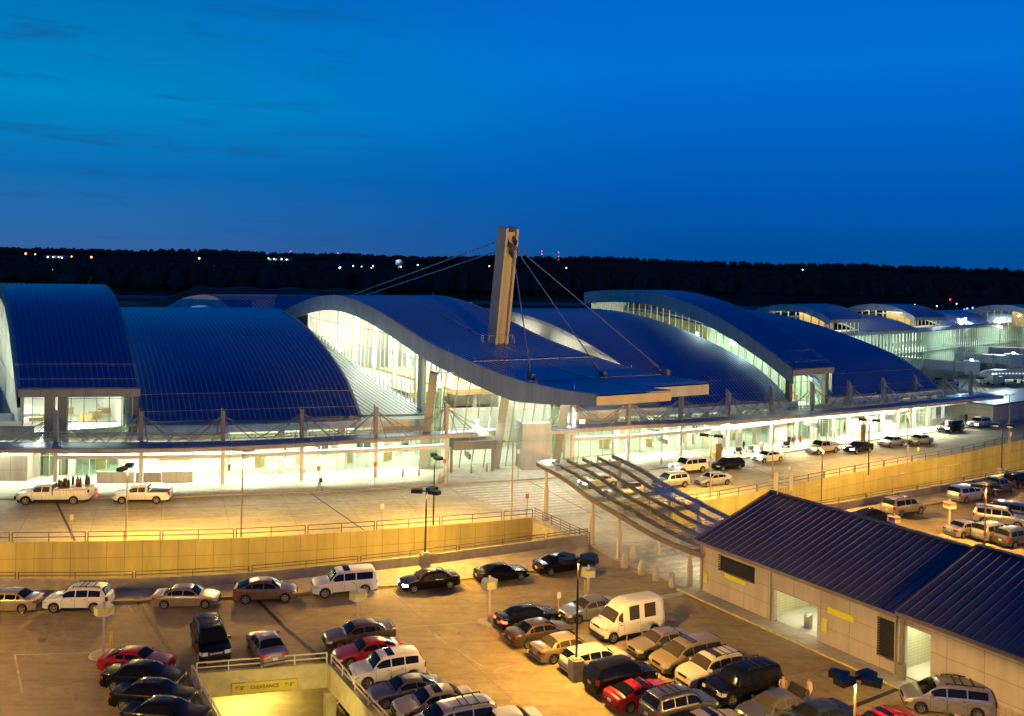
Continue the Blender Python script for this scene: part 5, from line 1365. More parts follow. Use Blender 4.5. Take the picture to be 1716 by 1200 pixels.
    t = MB(); t.box((-o-.012, 0, .62 if kind in ('sedan', 'coupe') else .74), (.03, .31, .16)); t.build('number_plate', PLATE, root)
    t = MB(); t.box((-o-.0, 0, .46), (.05, W*.86, .05)); t.build('bumper_line', TRIM, root)
    if kind in ('van', 'bigsuv', 'crewtruck', 'pickup'):
        for xb in (o+.03, -o-.02): t = MB(); t.box((xb, 0, .55), (.12, W*.9, .15)); t.build('bumper', CHROME if kind in ('van', 'pickup', 'crewtruck') else pm, root)
    if rack:
        t = MB(); r0, r1 = .46, .86
        for s in (1, -1):
            y = W/2*K['roofw']*.9; za = ip(K['roof'], (r0+r1)/2)+.09
            t.beam((o-r0*L, s*y, za), (o-r1*L, s*y, za-.02), .045, .04); 
            for f in (r0, (r0+r1)/2, r1): t.beam((o-f*L, s*y, za-.1), (o-f*L, s*y, za), .05, .05)
        for f in (.56, .64, .76): t.beam((o-f*L, -W/2*K['roofw']*.9, za), (o-f*L, W/2*K['roofw']*.9, za), .05, .03)
        t.build('roof_rack', TRIM, root)
    if sunroof:
        top_pane('sunroof', .47, .57, jm=1.4)
    if spoiler:
        t = MB(); zc = ip(K['deck'], .96); t.box((-o+.16, 0, zc+.10), (.22, W*.78, .03)); t.box((-o+.2, W*.3, zc+.05), (.1, .05, .1)); t.box((-o+.2, -W*.3, zc+.05), (.1, .05, .1)); t.build('spoiler', pm, root)
    if kind == 'pickup':
        t = MB(); x0, x1 = o-.635*L, o-.975*L
        t.quad((x0, -W*.40, 1.285), (x0, W*.40, 1.285), (x1, W*.40, 1.30), (x1, -W*.40, 1.30)); t.build('bed_shade', M['black'], root)  # black sheet laid on top stands in for the shaded hollow of the bed
    return root
def place(root, rear, front=None, heading=None, z=0.):
    """ground pixels of the middle of the rear and front bumpers, or a centre and a heading"""
    if heading is None:
        a, b = at(*rear, z), at(*front, z); c = (a+b)/2; h = math.atan2(b.y-a.y, b.x-a.x)
    else: c = at(*rear, z); h = R(heading)
    root.location = (c.x, c.y, z); root.rotation_euler = (0, 0, h); return root
CARS = [
 # kind, colour, centre px, heading, label, options
 ('sedan', 'beige', (12, 1021), 183, 'pale beige sedan cut off by the left edge of the photo', {}),
 ('suv', 'white', (132, 1020), 184, 'white SUV with a roof rack facing left along the parapet', dict(rack=True)),
 ('sedan', 'beige', (313, 1014), 6, 'rounded champagne sedan facing right by the dark expansion joint', dict(rims=RIM)),
 ('hatch', 'bronze', (445, 1005), 11, 'bronze sloping-back crossover with dark windows facing right', {}),
 ('bigsuv', 'white', (577, 993), 199, 'large white SUV with a sunroof facing left along the parapet', dict(sunroof=True, rack=False)),
 ('sedan', 'black', (719, 985), 203, 'black sedan with its headlights on facing left by the parapet', dict(lit=True, clear=True)),
 ('coupe', 'black', (840, 971), 24, 'low black coupe facing right along the parapet', {}),
 ('sedan', 'black', (940, 957), 26, 'black sedan nearest the trench corner, facing right', {}),
 ('bigsuv', 'black', (352, 1094), 296, 'large glossy black SUV facing the cream railing of the ramp', dict(rack=True)),
 ('sedan', 'violet', (446, 1097), 118, 'mauve silver sedan with its tail towards the cream railing', {}),
 ('coupe', 'red', (229, 1122), 356, 'red coupe-like sedan at the head of the left row', {}),
 ('sedan', 'black', (241, 1151), 356, 'black sedan second in the left row behind the red one', dict(tail_lit=False)),
 ('sedan', 'black', (258, 1183), 356, 'black sedan third in the left row', {}),
 ('sedan', 'black', (278, 1216), 356, 'black sedan cut off by the bottom edge in the left row', {}),
 ('sedan', 'brown', (602, 1078), 203, 'dark brown sedan with a spoiler heading the middle row', dict(spoiler=True)),
 ('coupe', 'red', (617, 1106), 203, 'red coupe with a spoiler second in the middle row', dict(spoiler=True)),
 ('suv', 'white', (648, 1139), 203, 'white crossover with a black sunroof in the middle row', dict(sunroof=True)),
 ('coupe', 'grey', (679, 1172), 203, 'dark grey low sports coupe below the white crossover', {}),
 ('sedan', 'tan', (727, 1196), 203, 'pale tan sedan with a sunroof near the bottom edge', dict(sunroof=True)),
 ('minivan', 'silver', (758, 1232), 203, 'silver van with black roof bars cut off by the bottom edge', dict(rack=True, sunroof=False)),
 ('sedan', 'white', (840, 1236), 203, 'pale car mostly below the bottom edge of the photo', {}),
 ('sedan', 'black', (884, 1048), 28, 'black sedan with red tail lights leading the right row', dict(tail_lit=True)),
 ('sedan', 'brown', (905, 1074), 28, 'brown grey sedan second in the right row', {}),
 ('sedan', 'gold', (948, 1099), 28, 'pale gold sedan third in the right row', dict(clear=True)),
 ('wagon', 'cream', (997, 1120), 28, 'cream station wagon fourth in the right row', {}),
 ('suv', 'black', (1040, 1151), 28, 'black SUV fifth in the right row beside the lamp pedestal', {}),
 ('coupe', 'red', (1073, 1178), 28, 'red sedan with a black sunroof sixth in the right row', dict(sunroof=True)),
 ('suv', 'grey', (1137, 1203), 28, 'dark slate boxy SUV with roof bars at the bottom of the right row', dict(rack=True)),
 ('sedan', 'tan', (1190, 1236), 28, 'tan car mostly below the bottom edge beside the slate SUV', dict(sunroof=True)),
 ('sedan', 'silver', (988, 1034), 208, 'grey sedan facing left beyond the white conversion van', dict(clear=True)),
 ('van', 'white', (1052, 1063), 208, 'tall white conversion van with a raised roof', dict(clear=True)),
 ('sedan', 'beige', (1107, 1092), 208, 'champagne sedan beside the white conversion van', dict(clear=True)),
 ('minivan', 'gold', (1152, 1117), 208, 'gold minivan with a black sunroof between two paler cars', dict(sunroof=True, clear=True)),
 ('suv', 'cream', (1192, 1141), 208, 'cream SUV with a sunroof and roof bars', dict(sunroof=True, rack=True, clear=True)),
 ('bigsuv', 'black', (1245, 1168), 208, 'tall black SUV beside the cream one', dict(rack=True)),
 ('sedan', 'grey', (1298, 1204), 208, 'dark grey sedan with its boot lid raised and a door open', dict(tail_lit=True, clear=True)),
 ('sedan', 'navy', (1368, 1222), 208, 'dark blue sedan at the bottom edge beside the man with the boot open', {}),
 ('sedan', 'red', (1478, 1236), 208, 'red car roof just showing at the bottom edge under the near lamp post', dict(sunroof=True)),
 ('minivan', 'silver', (1587, 1190), 168, 'silver minivan with black roof bars facing left at the pavilion', dict(rack=True)),
 ('coupe', 'black', (1462, 873), 28, 'black car half hidden behind the pavilion roof', {}),
 ('bigsuv', 'tan', (1513, 861), 29, 'tan large SUV parked at the parapet above the pavilion roof', dict(rack=True)),
 ('minivan', 'silver', (1620, 838), 30, 'silver minivan parked along the right parapet', {}),
 ('pickup', 'grey', (1668, 826), 31, 'grey pickup parked ahead of the silver minivan', {}),
 ('suv', 'black', (1708, 815), 31, 'dark SUV parked at the right edge by the lamp pedestal', dict(rack=True)),
 ('sedan', 'silver', (1618, 896), 27, 'silver sedan at the near end of the far right row', {}),
 ('suv', 'silver', (1664, 904), 27, 'silver SUV second in the far right row', {}),
 ('suv', 'grey', (1702, 913), 27, 'dark silver SUV third in the far right row, at the picture edge', {}),
 ('bigsuv', 'silver', (1675, 880), 333, 'pale silver SUV turned the other way behind the far right row', dict(rack=True)),
 ('minivan', 'blue', (1706, 870), 333, 'blue minivan behind the pale silver SUV', {}),
 # on the road
 ('crewtruck', 'white', (93, 842), 187, 'white service truck carrying gas cylinders', dict(clear=True)),
 ('pickup', 'white', (240, 841), 187, 'white crew cab pickup with a raised bed lid', dict(clear=True)),
 ('bigsuv', 'white', (1154, 791), 207, 'long white SUV with its headlights on at the kerb', dict(lit=True)),
 ('wagon', 'black', (1219, 786), 208, 'black wagon behind the long white SUV at the kerb', {}),
 ('suv', 'silver', (1124, 816), 208, 'silver SUV driving in the middle lane behind the glass canopy', {}),
 ('sedan', 'silver', (1195, 812), 208, 'pale silver sedan driving in the outer lane', {}),
 ('sedan', 'white', (1287, 773), 209, 'white sedan pulling out from the kerb with headlights on', dict(lit=True)),
 ('pickup', 'gold', (1379, 759), 211, 'gold pickup standing at the kerb with headlights on', dict(lit=True)),
 ('hatch', 'black', (1438, 758), 212, 'black compact SUV with headlights on in the kerb lane', dict(lit=True)),
 ('sedan', 'tan', (1541, 744), 213, 'tan sedan driving in the middle lane at the right', {}),
 ('sedan', 'silver', (1494, 747), 214, 'pale silver car driving ahead of the tan sedan', {}),
 ('bigsuv', 'black', (1593, 724), 214, 'black SUV with open tailgate and headlights on at the kerb', dict(lit=True)),
 ('suv', 'silver', (1641, 716), 215, 'silver SUV last in the kerb lane at the far right', dict(lit=True)),
 ('sedan', 'white', (1003, 815), 205, 'white sedan seen through the upper glass of the walkway canopy', dict(lit=True)),
 ('suv', 'silver', (1045, 832), 207, 'silver car seen through the middle glass of the walkway canopy', {}),
 ('sedan', 'brown', (596, 1213), 300, 'brown car parked on the lower level under the ramp side beam', {}),
]
CAR_BY = {}
for kind, colr, c, h, lb, op in CARS:
    z = 0.
    if 'lower level' in lb: z = -3.88
    cat = {'bigsuv': 'SUV', 'suv': 'SUV', 'van': 'van', 'minivan': 'minivan', 'pickup': 'pickup truck', 'crewtruck': 'truck'}.get(kind, 'car')
    r_ = make_car(kind, colr, lb, cat, **op); place(r_, c, heading=h, z=z)
    CAR_BY[lb] = r_
    if op.get('lit'):
        K = KIND[kind]; hd = R(h); d = Vector((math.cos(hd), math.sin(hd), 0)); p = Vector(r_.location)+d*(K['L']/2+.1)+Vector((0, 0, .75))
        light_spot('headlight_beam', p, 160, (1, .95, .82), 70, .5, (d+Vector((0, 0, -.18))).to_track_quat('-Z', 'Y').to_euler(), .1)
# service body extras
r_ = CAR_BY['white service truck carrying gas cylinders']
def car_part(root, t, nm, m):
    o = t.build(nm, m, None); o.parent = root; return o
K = KIND['crewtruck']; o = K['L']/2
M['rust'] = mat('rusty_cylinder', (.12, .07, .03), .6, .3, noise=.3, nscale=4)
t = MB(); t.box((o-.62*K['L'], 0, 1.60), (1.4, 1.9, .1)); t.box((o-.85*K['L'], 0, 1.66), (1.9, 2.0, .22)); car_part(r_, t, 'bed_rail', PAINT['cream'])
random.seed(3)
for k in range(9):
    x = o-(.54+.02*k)*K['L']+random.uniform(-.1, .1); y = random.uniform(-.7, .7); h_ = random.uniform(.7, 1.1)
    t = MB(); t.lathe([(0, 1.6), (.13, 1.6), (.13, 1.6+h_*.8), (.05, 1.6+h_*.95), (.05, 1.6+h_), (0, 1.6+h_)], (x, y, 0), 10); car_part(r_, t, 'gas_cylinder', M['rust'])
for k in range(9):
    x = o-(.80+.018*k)*K['L']; y = random.uniform(-.8, .8); h_ = random.uniform(.7, 1.15)
    t = MB(); t.lathe([(0, 1.75), (.12, 1.75), (.12, 1.75+h_*.7), (.03, 1.75+h_), (0, 1.75+h_)], (x, y, 0), 10); car_part(r_, t, 'gas_cylinder', M['rust'])
t = MB()
for k in range(5):
    for s in (1, -1): t.box((o-(.555+.1*k)*K['L'], s*(K['W']/2+.006), 1.3), (.05, .02, .09))
    for s in (1, -1): t.box((o-(.60+.1*k)*K['L']+.02, s*(K['W']/2+.003), 1.15), (.012, .015, .62))
car_part(r_, t, 'locker_door_trim', TRIM)
t = MB(); t.box((o+.06, 0, .75), (.16, K['W']*.92, .3)); car_part(r_, t, 'brush_guard', TRIM)
for s in (1, -1):
    t = MB()
    for k in range(10):
        a, b = PI*k/10, PI*(k+1)/10; c = Vector((o-.14*K['L'], s*(K['W']/2+.01), .43)); t.beam(c+Vector((math.cos(a), 0, math.sin(a)))*.52, c+Vector((math.cos(b), 0, math.sin(b)))*.52, .08, .07)
    car_part(r_, t, 'fender_flare', TRIM)
r_ = CAR_BY['white crew cab pickup with a raised bed lid']; K = KIND['pickup']; o = K['L']/2
t = MB(); t.quad((o-.63*K['L'], -.85, 1.75), (o-.63*K['L'], .85, 1.75), (o-1.0*K['L'], .85, 1.58), (o-1.0*K['L'], -.85, 1.58)); t.quad((o-.63*K['L'], -.85, 1.70), (o-.63*K['L'], .85, 1.70), (o-1.0*K['L'], .85, 1.53), (o-1.0*K['L'], -.85, 1.53))
car_part(r_, t, 'bed_lid', PAINT['white'])
# raised boot lid and open door of the dark grey sedan
r_ = CAR_BY['dark grey sedan with its boot lid raised and a door open']; K = KIND['sedan']; o = K['L']/2
t = MB(); t.beam((-o+.80, 0, 1.03), (-o+.52, 0, 1.55), 1.25, .05, up=(1, 0, 0)); t.beam((-o+.51, 0, 1.55), (-o+.33, 0, 1.44), 1.2, .05, up=(1, 0, 0)); car_part(r_, t, 'boot_lid', TRIM)
t = MB(); t.beam((.55, .9, .65), (.15, 1.7, .65), .07, .75); car_part(r_, t, 'open_door', PAINT['grey'])
r_ = CAR_BY['tall white conversion van with a raised roof']; t = MB(); t.lathe([(.2, -.09), (.36, -.08), (.36, .08), (.2, .09), (.05, .09)], (0, 0, 0), 18, axis='y')
sp_ = car_part(r_, t, 'spare_wheel', RUB); sp_.rotation_euler = (0, 0, R(90)); sp_.location = (-2.78, -.3, 1.15)
# ------------------------------------------------------------------ the distant airport concourse
CON = empty('airport_concourse', (150, 300, -6), 'far airport concourse with small blue vaults and a tall lit glass front', 'airport concourse')
CF = resample([Vector((78, 240, 0)), Vector((94.7, 254.7, 0)), Vector((117, 271, 0)), Vector((131.7, 286, 0)), Vector((178, 328, 0)), Vector((235, 382, 0))], 1.6)
glazing(CON, lift(CF, -6), lift(CF, 9.2), hb=(-2.2, -1.2, 2.6, 3.6), mw=.16, md=.5, mm=M['finfar'] if 'finfar' in M else mat('fin_pale_green', (.42, .48, .45), .5))
B_ = offset(CF, 9); t = MB(); t.strip(lift(B_, -6), lift(B_, 9)); t.build('interior_wall', panels('concourse_inner_wall', (.5, .5, .4), 3.1, 3.4, .4, .25, .6, .5), CON)
t = MB(); t.strip(lift(CF, 2.9), lift(B_, 2.9)); t.strip(lift(CF, -1.7), lift(B_, -1.7)); t.strip(lift(CF, 9.0), lift(B_, 9.0)); t.build('floor_slab', M['whitepanel'], CON)
t = MB(); o3 = offset(CF, -1.2); t.strip(lift(o3, 8.6), lift(o3, 9.9)); t.strip(lift(o3, 9.9), lift(offset(CF, 3), 9.9)); t.strip(lift(o3, 8.6), lift(CF, 8.6)); t.build('eave_band', M['whitepanel'], CON)
CFr = lambda f: CF[int(f*(len(CF)-1))]
for f in (.12, .3, .48, .66, .84):
    p = CFr(f); n = Vector((-.68, .73, 0)); an = math.atan2(.68, .73)
    q = p+n*4; light_area('concourse_light', (q.x, q.y, 8.6), 22, 3600, (.86, 1, .82), (0, 0, R(43)), sy=6)
    light_area('concourse_light', (q.x, q.y, 2.5), 22, 2600, (.86, 1, .80), (0, 0, R(43)), sy=6)
SL_ = [(0, 0), (3, 1.5), (6.5, 2.6), (10.5, 3.1), (15, 2.9), (19.5, 1.9), (23, .6)]
SL2 = [(0, 0), (4, 1.4), (9, 2.5), (15, 3.0), (22, 2.6), (30, .8)]
def pier(p0, p1, z0, prof, tall, a=42, fl=1.6):
    L0, R0 = at(*p0, z0), at(*p1, z0); pf = [(d, z+z0) for d, z in prof]
    vault(CON, 'vault_roof', L0, R0, a, a, pf, thick=.3, fl=fl if tall else .4, fr=.5, front=1.0 if tall else .5, seam=1.2, guards=None, gut=False, step=2.5)
    if tall:
        n = nvec(a); s = Vector((n.y, -n.x, 0)); b = Vector((L0.x, L0.y, 0)); e = Vector((R0.x, R0.y, 0)); k = 9
        lo = [b+n*(1.+20*i/k)+s*.6+Vector((0, 0, 8.5)) for i in range(k+1)]; hi = [b+n*(1.+20*i/k)+s*.6+Vector((0, 0, max(8.6, prof_z(pf, 1+20*i/k)-1.7))) for i in range(k+1)]
        glazing(CON, lo, hi, mw=.2, md=.2)
        k = 8; lo = [(b+n*1.5).lerp(e+n*1.5, .03+.94*i/k)+Vector((0, 0, 9)) for i in range(k+1)]; hi = [p+Vector((0, 0, z0-9.9)) for p in lo]; glazing(CON, lo, hi, mw=.2, md=.2)
        t = MB(); q0, q1 = b+n*9+s*.8, e+n*9; t.quad(q0+Vector((0, 0, 8.6)), q1+Vector((0, 0, 8.6)), q1+Vector((0, 0, z0+2)), q0+Vector((0, 0, z0+2))); t.build('inner_panel', M['wood'], CON)
        c = (b+e)/2+n*12; light_area('pier_light', (c.x, c.y, z0+1.2), 16, 3600, (1, .86, .52), (0, 0, R(a)), sy=12)
        c = (b+e)/2+n*4; light_area('pier_light', (c.x, c.y, z0-.6), 8, 500, (1, .86, .52), (0, 0, R(a)), sy=4)
pier((1390, 535), (1450, 533), 13.4, SL_, True); pier((1533, 531), (1586, 531), 12.7, SL_, True, 42); pier((1745, 531), (1800, 530), 12.4, SL_, True, 42)
pier((1440, 554), (1537, 551), 9.9, SL2, False); pier((1580, 546), (1745, 537), 9.9, SL2, False)
# arched rear hall behind the left low vault
RH = empty('rear_hall', at(380, 520, 6), 'rear hall with an arched pale gable behind the left low vault', 'building')
arc = [(262, 524), (275, 517), (290, 508), (306, 500), (324, 495.5), (342, 494), (356, 495.5), (370, 503), (384, 514), (392, 524)]
fr = [atY(x, y, 182) for x, y in arc]; fr = resample(fr, 1.2); bk = [p+Vector((19, 9, 0)) for p in fr]
t = MB(); t.strip(fr, bk, 0, True); 
t.build('vault_roof', M['roofmetal'], RH)
t = MB(); 
for k in range(26):
    ln = [p.lerp(q, (k+.5)/26)+Vector((0, 0, .05)) for p, q in zip(fr, bk)]
    for a_, b_ in zip(ln, ln[1:]): t.beam(a_, b_, .09, .08)
t.build('roof_seam', M['seam'], RH)
t = MB(); fb = [Vector((p.x, p.y+.3, 8)) for p in fr]; lo2 = [q.lerp(p, .0) for p, q in zip(fr, fb)]
cen = sum(fr, Vector())/len(fr); inner = [Vector((cen.x+(p.x-cen.x)*.8, p.y-.0, p.z-2.0)) for p in fr]
t.strip([Vector((p.x, p.y-.1, p.z)) for p in inner], [Vector((p.x, p.y-.1, p.z)) for p in fr]); t.build('gable_fascia', M['palefascia'], RH)
t = MB(); t.strip([Vector((p.x, p.y, 8)) for p in inner], inner); t.build('gable_glazing', M['glass'], RH)
t = MB(); t.strip([Vector((p.x, p.y+3, 8)) for p in inner], [Vector((p.x, p.y+3, p.z)) for p in inner]); t.build('inner_wall', M['whitepanel'], RH)
light_area('hall_light', (cen.x, cen.y+1.5, 15), 8, 300, WARMW, sy=2)
q = bk[0]; t = MB(); t.strip([Vector((p.x, p.y, 7)) for p in bk], bk); t.build('end_wall', M['greywall'], RH)

# jet bridges
def jet_bridge(P0, P1, z, label, seg=3):
    P0, P1 = Vector(P0), Vector(P1); d = (P1-P0).normalized(); n = Vector((-d.y, d.x, 0)); L = (P1-P0).length
    root = empty('jet_bridge', (P0.x, P0.y, -6), label, 'jet bridge', 'jet bridges')
    for k in range(seg):
        a = P0+d*L*k/seg; b = P0+d*L*(k+1)/seg; w_ = 3.0-.25*k; h_ = 3.0-.25*k; t = MB()
        t.beam(a+Vector((0, 0, z)), b+Vector((0, 0, z)), w_, h_)
        m_ = int((b-a).length/.75)
        for i in range(m_+1):
            c = a.lerp(b, i/m_)+Vector((0, 0, z))
            for s in (-1, 1): t.beam(c+n*s*(w_/2+.04)-Vector((0, 0, h_/2)), c+n*s*(w_/2+.04)+Vector((0, 0, h_/2)), .16, .1)
        t.build('tunnel', M['jetway'], root)
    t = MB(); c = P1+Vector((0, 0, z)); t.box(c, (3.8, 4.0, 3.6), math.atan2(d.y, d.x)+.4); t.build('cab', M['jetway'], root)
    t = MB(); t.box((P0.x, P0.y, (z-6)/2-.3), (3.2, 3.2, abs(z+6)), .3); t.build('rotunda', M['jetway'], root)
    c = P0+d*L*.78; t = MB(); t.beam((c.x-1.3*n.x, c.y-1.3*n.y, -5), (c.x-1.3*n.x, c.y-1.3*n.y, z+1.8), .35, .35); t.beam((c.x+1.3*n.x, c.y+1.3*n.y, -5), (c.x+1.3*n.x, c.y+1.3*n.y, z+1.8), .35, .35); t.beam(c+n*1.4+Vector((0, 0, -4.8)), c-n*1.4+Vector((0, 0, -4.8)), .5, .5)
    for s in (-1, 1): t.tube(c+n*s*1.1+Vector((0, 0, -5.5)), c+n*s*1.6+Vector((0, 0, -5.5)), .5, n=12)
    t.build('wheel_column', M['galv'], root)
    t = MB(); t.box(P1+Vector((0, 0, z+2.1)), (.7, .7, .5)); t.build('beacon_lamp', M['far_w'], root)
    t = MB(); t.box(P1+Vector((.4, -.3, z+1.5)), (.35, .35, .3)); t.build('beacon_lamp', M['red_l'], root)
    return root
M['jetway'] = mat('jet_bridge_paint', (.40, .42, .46), .5, .1)
def apx(px, py, z): p = at(px, py, z); return (p.x, p.y, 0)
jet_bridge(apx(1508, 602, 0), apx(1628, 618, -1), -.6, 'nearest ribbed grey jet bridge ending at the parked jet')
jet_bridge(apx(1548, 592, 0.5), apx(1698, 606, -.5), 0, 'middle ribbed grey jet bridge with a white end box', 3)
jet_bridge(apx(1612, 585, 1), apx(1750, 592, 0), .4, 'farthest ribbed grey jet bridge beside the lit glass front')
# regional jet
a, b = at(1640, 627, -3.4), at(1742, 622, -3.4)
if b.y > a.y+40: b = a+(b-a)*.5
d = Vector((1, .18, 0)).normalized(); J = empty('regional_jet', (a.x, a.y, -6), 'white regional jet with a dark blue and red tail parked at the jet bridges', 'airplane')
t = MB(); L = 26; pr_ = [(0, .02), (.02, .55), (.06, 1.0), (.12, 1.32), (.2, 1.38), (.72, 1.38), (.85, 1.05), (.95, .55), (1, .12)]
pts = []; nn = 16
for f, r_ in pr_:
    c = a+d*L*f+Vector((0, 0, .45*max(0, f-.7))); pts.append([c+Vector((-d.y*math.cos(2*PI*k/nn)*r_, d.x*math.cos(2*PI*k/nn)*r_, math.sin(2*PI*k/nn)*r_)) for k in range(nn)])
t.add([p for r_ in pts for p in r_], [(i*nn+k, i*nn+(k+1) % nn, (i+1)*nn+(k+1) % nn, (i+1)*nn+k) for i in range(len(pts)-1) for k in range(nn)], 0, True); t.build('fuselage', PAINT['white'], J)
nj = Vector((-d.y, d.x, 0)); t = MB(); c = a+d*L*.86
t.poly([c+Vector((0, 0, .8)), c+d*3.6+Vector((0, 0, 1)), c+d*5.6+Vector((0, 0, 5.6)), c+d*3.6+Vector((0, 0, 5.6))]); t.poly([p+nj*.25 for p in (c+Vector((0, 0, .8)), c+d*3.6+Vector((0, 0, 1)), c+d*5.6+Vector((0, 0, 5.6)), c+d*3.6+Vector((0, 0, 5.6)))])
t.build('tail_fin', PAINT['navy'], J); t = MB(); t.poly([c+nj*-.02+d*1.3+Vector((0, 0, 1.5)), c-nj*.02+d*3.7+Vector((0, 0, 1.4)), c-nj*.02+d*5.2+Vector((0, 0, 5.0))]); t.build('tail_marking', PAINT['red'], J)
for s in (-1, 1):
    t = MB(); w0 = a+d*L*.45-Vector((0, 0, .9)); t.poly([w0, w0+d*3.6, w0+d*5.2+nj*s*9+Vector((0, 0, .7)), w0+d*3.9+nj*s*9+Vector((0, 0, .7))]); t.poly([p-Vector((0, 0, .18)) for p in (w0, w0+d*3.6, w0+d*5.2+nj*s*9+Vector((0, 0, .7)), w0+d*3.9+nj*s*9+Vector((0, 0, .7)))]); t.build('wing', PAINT['white'], J)
    t = MB(); e = a+d*L*.70+nj*s*2.1+Vector((0, 0, .6)); t.tube(e, e+d*3.2, .75, .5, 12); t.build('engine', PAINT['silver'], J)
    t = MB()
    for k in range(14): q = a+d*(3.5+1.1*k)+nj*s*1.37+Vector((0, 0, .35)); t.box(q, (.3, .06, .35), math.atan2(d.y, d.x))
    t.build('cabin_windows', M['win'], J)
for f, s in ((.12, 0), (.5, -1), (.5, 1)): t = MB(); q = a+d*L*f+nj*s*1.4; t.tube((q.x, q.y, -3.6), (q.x, q.y, -5.6), .1); t.tube(Vector((q.x, q.y, -5.6))-nj*.15, Vector((q.x, q.y, -5.6))+nj*.15, .4, n=12); t.build('landing_gear', M['black'], J)
# ramp vehicles and carts, tiny
def ramp_cart(px, py, c, dims, label, m, nm='baggage_cart', cat='baggage cart'):
    p = at(px, py, -6); root = empty(nm, p, label, cat)
    t = MB(); t.box((p.x, p.y, -6+.5+dims[2]/2), dims, .3); t.build('body', m, root)
    t = MB(); t.box((p.x-dims[0]*.2, p.y, -6+.6+dims[2]), (dims[0]*.5, dims[1]*.9, .7), .3); t.build('cab', M['black'] if c else m, root)
    for sx in (-1, 1):
        for sy in (-1, 1): t = MB(); t.tube((p.x+sx*dims[0]*.35, p.y+sy*dims[1]*.5-.1, -5.6), (p.x+sx*dims[0]*.35, p.y+sy*dims[1]*.5+.1, -5.6), .4, n=10); t.build('wheel', RUB, root)
for px, py, c, dm, lb, m in ((1577, 645, 1, (3, 1.6, 1), 'dark baggage tug beneath the nearest jet bridge', M['galv']), (1595, 647, 1, (3.4, 1.6, .9), 'second dark tug to the right of the first under the jet bridge', M['galv']), (1646, 644, 1, (3.4, 1.7, 1), 'white belt loader in front of the jet', M['white']), (1669, 645, 0, (4.2, 2, 2.0), 'covered grey baggage cart behind the white belt loader', M['steel'])):
    ramp_cart(px, py, c, dm, lb, m)
def cone(px, py, z=-6, lab='orange cones on the apron'):
    p = at(px, py, z); t = MB(); t.lathe([(.28, 0), (.28, .04), (.16, .05), (.03, .8), (0, .8)], p, 8); props(t.build('traffic_cone', mat('orange_plastic', (.75, .12, .02), .5), off=p), 'small orange traffic cone standing on the apron by the jet', 'traffic cone', lab)
for px, py in ((1631, 646), (1636, 646), (1655, 641), (1708, 636), (1712, 636)): cone(px, py)
# apron floodlight masts
for k, (px, py, yb, lb) in enumerate(((1479, 541, 640, 'bright apron floodlight mast left of the lit concourse front'), (1609, 535, 628, 'bright apron floodlight mast in the middle of the concourse front'), (1674, 534, 622, 'bright apron floodlight mast at the right of the concourse front'))):
    b = at(px, yb, -6); wx, wz = ray(px, py); zt = EYE+wz*b.y/FPX
    root = empty('floodlight_mast', b, lb, 'floodlight'); t = MB(); t.tube((b.x, b.y, -6), (b.x, b.y, zt), .16, .1); t.build('pole', M['galv'], root)
    for s, z in ((-1, 0), (.2, 0), (1.1, .2), (-.6, -2.6), (.3, -2.8)): t = MB(); t.box((b.x+s, b.y-.3, zt+z), (.42, .3, .35)); t.build('flood_lamp', M['far_hot'] if 'far_hot' in M else M['lamphot'], root)
    light_spot('apron_light', (b.x, b.y-.6, zt-.2), 70000, (.78, 1, .95), 160, .5, (R(-38), 0, 0), .4)
ADDED_FLOOD = empty('floodlight', (84, 178, -6), 'added apron floodlight pole hidden behind the right end of the last vault', 'floodlight')  # unseen pole, added to brighten the jet bridges
t = MB(); t.tube((84, 178, -6), (84, 178, 4.2), .12, .09); t.build('pole', M['galv'], ADDED_FLOOD); t = MB(); t.box((84.2, 178.4, 4.3), (.7, .4, .4), .6); t.build('flood_lamp', M['galv'], ADDED_FLOOD)
dd = Vector((140, 272, -2))-Vector((84, 178, 4)); light_spot('apron_light', (84.5, 178.9, 4.2), 42000, (.86, 1, .95), 85, .6, dd.to_track_quat('-Z', 'Y').to_euler(), .3)  # spot of the added pole, aimed at the jet bridges
# beige service building and screen wall at the right end of the terminal
SB = empty('service_building', at(1700, 712), 'tan service building with a dark flat roof at the right end of the terminal', 'building')
q0, q1 = at(1664, 712), at(1790, 690); q0.z = q1.z = 0; dd = (q1-q0).normalized(); nn_ = Vector((-dd.y, dd.x, 0)); t = MB()
def box4(t, a, b, n, z0, z1):
    A = [a, b, b+n, a+n]; 
    for i in range(4): t.quad(*[Vector((p.x, p.y, z)) for p, z in ((A[i], z0), (A[(i+1) % 4], z0), (A[(i+1) % 4], z1), (A[i], z1))], uv=((0, 0), ((A[(i+1) % 4]-A[i]).length, 0), ((A[(i+1) % 4]-A[i]).length, z1-z0), (0, z1-z0)))
    t.quad(*[Vector((p.x, p.y, z1)) for p in A])
box4(t, q0, q1, nn_*8, 0, 3.2); t.build('wall', M['beige'], SB)
t = MB(); box4(t, q0-dd*.4-nn_*.4, q1+dd*.4-nn_*.4, nn_*8.8, 3.21, 3.5); t.build('roof', M['darkblue'], SB)
SW = [at(1558, 716), at(1600, 709), at(1660, 700)]; SW = lift(SW, 0)
wall_thing('screen_wall', SW, .15, 1.25, M['beige'], 'low tan screen wall behind the open right end of the canopy', 'wall', th=.2)
q0, q1 = at(1658, 697), at(1700, 690); q0.z = q1.z = 0; wall_thing('screen_wall', [q0, q1], .1, 3.1, M['beige'], 'tall pale metal screen beside the tan service building', 'wall', th=.2)

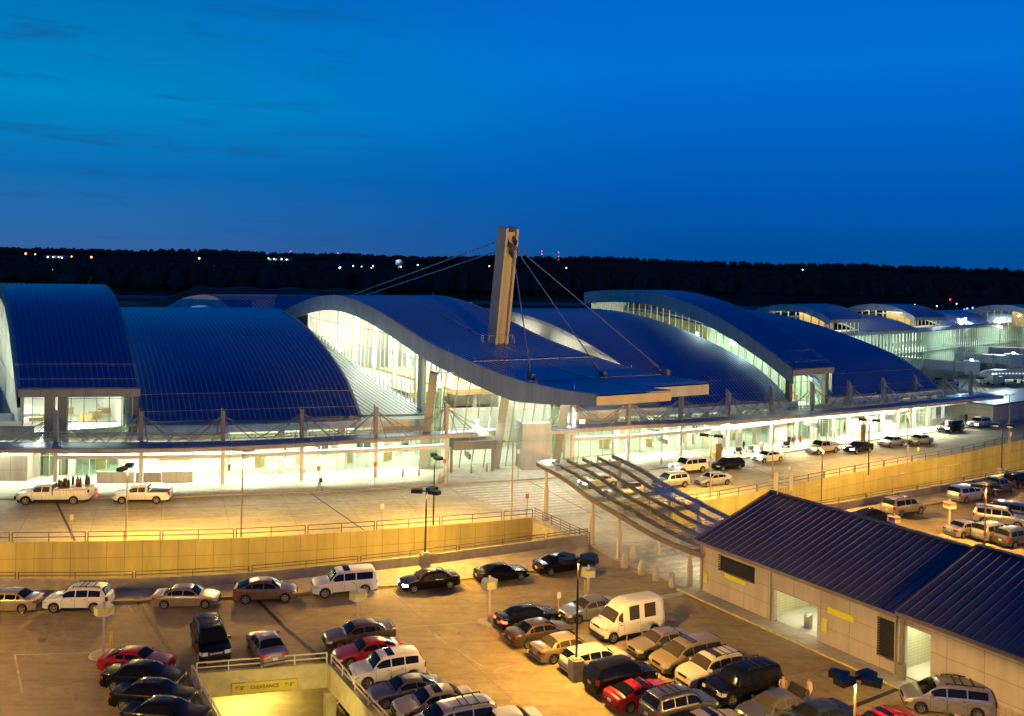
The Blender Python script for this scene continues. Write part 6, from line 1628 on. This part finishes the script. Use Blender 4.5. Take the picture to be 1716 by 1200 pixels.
# ------------------------------------------------------------------ kerbside things
def railing2(x0, x1, out, label, h=1.05):
    s0, s1 = s_of(x0), s_of(x1); n = max(2, int((s1-s0)/2)); railing([f_at(s0+(s1-s0)*i/n, 0, out) for i in range(n+1)], .15, h, 4, M['galv'], label, 1.8, 60, .018)
for x0, x1, o_, lb in ((378, 632, 3.0, 'pale four-rail guard rail in front of the left glass bays'), (722, 748, 3.2, 'short pale guard rail beside the left entrance bollards'), (905, 945, 3.4, 'guard rail in front of the clad shaft by the wave hall'), (1034, 1076, 3.2, 'guard rail right of the entrance numbered three'), (1112, 1186, 3.2, 'guard rail behind the long white SUV'), (1240, 1300, 3.2, 'guard rail left of the entrance numbered two'), (1398, 1440, 3.2, 'guard rail right of the entrance numbered two'), (1560, 1660, 1.4, 'dark guard rail at the open right end of the canopy')):
    railing2(x0, x1, o_, lb)
def bollard(px, py, zb=.15):
    p = at(px, py, zb); t = MB(); t.lathe([(0, 0), (.11, 0), (.11, .95), (.08, 1.02), (0, 1.02)], p, 12); props(t.build('bollard', M['galv'], off=p), 'short steel bollard standing before a terminal entrance', 'bollard', 'steel bollards at the entrances')
for px, py in ((675, 799), (702, 797), (790, 793), (816, 790), (1001, 783), (1022, 781), (1108, 777), (1372, 739), (1385, 737), (1398, 735)): bollard(px, py)
def conc_bollard(px, py, label):
    p = at(px, py, 0); t = MB(); t.lathe([(0, 0), (.31, 0), (.31, .1), (.28, .4), (.23, .9), (.19, 1.12), (.10, 1.21), (0, 1.24)], p, 16); props(t.build('concrete_bollard', M['concb'] if 'concb' in M else mat('cast_bollard_concrete', (.52, .46, .36), .8, noise=.12, nscale=3), off=p), label, 'bollard', 'tapered concrete bollards at the walkway')
for px, py, lb in ((1060, 936, 'tapered concrete bollard leftmost in the far row of the walkway'), (1101, 929, 'tapered concrete bollard in the middle of the far row under the glass canopy'), (1135, 925, 'tapered concrete bollard right in the far row under the glass canopy'), (1046, 951, 'tapered concrete bollard first of the near row beside the canopy post'), (1075, 963, 'tapered concrete bollard second of the near row'), (1099, 973, 'tapered concrete bollard third of the near row'), (1126, 984, 'tapered concrete bollard fourth of the near row, closest to the pavilion')):
    conc_bollard(px, py, lb)
# hanging entrance signs
def hang_sign(px, py, num, label, group=None):
    s = s_of(px); p = f_at(s, 3.4, 4.6); q = f_at(s+.5, 3.4, 4.6); u = (q-p).normalized(); u2 = Vector((u.y, -u.x, 0))
    wx, wz = ray(px, py); z = EYE+wz*p.y/FPX; p.z = z; root = empty('hanging_sign', p, label, 'sign', group)
    t = MB(); t.beam(p-u2*1.3, p+u2*1.3, .22, .62); pn = t.build('panel', M['galv'], root)
    t = MB(); t.box(p+u2*1.3, (.24, .1, .62), math.atan2(u.y, u.x)); t.build('end_cap', M['rail'], pn)
    t = MB()
    for k in (-.9, .9): t.tube(p+u2*k+Vector((0, 0, .3)), p+u2*k+Vector((0, 0, max(.5, 4.7-z))), .025, n=5)
    t.build('hanger', M['galv'], root)
    if num: txt(num, .55, M['white'], pn, wall_m4(p+u2*.75-u*.13, -u2 if 0 else u2, -u))
    if num: txt(num, .55, M['white'], pn, wall_m4(p+u2*1.37+Vector((0, 0, 0)), u, u2))
hang_sign(1082, 737, '3', 'grey hanging sign with a white numeral left of the white SUV entrance')
hang_sign(1318, 710, '2', 'grey hanging sign with a white numeral above the group in red')
hang_sign(388, 780, None, 'plain hanging sign seen edge on in the left part of the canopy')
hang_sign(770, 762, None, 'plain hanging sign at the entrance portal near the floodlight')
# low white counters on the left
def low_wall(x0, x1, out, h, label, m='whitepanel'):
    s0, s1 = s_of(x0), s_of(x1); n = 4; A = [f_at(s0+(s1-s0)*i/n, .15, out) for i in range(n+1)]; wall_thing('low_screen', A, .15, .15+h, M[m], label, 'screen', th=.25)
low_wall(178, 238, 3.4, 1.25, 'white low screen in front of the white wall, left piece'); low_wall(284, 332, 3.4, 1.25, 'white low screen in front of the service counter, right piece'); low_wall(240, 282, 3.2, 1.1, 'pale cabinet row between the two white low screens', 'beige')
p = at(157, 838); t = MB()
for k, (z0, z1) in enumerate(((0, .2), (.2, .42), (.42, .62), (.62, .84), (.84, 1.05))): t.tube((p.x, p.y+.3, z0+.15), (p.x, p.y+.3, z1+.15), .29-.012*k, .285-.012*k, 14, mi=k % 2)
props(t.build('traffic_barrel', [MATS['orange_plastic'], M['white']], off=p), 'orange and white traffic barrel behind the service truck', 'traffic barrel')
def bin_(px, py, label):
    p = at(px, py, .15); t = MB(); t.lathe([(0, 0), (.28, 0), (.32, .9), (.30, .95), (.22, 1.15), (.1, 1.22), (0, 1.22)], p, 14); props(t.build('litter_bin', M['steel'], off=p), label, 'bin')
bin_(739, 809, 'round litter bin with a dark top on the sidewalk by the crosswalk'); bin_(1276, 755, 'round litter bin behind the white sedan at the kerb')
def sign_post(px, py, top, label, m='signw', w_=.35, h_=.5, zb=0., group='small traffic signs on thin posts', pm='tanpole', cat='sign'):
    b = at(px, py, zb); wx, wz = ray(px, top); z = EYE+wz*b.y/FPX; root = empty('traffic_sign', b, label, cat, group)
    t = MB(); t.tube((b.x, b.y, zb), (b.x, b.y, z), .04, n=6); t.build('pole', M[pm], root)
    t = MB(); t.box((b.x, b.y-.06, z-h_/2), (w_, .03, h_), .45); t.build('sign_plate', M[m], root)
M['signred'] = mat('sign_faded_red', (.50, .12, .06), .5)
for px, py, tp, lb, m in ((628, 818, 774, 'small sign post at the kerb before the left entrance', 'signred'), (744, 813, 769, 'sign post with a reddish plate near the litter bin', 'signred'), (750, 812, 775, 'white sign post beside the reddish sign near the litter bin', 'signw'), (533, 820, 781, 'thin bare post beside the walking man', 'tanpole'), (640, 888, 844, 'pale sign post on the road edge left of the twin lamp', 'signw'), (883, 866, 827, 'sign with a red plate at the end of the broad crosswalk', 'signred'), (868, 806, 753, 'white sign on the sidewalk left of the glass canopy', 'signw'),
    (1322, 820, 781, 'white sign post on the road edge behind the pavilion ridge', 'signw'), (1538, 775, 750, 'yellowish sign post on the road edge right of the pale pole', 'yellowsign'), (1393, 745, 716, 'white sign on the sidewalk behind the gold pickup', 'signw'), (1560, 726, 691, 'white sign on the sidewalk left of the large black SUV', 'signw'), (1693, 755, 724, 'pale sign near the right end of the road', 'signw'), (120, 904, 862, 'thin bare post at the road edge by the dark joint', 'tanpole'), (1404, 742, 718, 'white notice board at the second entrance', 'signw')):
    sign_post(px, py, tp, lb, m)
for px, y0, y1, lb in ((1204, 747, 796, 'tall brown sign panel on the sidewalk behind the long white SUV'), (1446, 718, 740, 'tall brown sign panel on the sidewalk at the right')):
    p = at(px, 778 if px < 1300 else 742, .15); t = MB(); t.box((p.x, p.y, 1.5), (.9, .15, 2.7), .5); props(t.build('sign_pylon', mat('brown_sign', (.25, .12, .05), .5), off=p), lb, 'sign')
# aisle markers on the parking deck: six-sided drum on a post
def aisle(px, py, top, label, m='yb', isl=True):
    b = at(px, py); wx, wz = ray(px, top); z = EYE+wz*b.y/FPX; root = empty('aisle_marker', b, label, 'aisle marker', 'aisle marker drums on posts')
    t = MB(); t.box((b.x, b.y, z/2), (.17, .17, z), .4); t.build('pole', M['steel'], root)
    if isl: t = MB(); t.lathe([(0, .16), (.7, .16), (.85, .1), (.9, 0)], b, 16); t.build('island', M['pedm'], root)
    n = 6; t = MB(); c = Vector((b.x, b.y, z-.55)); Rr = .62
    for k in range(n):
        a0, a1 = 2*PI*k/n+.3, 2*PI*(k+1)/n+.3; p0 = c+Vector((math.cos(a0)*Rr, math.sin(a0)*Rr, 0)); p1 = c+Vector((math.cos(a1)*Rr, math.sin(a1)*Rr, 0))
        t.quad(p0, p1, p1+Vector((0, 0, .26)), p0+Vector((0, 0, .26)), 1); t.quad(p0-Vector((0, 0, .26)), p1-Vector((0, 0, .26)), p1, p0, 0); t.add([p0+Vector((0, 0, .26)), p1+Vector((0, 0, .26)), c+Vector((0, 0, .26))], [(0, 1, 2)], 0)
    t.build('drum_sign', [M['signw'], M['yellowsign'] if m == 'yb' else M['signred']], root)
for px, py, tp, lb, m in ((173, 1098, 1008, 'yellow and white drum marker on an island by the red car at the left', 'yb'), (599, 1068, 984, 'yellow and white drum marker behind the dark brown sedan', 'yb'), (819, 1044, 965, 'yellow and white drum marker in the middle of the deck', 'yb'), (985, 1012, 947, 'yellow and white drum marker behind the tall four-headed lamp', 'yb'), (1497, 905, 860, 'red and white drum marker in front of the tan SUV', 'rb'), (1590, 898, 837, 'red and white drum marker above the silver sedan', 'rb')):
    aisle(px, py, tp, lb, m, isl=px not in (985, 1497, 599))
t = MB(); p = at(186, 1094); t.tube(p, p+Vector((0, 0, 1.35)), .09, n=8); props(t.build('pipe_bollard', M['yellow'], off=p), 'yellow pipe bollard beside the island at the left', 'bollard')
t = MB(); p = at(980, 998); t.tube(p, p+Vector((0, 0, 1.2)), .09, n=8); props(t.build('pipe_bollard', M['yellow'], off=p), 'yellow pipe bollard behind the grey sedan', 'bollard')
for px, py, tp, lb in ((936, 1042, 992, 'pale sign post between the black sedan and the grey sedan'), (1050, 1096, 1050, 'pale sign post between the two right-hand rows'), (1650, 0, 0, '')):
    if py: sign_post(px, py, tp, lb, 'signw', .3, .45, group='thin posts on the parking deck')
isl = [at(540, 1078), at(560, 1076), at(556, 1090), at(640, 1175), at(628, 1180), at(535, 1092)]
# people ------------------------------------------------------------------
SKIN = mat('skin', (.35, .20, .13), .6); HAIR = mat('dark_hair', (.02, .015, .01), .7)
CL = {k: mat('cloth_'+k, c, .85) for k, c in dict(black=(.012, .012, .014), red=(.45, .03, .02), khaki=(.35, .28, .18), blue=(.04, .07, .2), cream=(.5, .44, .34), grey=(.2, .2, .2), jeans=(.05, .07, .13)).items()}
def person(px, py, head, label, shirt, pants, pose='stand', zb=.15, h=1.75, hair='HAIR', bag=False):
    b = at(px, py, zb); k = h/1.75
    st = .22 if pose == 'walk' else .05
    V = [(0, 0, .95, .13), (0, 0, 1.12, .13), (0, 0, 1.30, .15), (0, 0, 1.44, .10), (0, .01, 1.52, .052), (0, .02, 1.60, .085), (0, .03, 1.69, .085)]
    E_ = [(0, 1), (1, 2), (2, 3), (3, 4), (4, 5), (5, 6)]
    def add(x, y, z, r_, par): V.append((x, y, z, r_)); E_.append((par, len(V)-1)); return len(V)-1
    for s in (-1, 1):
        f = st*s
        hp = add(s*.10, 0, .88, .095, 0); kn = add(s*.10, f*.7+.02, .50, .062, hp); an = add(s*.10, f*1.2-(.06 if s < 0 and pose == 'walk' else 0), .09, .042, kn); add(s*.11, f*1.2+.13, .04, .035, an)
        sh = add(s*.19, 0, 1.40, .062, 3)
        if pose == 'reach': el = add(s*.22, .16, 1.20, .042, sh); wr = add(s*.16, .40, 1.22, .03, el)
        else: el = add(s*.25, -f*.35-.02, 1.13, .042, sh); wr = add(s*.25, -f*.6+.10, .90, .03, el)
        pl = add(V[wr][0], V[wr][1]+.03, V[wr][2]-.07, .028, wr)
        for q in range(4): add(V[pl][0]+(q-1.5)*.014, V[pl][1]+.02, V[pl][2]-.075+.006*abs(q-1.5), .009, pl)
        add(V[wr][0]-s*.035, V[wr][1]+.04, V[wr][2]-.08, .010, wr)
    me = bpy.data.meshes.new('tmp'); me.from_pydata([v[:3] for v in V], E_, []); o = bpy.data.objects.new('tmp', me); COL.objects.link(o)
    sk = o.modifiers.new('s', 'SKIN'); sb = o.modifiers.new('u', 'SUBSURF'); sb.levels = 1
    for i, v in enumerate(V): me.skin_vertices[0].data[i].radius = (v[3], v[3]*(.8 if i in (1, 2) else 1))
    me.skin_vertices[0].data[0].use_root = True
    dg = bpy.context.evaluated_depsgraph_get(); m2 = bpy.data.meshes.new_from_object(o.evaluated_get(dg)); bpy.data.objects.remove(o)
    m2.name = 'person'; m2.materials.clear()
    for m_ in (SKIN, CL[shirt], CL[pants], HAIR, M['black']): m2.materials.append(m_)
    for f in m2.polygons:
        c = f.center; f.use_smooth = True
        if c.z > 1.50: f.material_index = 3 if (c.z > 1.66 or c.y < .0) else 0
        elif c.z < .10: f.material_index = 4
        elif c.z > .93 or (abs(c.x) > .17 and c.z > .86): f.material_index = 1
        elif abs(c.x) > .185 and c.z > .7: f.material_index = 0
        else: f.material_index = 2
    o = bpy.data.objects.new('person', m2); COL.objects.link(o); o.location = b; o.scale = (k, k, k); o.rotation_euler = (0, 0, R(head)-PI/2); props(o, label, 'person')
    if bag:
        t = MB(); t.box((0, -.17, 1.22), (.30, .16, .42)); g = t.build('backpack', CL['black']); g.parent = o
    return o
person(536, 823, 200, 'person in a dark jacket and pale trousers with a backpack walking on the sidewalk', 'black', 'khaki', 'walk', bag=True)
for px, py, hd, lb, s, p_, z in ((1208, 767, 120, 'person in dark clothes standing beside the yellow cart', 'black', 'grey', .15), (1246, 758, 200, 'person in dark clothes pushing luggage carts', 'black', 'black', .15), (1322, 750, 90, 'person in black at the left of the small group at the kerb', 'black', 'black', .15), (1328, 750, 250, 'person in a pale blue top in the middle of the small group', 'blue', 'grey', .15), (1332, 748, 180, 'person in a red top and khaki trousers in the small group', 'red', 'khaki', .15), (1341, 747, 200, 'person in a red top and black trousers at the right of the small group', 'red', 'black', .15),
    (1415, 725, 180, 'person in red under the canopy behind the glass', 'red', 'black', .15), (1612, 726, 30, 'person loading luggage behind the open tailgate of the black SUV', 'black', 'jeans', 0.), (1619, 710, 240, 'person in black standing by the canopy column', 'black', 'black', .15), (1635, 706, 240, 'person standing behind the last silver SUV', 'cream', 'jeans', .15), (1659, 704, 240, 'person in black near the guard rail at the far right', 'black', 'black', .15)):
    person(px, py, hd, lb, s, p_, 'stand', z)
person(1312, 1180, 250, 'person in a yellowish top leaning into the open boot of the dark grey sedan', 'khaki', 'jeans', 'reach', 0.)
person(1356, 1184, 200, 'person with dark hair and a cream top beside the open boot', 'cream', 'jeans', 'stand', 0.)
# luggage carts and yellow cart
def cart(px, py, label, m, nm='luggage_cart'):
    p = at(px, py, .15); root = empty(nm, p, label, 'cart'); t = MB(); t.box(p+Vector((0, 0, .3)), (1.2, .6, .08), .5); t.beam(p+Vector((-.5, -.2, .3)), p+Vector((-.6, -.25, 1.0)), .05, .05); t.beam(p+Vector((-.3, .3, .3)), p+Vector((-.4, .3, 1.0)), .05, .05); t.beam(p+Vector((-.6, -.25, 1.0)), p+Vector((-.4, .3, 1.0)), .05, .05); t.build('frame', M['galv'], root)
    t = MB(); t.box(p+Vector((.15, 0, .62)), (.7, .5, .5), .5); t.build('load', m, root)
    for s in (-.45, .45): t = MB(); t.tube(p+Vector((s, -.25, .1)), p+Vector((s, .25, .1)), .1, n=8); t.build('wheel', RUB, root)
cart(1196, 768, 'yellow loaded cart at the kerb behind the black wagon', M['yellowsign']); cart(1236, 760, 'dark loaded luggage cart left of the porter', M['black']); cart(1256, 757, 'stack of empty grey luggage carts right of the porter', M['galv']); cart(1461, 722, 'pale luggage cart in the open check-in bay', M['white']); cart(1316, 750, 'upright dark suitcase cart left of the small group', CL['black'])
t = MB(); p = at(1487, 722, .15); t.box(p+Vector((0, 0, .55)), (3.2, 1.0, 1.1), .55); t.box(p+Vector((-.2, 0, 1.35)), (1.2, .8, .5), .55); props(t.build('check_in_counter', M['white'], off=p), 'white kerbside check-in counter under the right canopy', 'counter')

# ------------------------------------------------------------------ far landscape: woods, hills, town lights
random.seed(11)
M['forest'] = mat('forest_foliage', (.04, .055, .04), 1.0, spec=0, noise=.6, nscale=.08)
def forest(name, spots, label):
    t = MB()
    for x, y, z, h in spots:
        r_ = h*random.uniform(.26, .42); n = 6; rot = random.random()*6; tip = random.uniform(.45, .8)
        pr__ = [(r_*.25, 0), (r_, h*.30), (r_*random.uniform(.7, 1), h*random.uniform(.5, .68)), (r_*tip, h*.9), (0, h)]
        P = []
        for q, z_ in pr__:
            for k in range(n): a_ = rot+2*PI*k/n; rr2 = q*random.uniform(.75, 1.25); P.append((x+rr2*math.cos(a_), y+rr2*math.sin(a_), z+z_+random.uniform(-.04, .04)*h))
        t.add(P, [(j*n+k, j*n+(k+1) % n, (j+1)*n+(k+1) % n, (j+1)*n+k) for j in range(len(pr__)-1) for k in range(n)])
    o = t.build(name, M['forest']); props(o, kind='stuff', label=label, cat='woods'); return o
def ridge(name, x0, x1, y0, y1, hfun, nx=90, ny=6):
    t = MB(); P = []
    for j in range(ny+1):
        f = j/ny
        for i in range(nx+1): x = x0+(x1-x0)*i/nx; y = y0+(y1-y0)*f; P.append((x, y, -6.3+hfun(x, y)*math.sin(PI*min(1, f*1.15)/1.15*1.0) if 0 else -6.3+hfun(x, y)*math.sin(f*PI)))
    w_ = nx+1; t.add(P, [(j*w_+i, j*w_+i+1, (j+1)*w_+i+1, (j+1)*w_+i) for j in range(ny) for i in range(nx)], 0, True)
    return struct(t.build(name, M['hillm']))
M['hillm'] = mat('dark_hill_cover', (.035, .048, .035), 1.0, spec=0, noise=.5, nscale=.01)
hn = lambda x: 6*math.sin(x*.0021+1)+4*math.sin(x*.0063)+2.5*math.sin(x*.017+2)
ridge('hills', -2600, -50, 1500, 3300, lambda x, y: 30+hn(x)*.9+max(0, (-x-500))*.010)
ridge('hills', -300, 3600, 2200, 4200, lambda x, y: 30+hn(x)*.8+8*math.exp(-((x-300)/400)**2))
ridge('hills', -6000, 7000, 5200, 8200, lambda x, y: 52+hn(x*.5)*1.8-x*.003)
ridge('hills', 100, 1500, 780, 1300, lambda x, y: 5)
S = []
for k in range(3000):
    f = random.random(); x = -420+1950*random.random(); y = 850+.20*(x+400)+300*random.random()**1.5
    if x < -80 and random.random() < .4: continue
    S.append((x, y, -6.4, random.uniform(19, 25)))
forest('woods', S, 'dark pine woods beyond the runway behind the mast and the right-hand roofs')
S = []
for k in range(2600):
    x = -1300+1300*random.random(); y = 900+900*random.random(); S.append((x, y, -6.4, random.uniform(12, 22)))
forest('woods', S, 'dark low woods in the left half of the distance')
S = []
for k in range(1500):
    x = -2500+2500*random.random(); y = 2250+350*random.random(); S.append((x, y, 19+hn(x)*.8+max(0, (-x-500))*.008, random.uniform(12, 22)))
for k in range(1500):
    x = -100+3300*random.random(); y = 2900+500*random.random(); S.append((x, y, 20+hn(x)*.7, random.uniform(14, 26)))
forest('woods', S, 'uneven dark tree line along the far ridge on the horizon')
# earth mound on the left airfield
t = MB(); P = []; nx, ny = 40, 10
for j in range(ny+1):
    for i in range(nx+1):
        u, v = i/nx, j/ny; x = -235+180*u; y = 560+90*v; e = min(1, min(u, 1-u)*5)*min(1, min(v, 1-v)*3.2); P.append((x, y, -6.3+12.5*e**1.3+.8*math.sin(x*.2+y*.1)*e))
t.add(P, [(j*(nx+1)+i, j*(nx+1)+i+1, (j+1)*(nx+1)+i+1, (j+1)*(nx+1)+i) for j in range(ny) for i in range(nx)], 0, True)
o = t.build('earth_mound', mat('bare_earth', (.07, .055, .04), .95, noise=.4, nscale=.08)); struct(o)
# town lamps, each a lamp on a pole
def far_lamp(px, py, D, m, r_, label, grp):
    p = atY(px, py, D); t = MB(); t.lathe([(0, -r_), (r_*.7, -r_*.7), (r_, 0), (r_*.7, r_*.7), (0, r_)], p, 6, mi=1); t.tube((p.x, p.y, max(-6, p.z-10)), (p.x, p.y, p.z-r_), r_*.12, n=4, mi=0)
    props(t.build('distant_lamp', [M['galv'], M[m]], off=p), label, 'lamp', grp)
M['far_o'] = emis('distant_orange_lamp', (1, .42, .10), 5)
pts_o = [(43, 425), (59, 426), (120, 430), (153, 431), (43, 449), (64, 454), (76, 454), (107, 451), (155, 453), (334, 433), (489, 449), (544, 467), (367, 461), (358, 446), (382, 445), (262, 480), (413, 448), (200, 450), (1593, 503)]
pts_w = [(80, 431), (89, 431), (98, 431), (104, 432), (55, 461), (66, 462), (78, 460), (94, 460), (112, 461), (122, 461), (130, 460), (450, 433), (459, 434), (472, 434), (480, 435), (570, 450), (621, 451), (657, 452), (590, 455), (600, 454), (612, 455), (632, 454), (640, 455), (592, 446), (606, 447), (625, 446), (672, 447), (700, 444), (949, 449), (820, 446), (1345, 452)]
for i, (x, y) in enumerate(pts_o[:-1]): far_lamp(x, y, 1240, 'far_o', 1.0 if i % 3 else 1.35, 'tiny orange lamp in the dark distance left of the mast', 'distant orange town lamps')
for i, (x, y) in enumerate(pts_w): far_lamp(x, y, 1240, 'far_w', .85 if x not in (621, 657, 570) else 2.2, 'tiny white lamp in the dark distance near the horizon', 'distant white town lamps')
for x, y in ((908, 421), (908, 426), (936, 423), (936, 430), (936, 435), (874, 431), (487, 421), (566, 424)): far_lamp(x, y, 2600, 'red_l', .95, 'tiny red obstruction lamp on a thin mast above the horizon', 'distant red obstruction lamps')
for x, y, m in ((1345, 517, 'green_l'), (1367, 517, 'green_l'), (1391, 517, 'far_o'), (1419, 520, 'far_w'), (1592, 502, 'red_l'), (1603, 509, 'far_w'), (1297, 514, 'far_w'), (1459, 512, 'far_w'), (1533, 511, 'far_w'), (1440, 519, 'blue_l'), (1583, 524, 'blue_l'), (1616, 519, 'blue_l'), (1621, 517, 'blue_l'), (1630, 516, 'blue_l'), (1610, 524, 'blue_l'), (1588, 528, 'blue_l'), (1500, 514, 'far_w'), (1570, 513, 'far_w'), (1660, 513, 'far_w'), (1690, 512, 'far_w')):
    p = atY(x, y, 420 if y > 515 else 620)
    far_lamp(x, y, p.y, m, .42, 'tiny %s airfield light on the dark taxiways' % {'green_l': 'green', 'far_o': 'orange', 'far_w': 'white', 'red_l': 'red', 'blue_l': 'blue'}[m], 'airfield lights, ' + m[:-2])
p = atY(1602, 528, 400); root = empty('taxiway_sign', (p.x, p.y, -6), 'lit yellow taxiway sign with a red end on the dark airfield', 'sign'); t = MB(); t.box((p.x, p.y, p.z), (7, .5, 1.2)); t.build('lit_panel', emis('taxi_sign_yellow', (.9, 1, .1), 1.6), root)
t = MB(); t.box((p.x+5, p.y, p.z+.3), (3, .5, 1.0)); t.build('lit_panel', emis('taxi_sign_red', (1, .12, .1), 1.4), root)
t = MB(); t.box((p.x+1, p.y+.3, (p.z-6.6)/2-.2), (.4, .4, abs(p.z+6))); t.build('support', M['galv'], root)
# long low distant buildings
def far_building(x0, x1, y0, y1, D, label, m='farw', win=None):
    a, b = atY(x0, y0, D), atY(x1, y1, D); t = MB(); root = empty('distant_building', ((a.x+b.x)/2, D, min(a.z, b.z)), label, 'building')
    t.box(((a.x+b.x)/2, D+8, (a.z+b.z)/2), (b.x-a.x, 16, abs(a.z-b.z))); t.build('wall', M[m], root)
    if win:
        n = int((b.x-a.x)/7); 
        for k in range(n):
            if random.random() < .7: t = MB(); t.box((a.x+(b.x-a.x)*(k+.5)/n, D-.2, (a.z+b.z)/2), (2.6, .3, 1.6)); t.build('window', M[win], root)
M['farw'] = mat('distant_wall', (.16, .17, .20), .8)
far_building(0, 38, 449, 456, 1250, 'long dim low building at the far left below the tree line')
far_building(75, 107, 427, 434, 1250, 'small white lit building on the far left hill', win='win2'); far_building(72, 106, 449, 455, 1250, 'low lit building among orange lamps at the far left', win='win2'); far_building(50, 70, 457, 463, 1235, 'low lit shed left of the parked lamps', win='win2'); far_building(112, 128, 458, 464, 1235, 'low lit shed right of the orange lamps', win='win2')
far_building(448, 486, 432, 438, 1250, 'white lit building on the ridge in the left half', win='win2'); far_building(488, 498, 456, 460, 1235, 'small building glowing orange near a lamp', win='win'); far_building(588, 650, 451, 457, 1235, 'long bluish lit building left of the water tower', win='win2'); far_building(560, 580, 455, 461, 1235, 'short lit building left of the long bluish one', win='win2')
p = atY(669, 440, 1240); root = empty('water_tower', (p.x, p.y, -6), 'pale water tower on the horizon left of the mast', 'water tower')
t = MB(); t.lathe([(0, -4), (4, -3), (5.2, 0), (4.5, 3), (0, 4.4)], p, 14); t.build('tank', M['white'], root); t = MB(); t.tube((p.x, p.y, -6), (p.x, p.y, p.z-3.5), 1.6, 1.2, 10); t.build('stem', M['white'], root)
light_spot('tower_light', (p.x-8, p.y-14, p.z+9), 9000, (.7, .85, 1), 70, .4, (R(55), 0, R(-30)))
# leaning crane tip behind the left roof
a = atY(149, 474, 330); b = atY(153, 464, 330); root = empty('crane_boom', (a.x, a.y, -6), 'short orange crane boom tip sticking up behind the left tall roof', 'crane'); t = MB(); t.beam(a-(b-a)*3, b, .7, .7); t.build('boom', MATS['orange_plastic'], root); t = MB(); t.box((a.x, a.y, -5), (3, 6, 2)); t.build('base', MATS['orange_plastic'], root)
# assumed tall flood poles out of view, right of the camera, added to light the roofs' front edges
for x, y, pw in ((78, 2, 330000), (48, -14, 330000)):
    b = Vector((x, y, 0)); root = empty('street_lamp', b, 'assumed tall sodium flood pole out of view near the camera', 'street lamp', 'assumed flood poles beyond the picture edge'); t = MB(); t.tube((x, y, 0), (x, y, 13), .2, .12); t.build('pole', M['galv'], root)
    t = MB(); t.box((x-.3, y+.3, 13.1), (1.2, .6, .5), .6); t.build('lamp_head', M['darksteel'], root)
    dd = Vector((8, 108, 19))-Vector((x, y, 13)); light_spot('assumed_flood_beam', (x-.8, y+.9, 13), pw*.9, SODIUM, 21, .4, dd.to_track_quat('-Z', 'Y').to_euler(), .5)
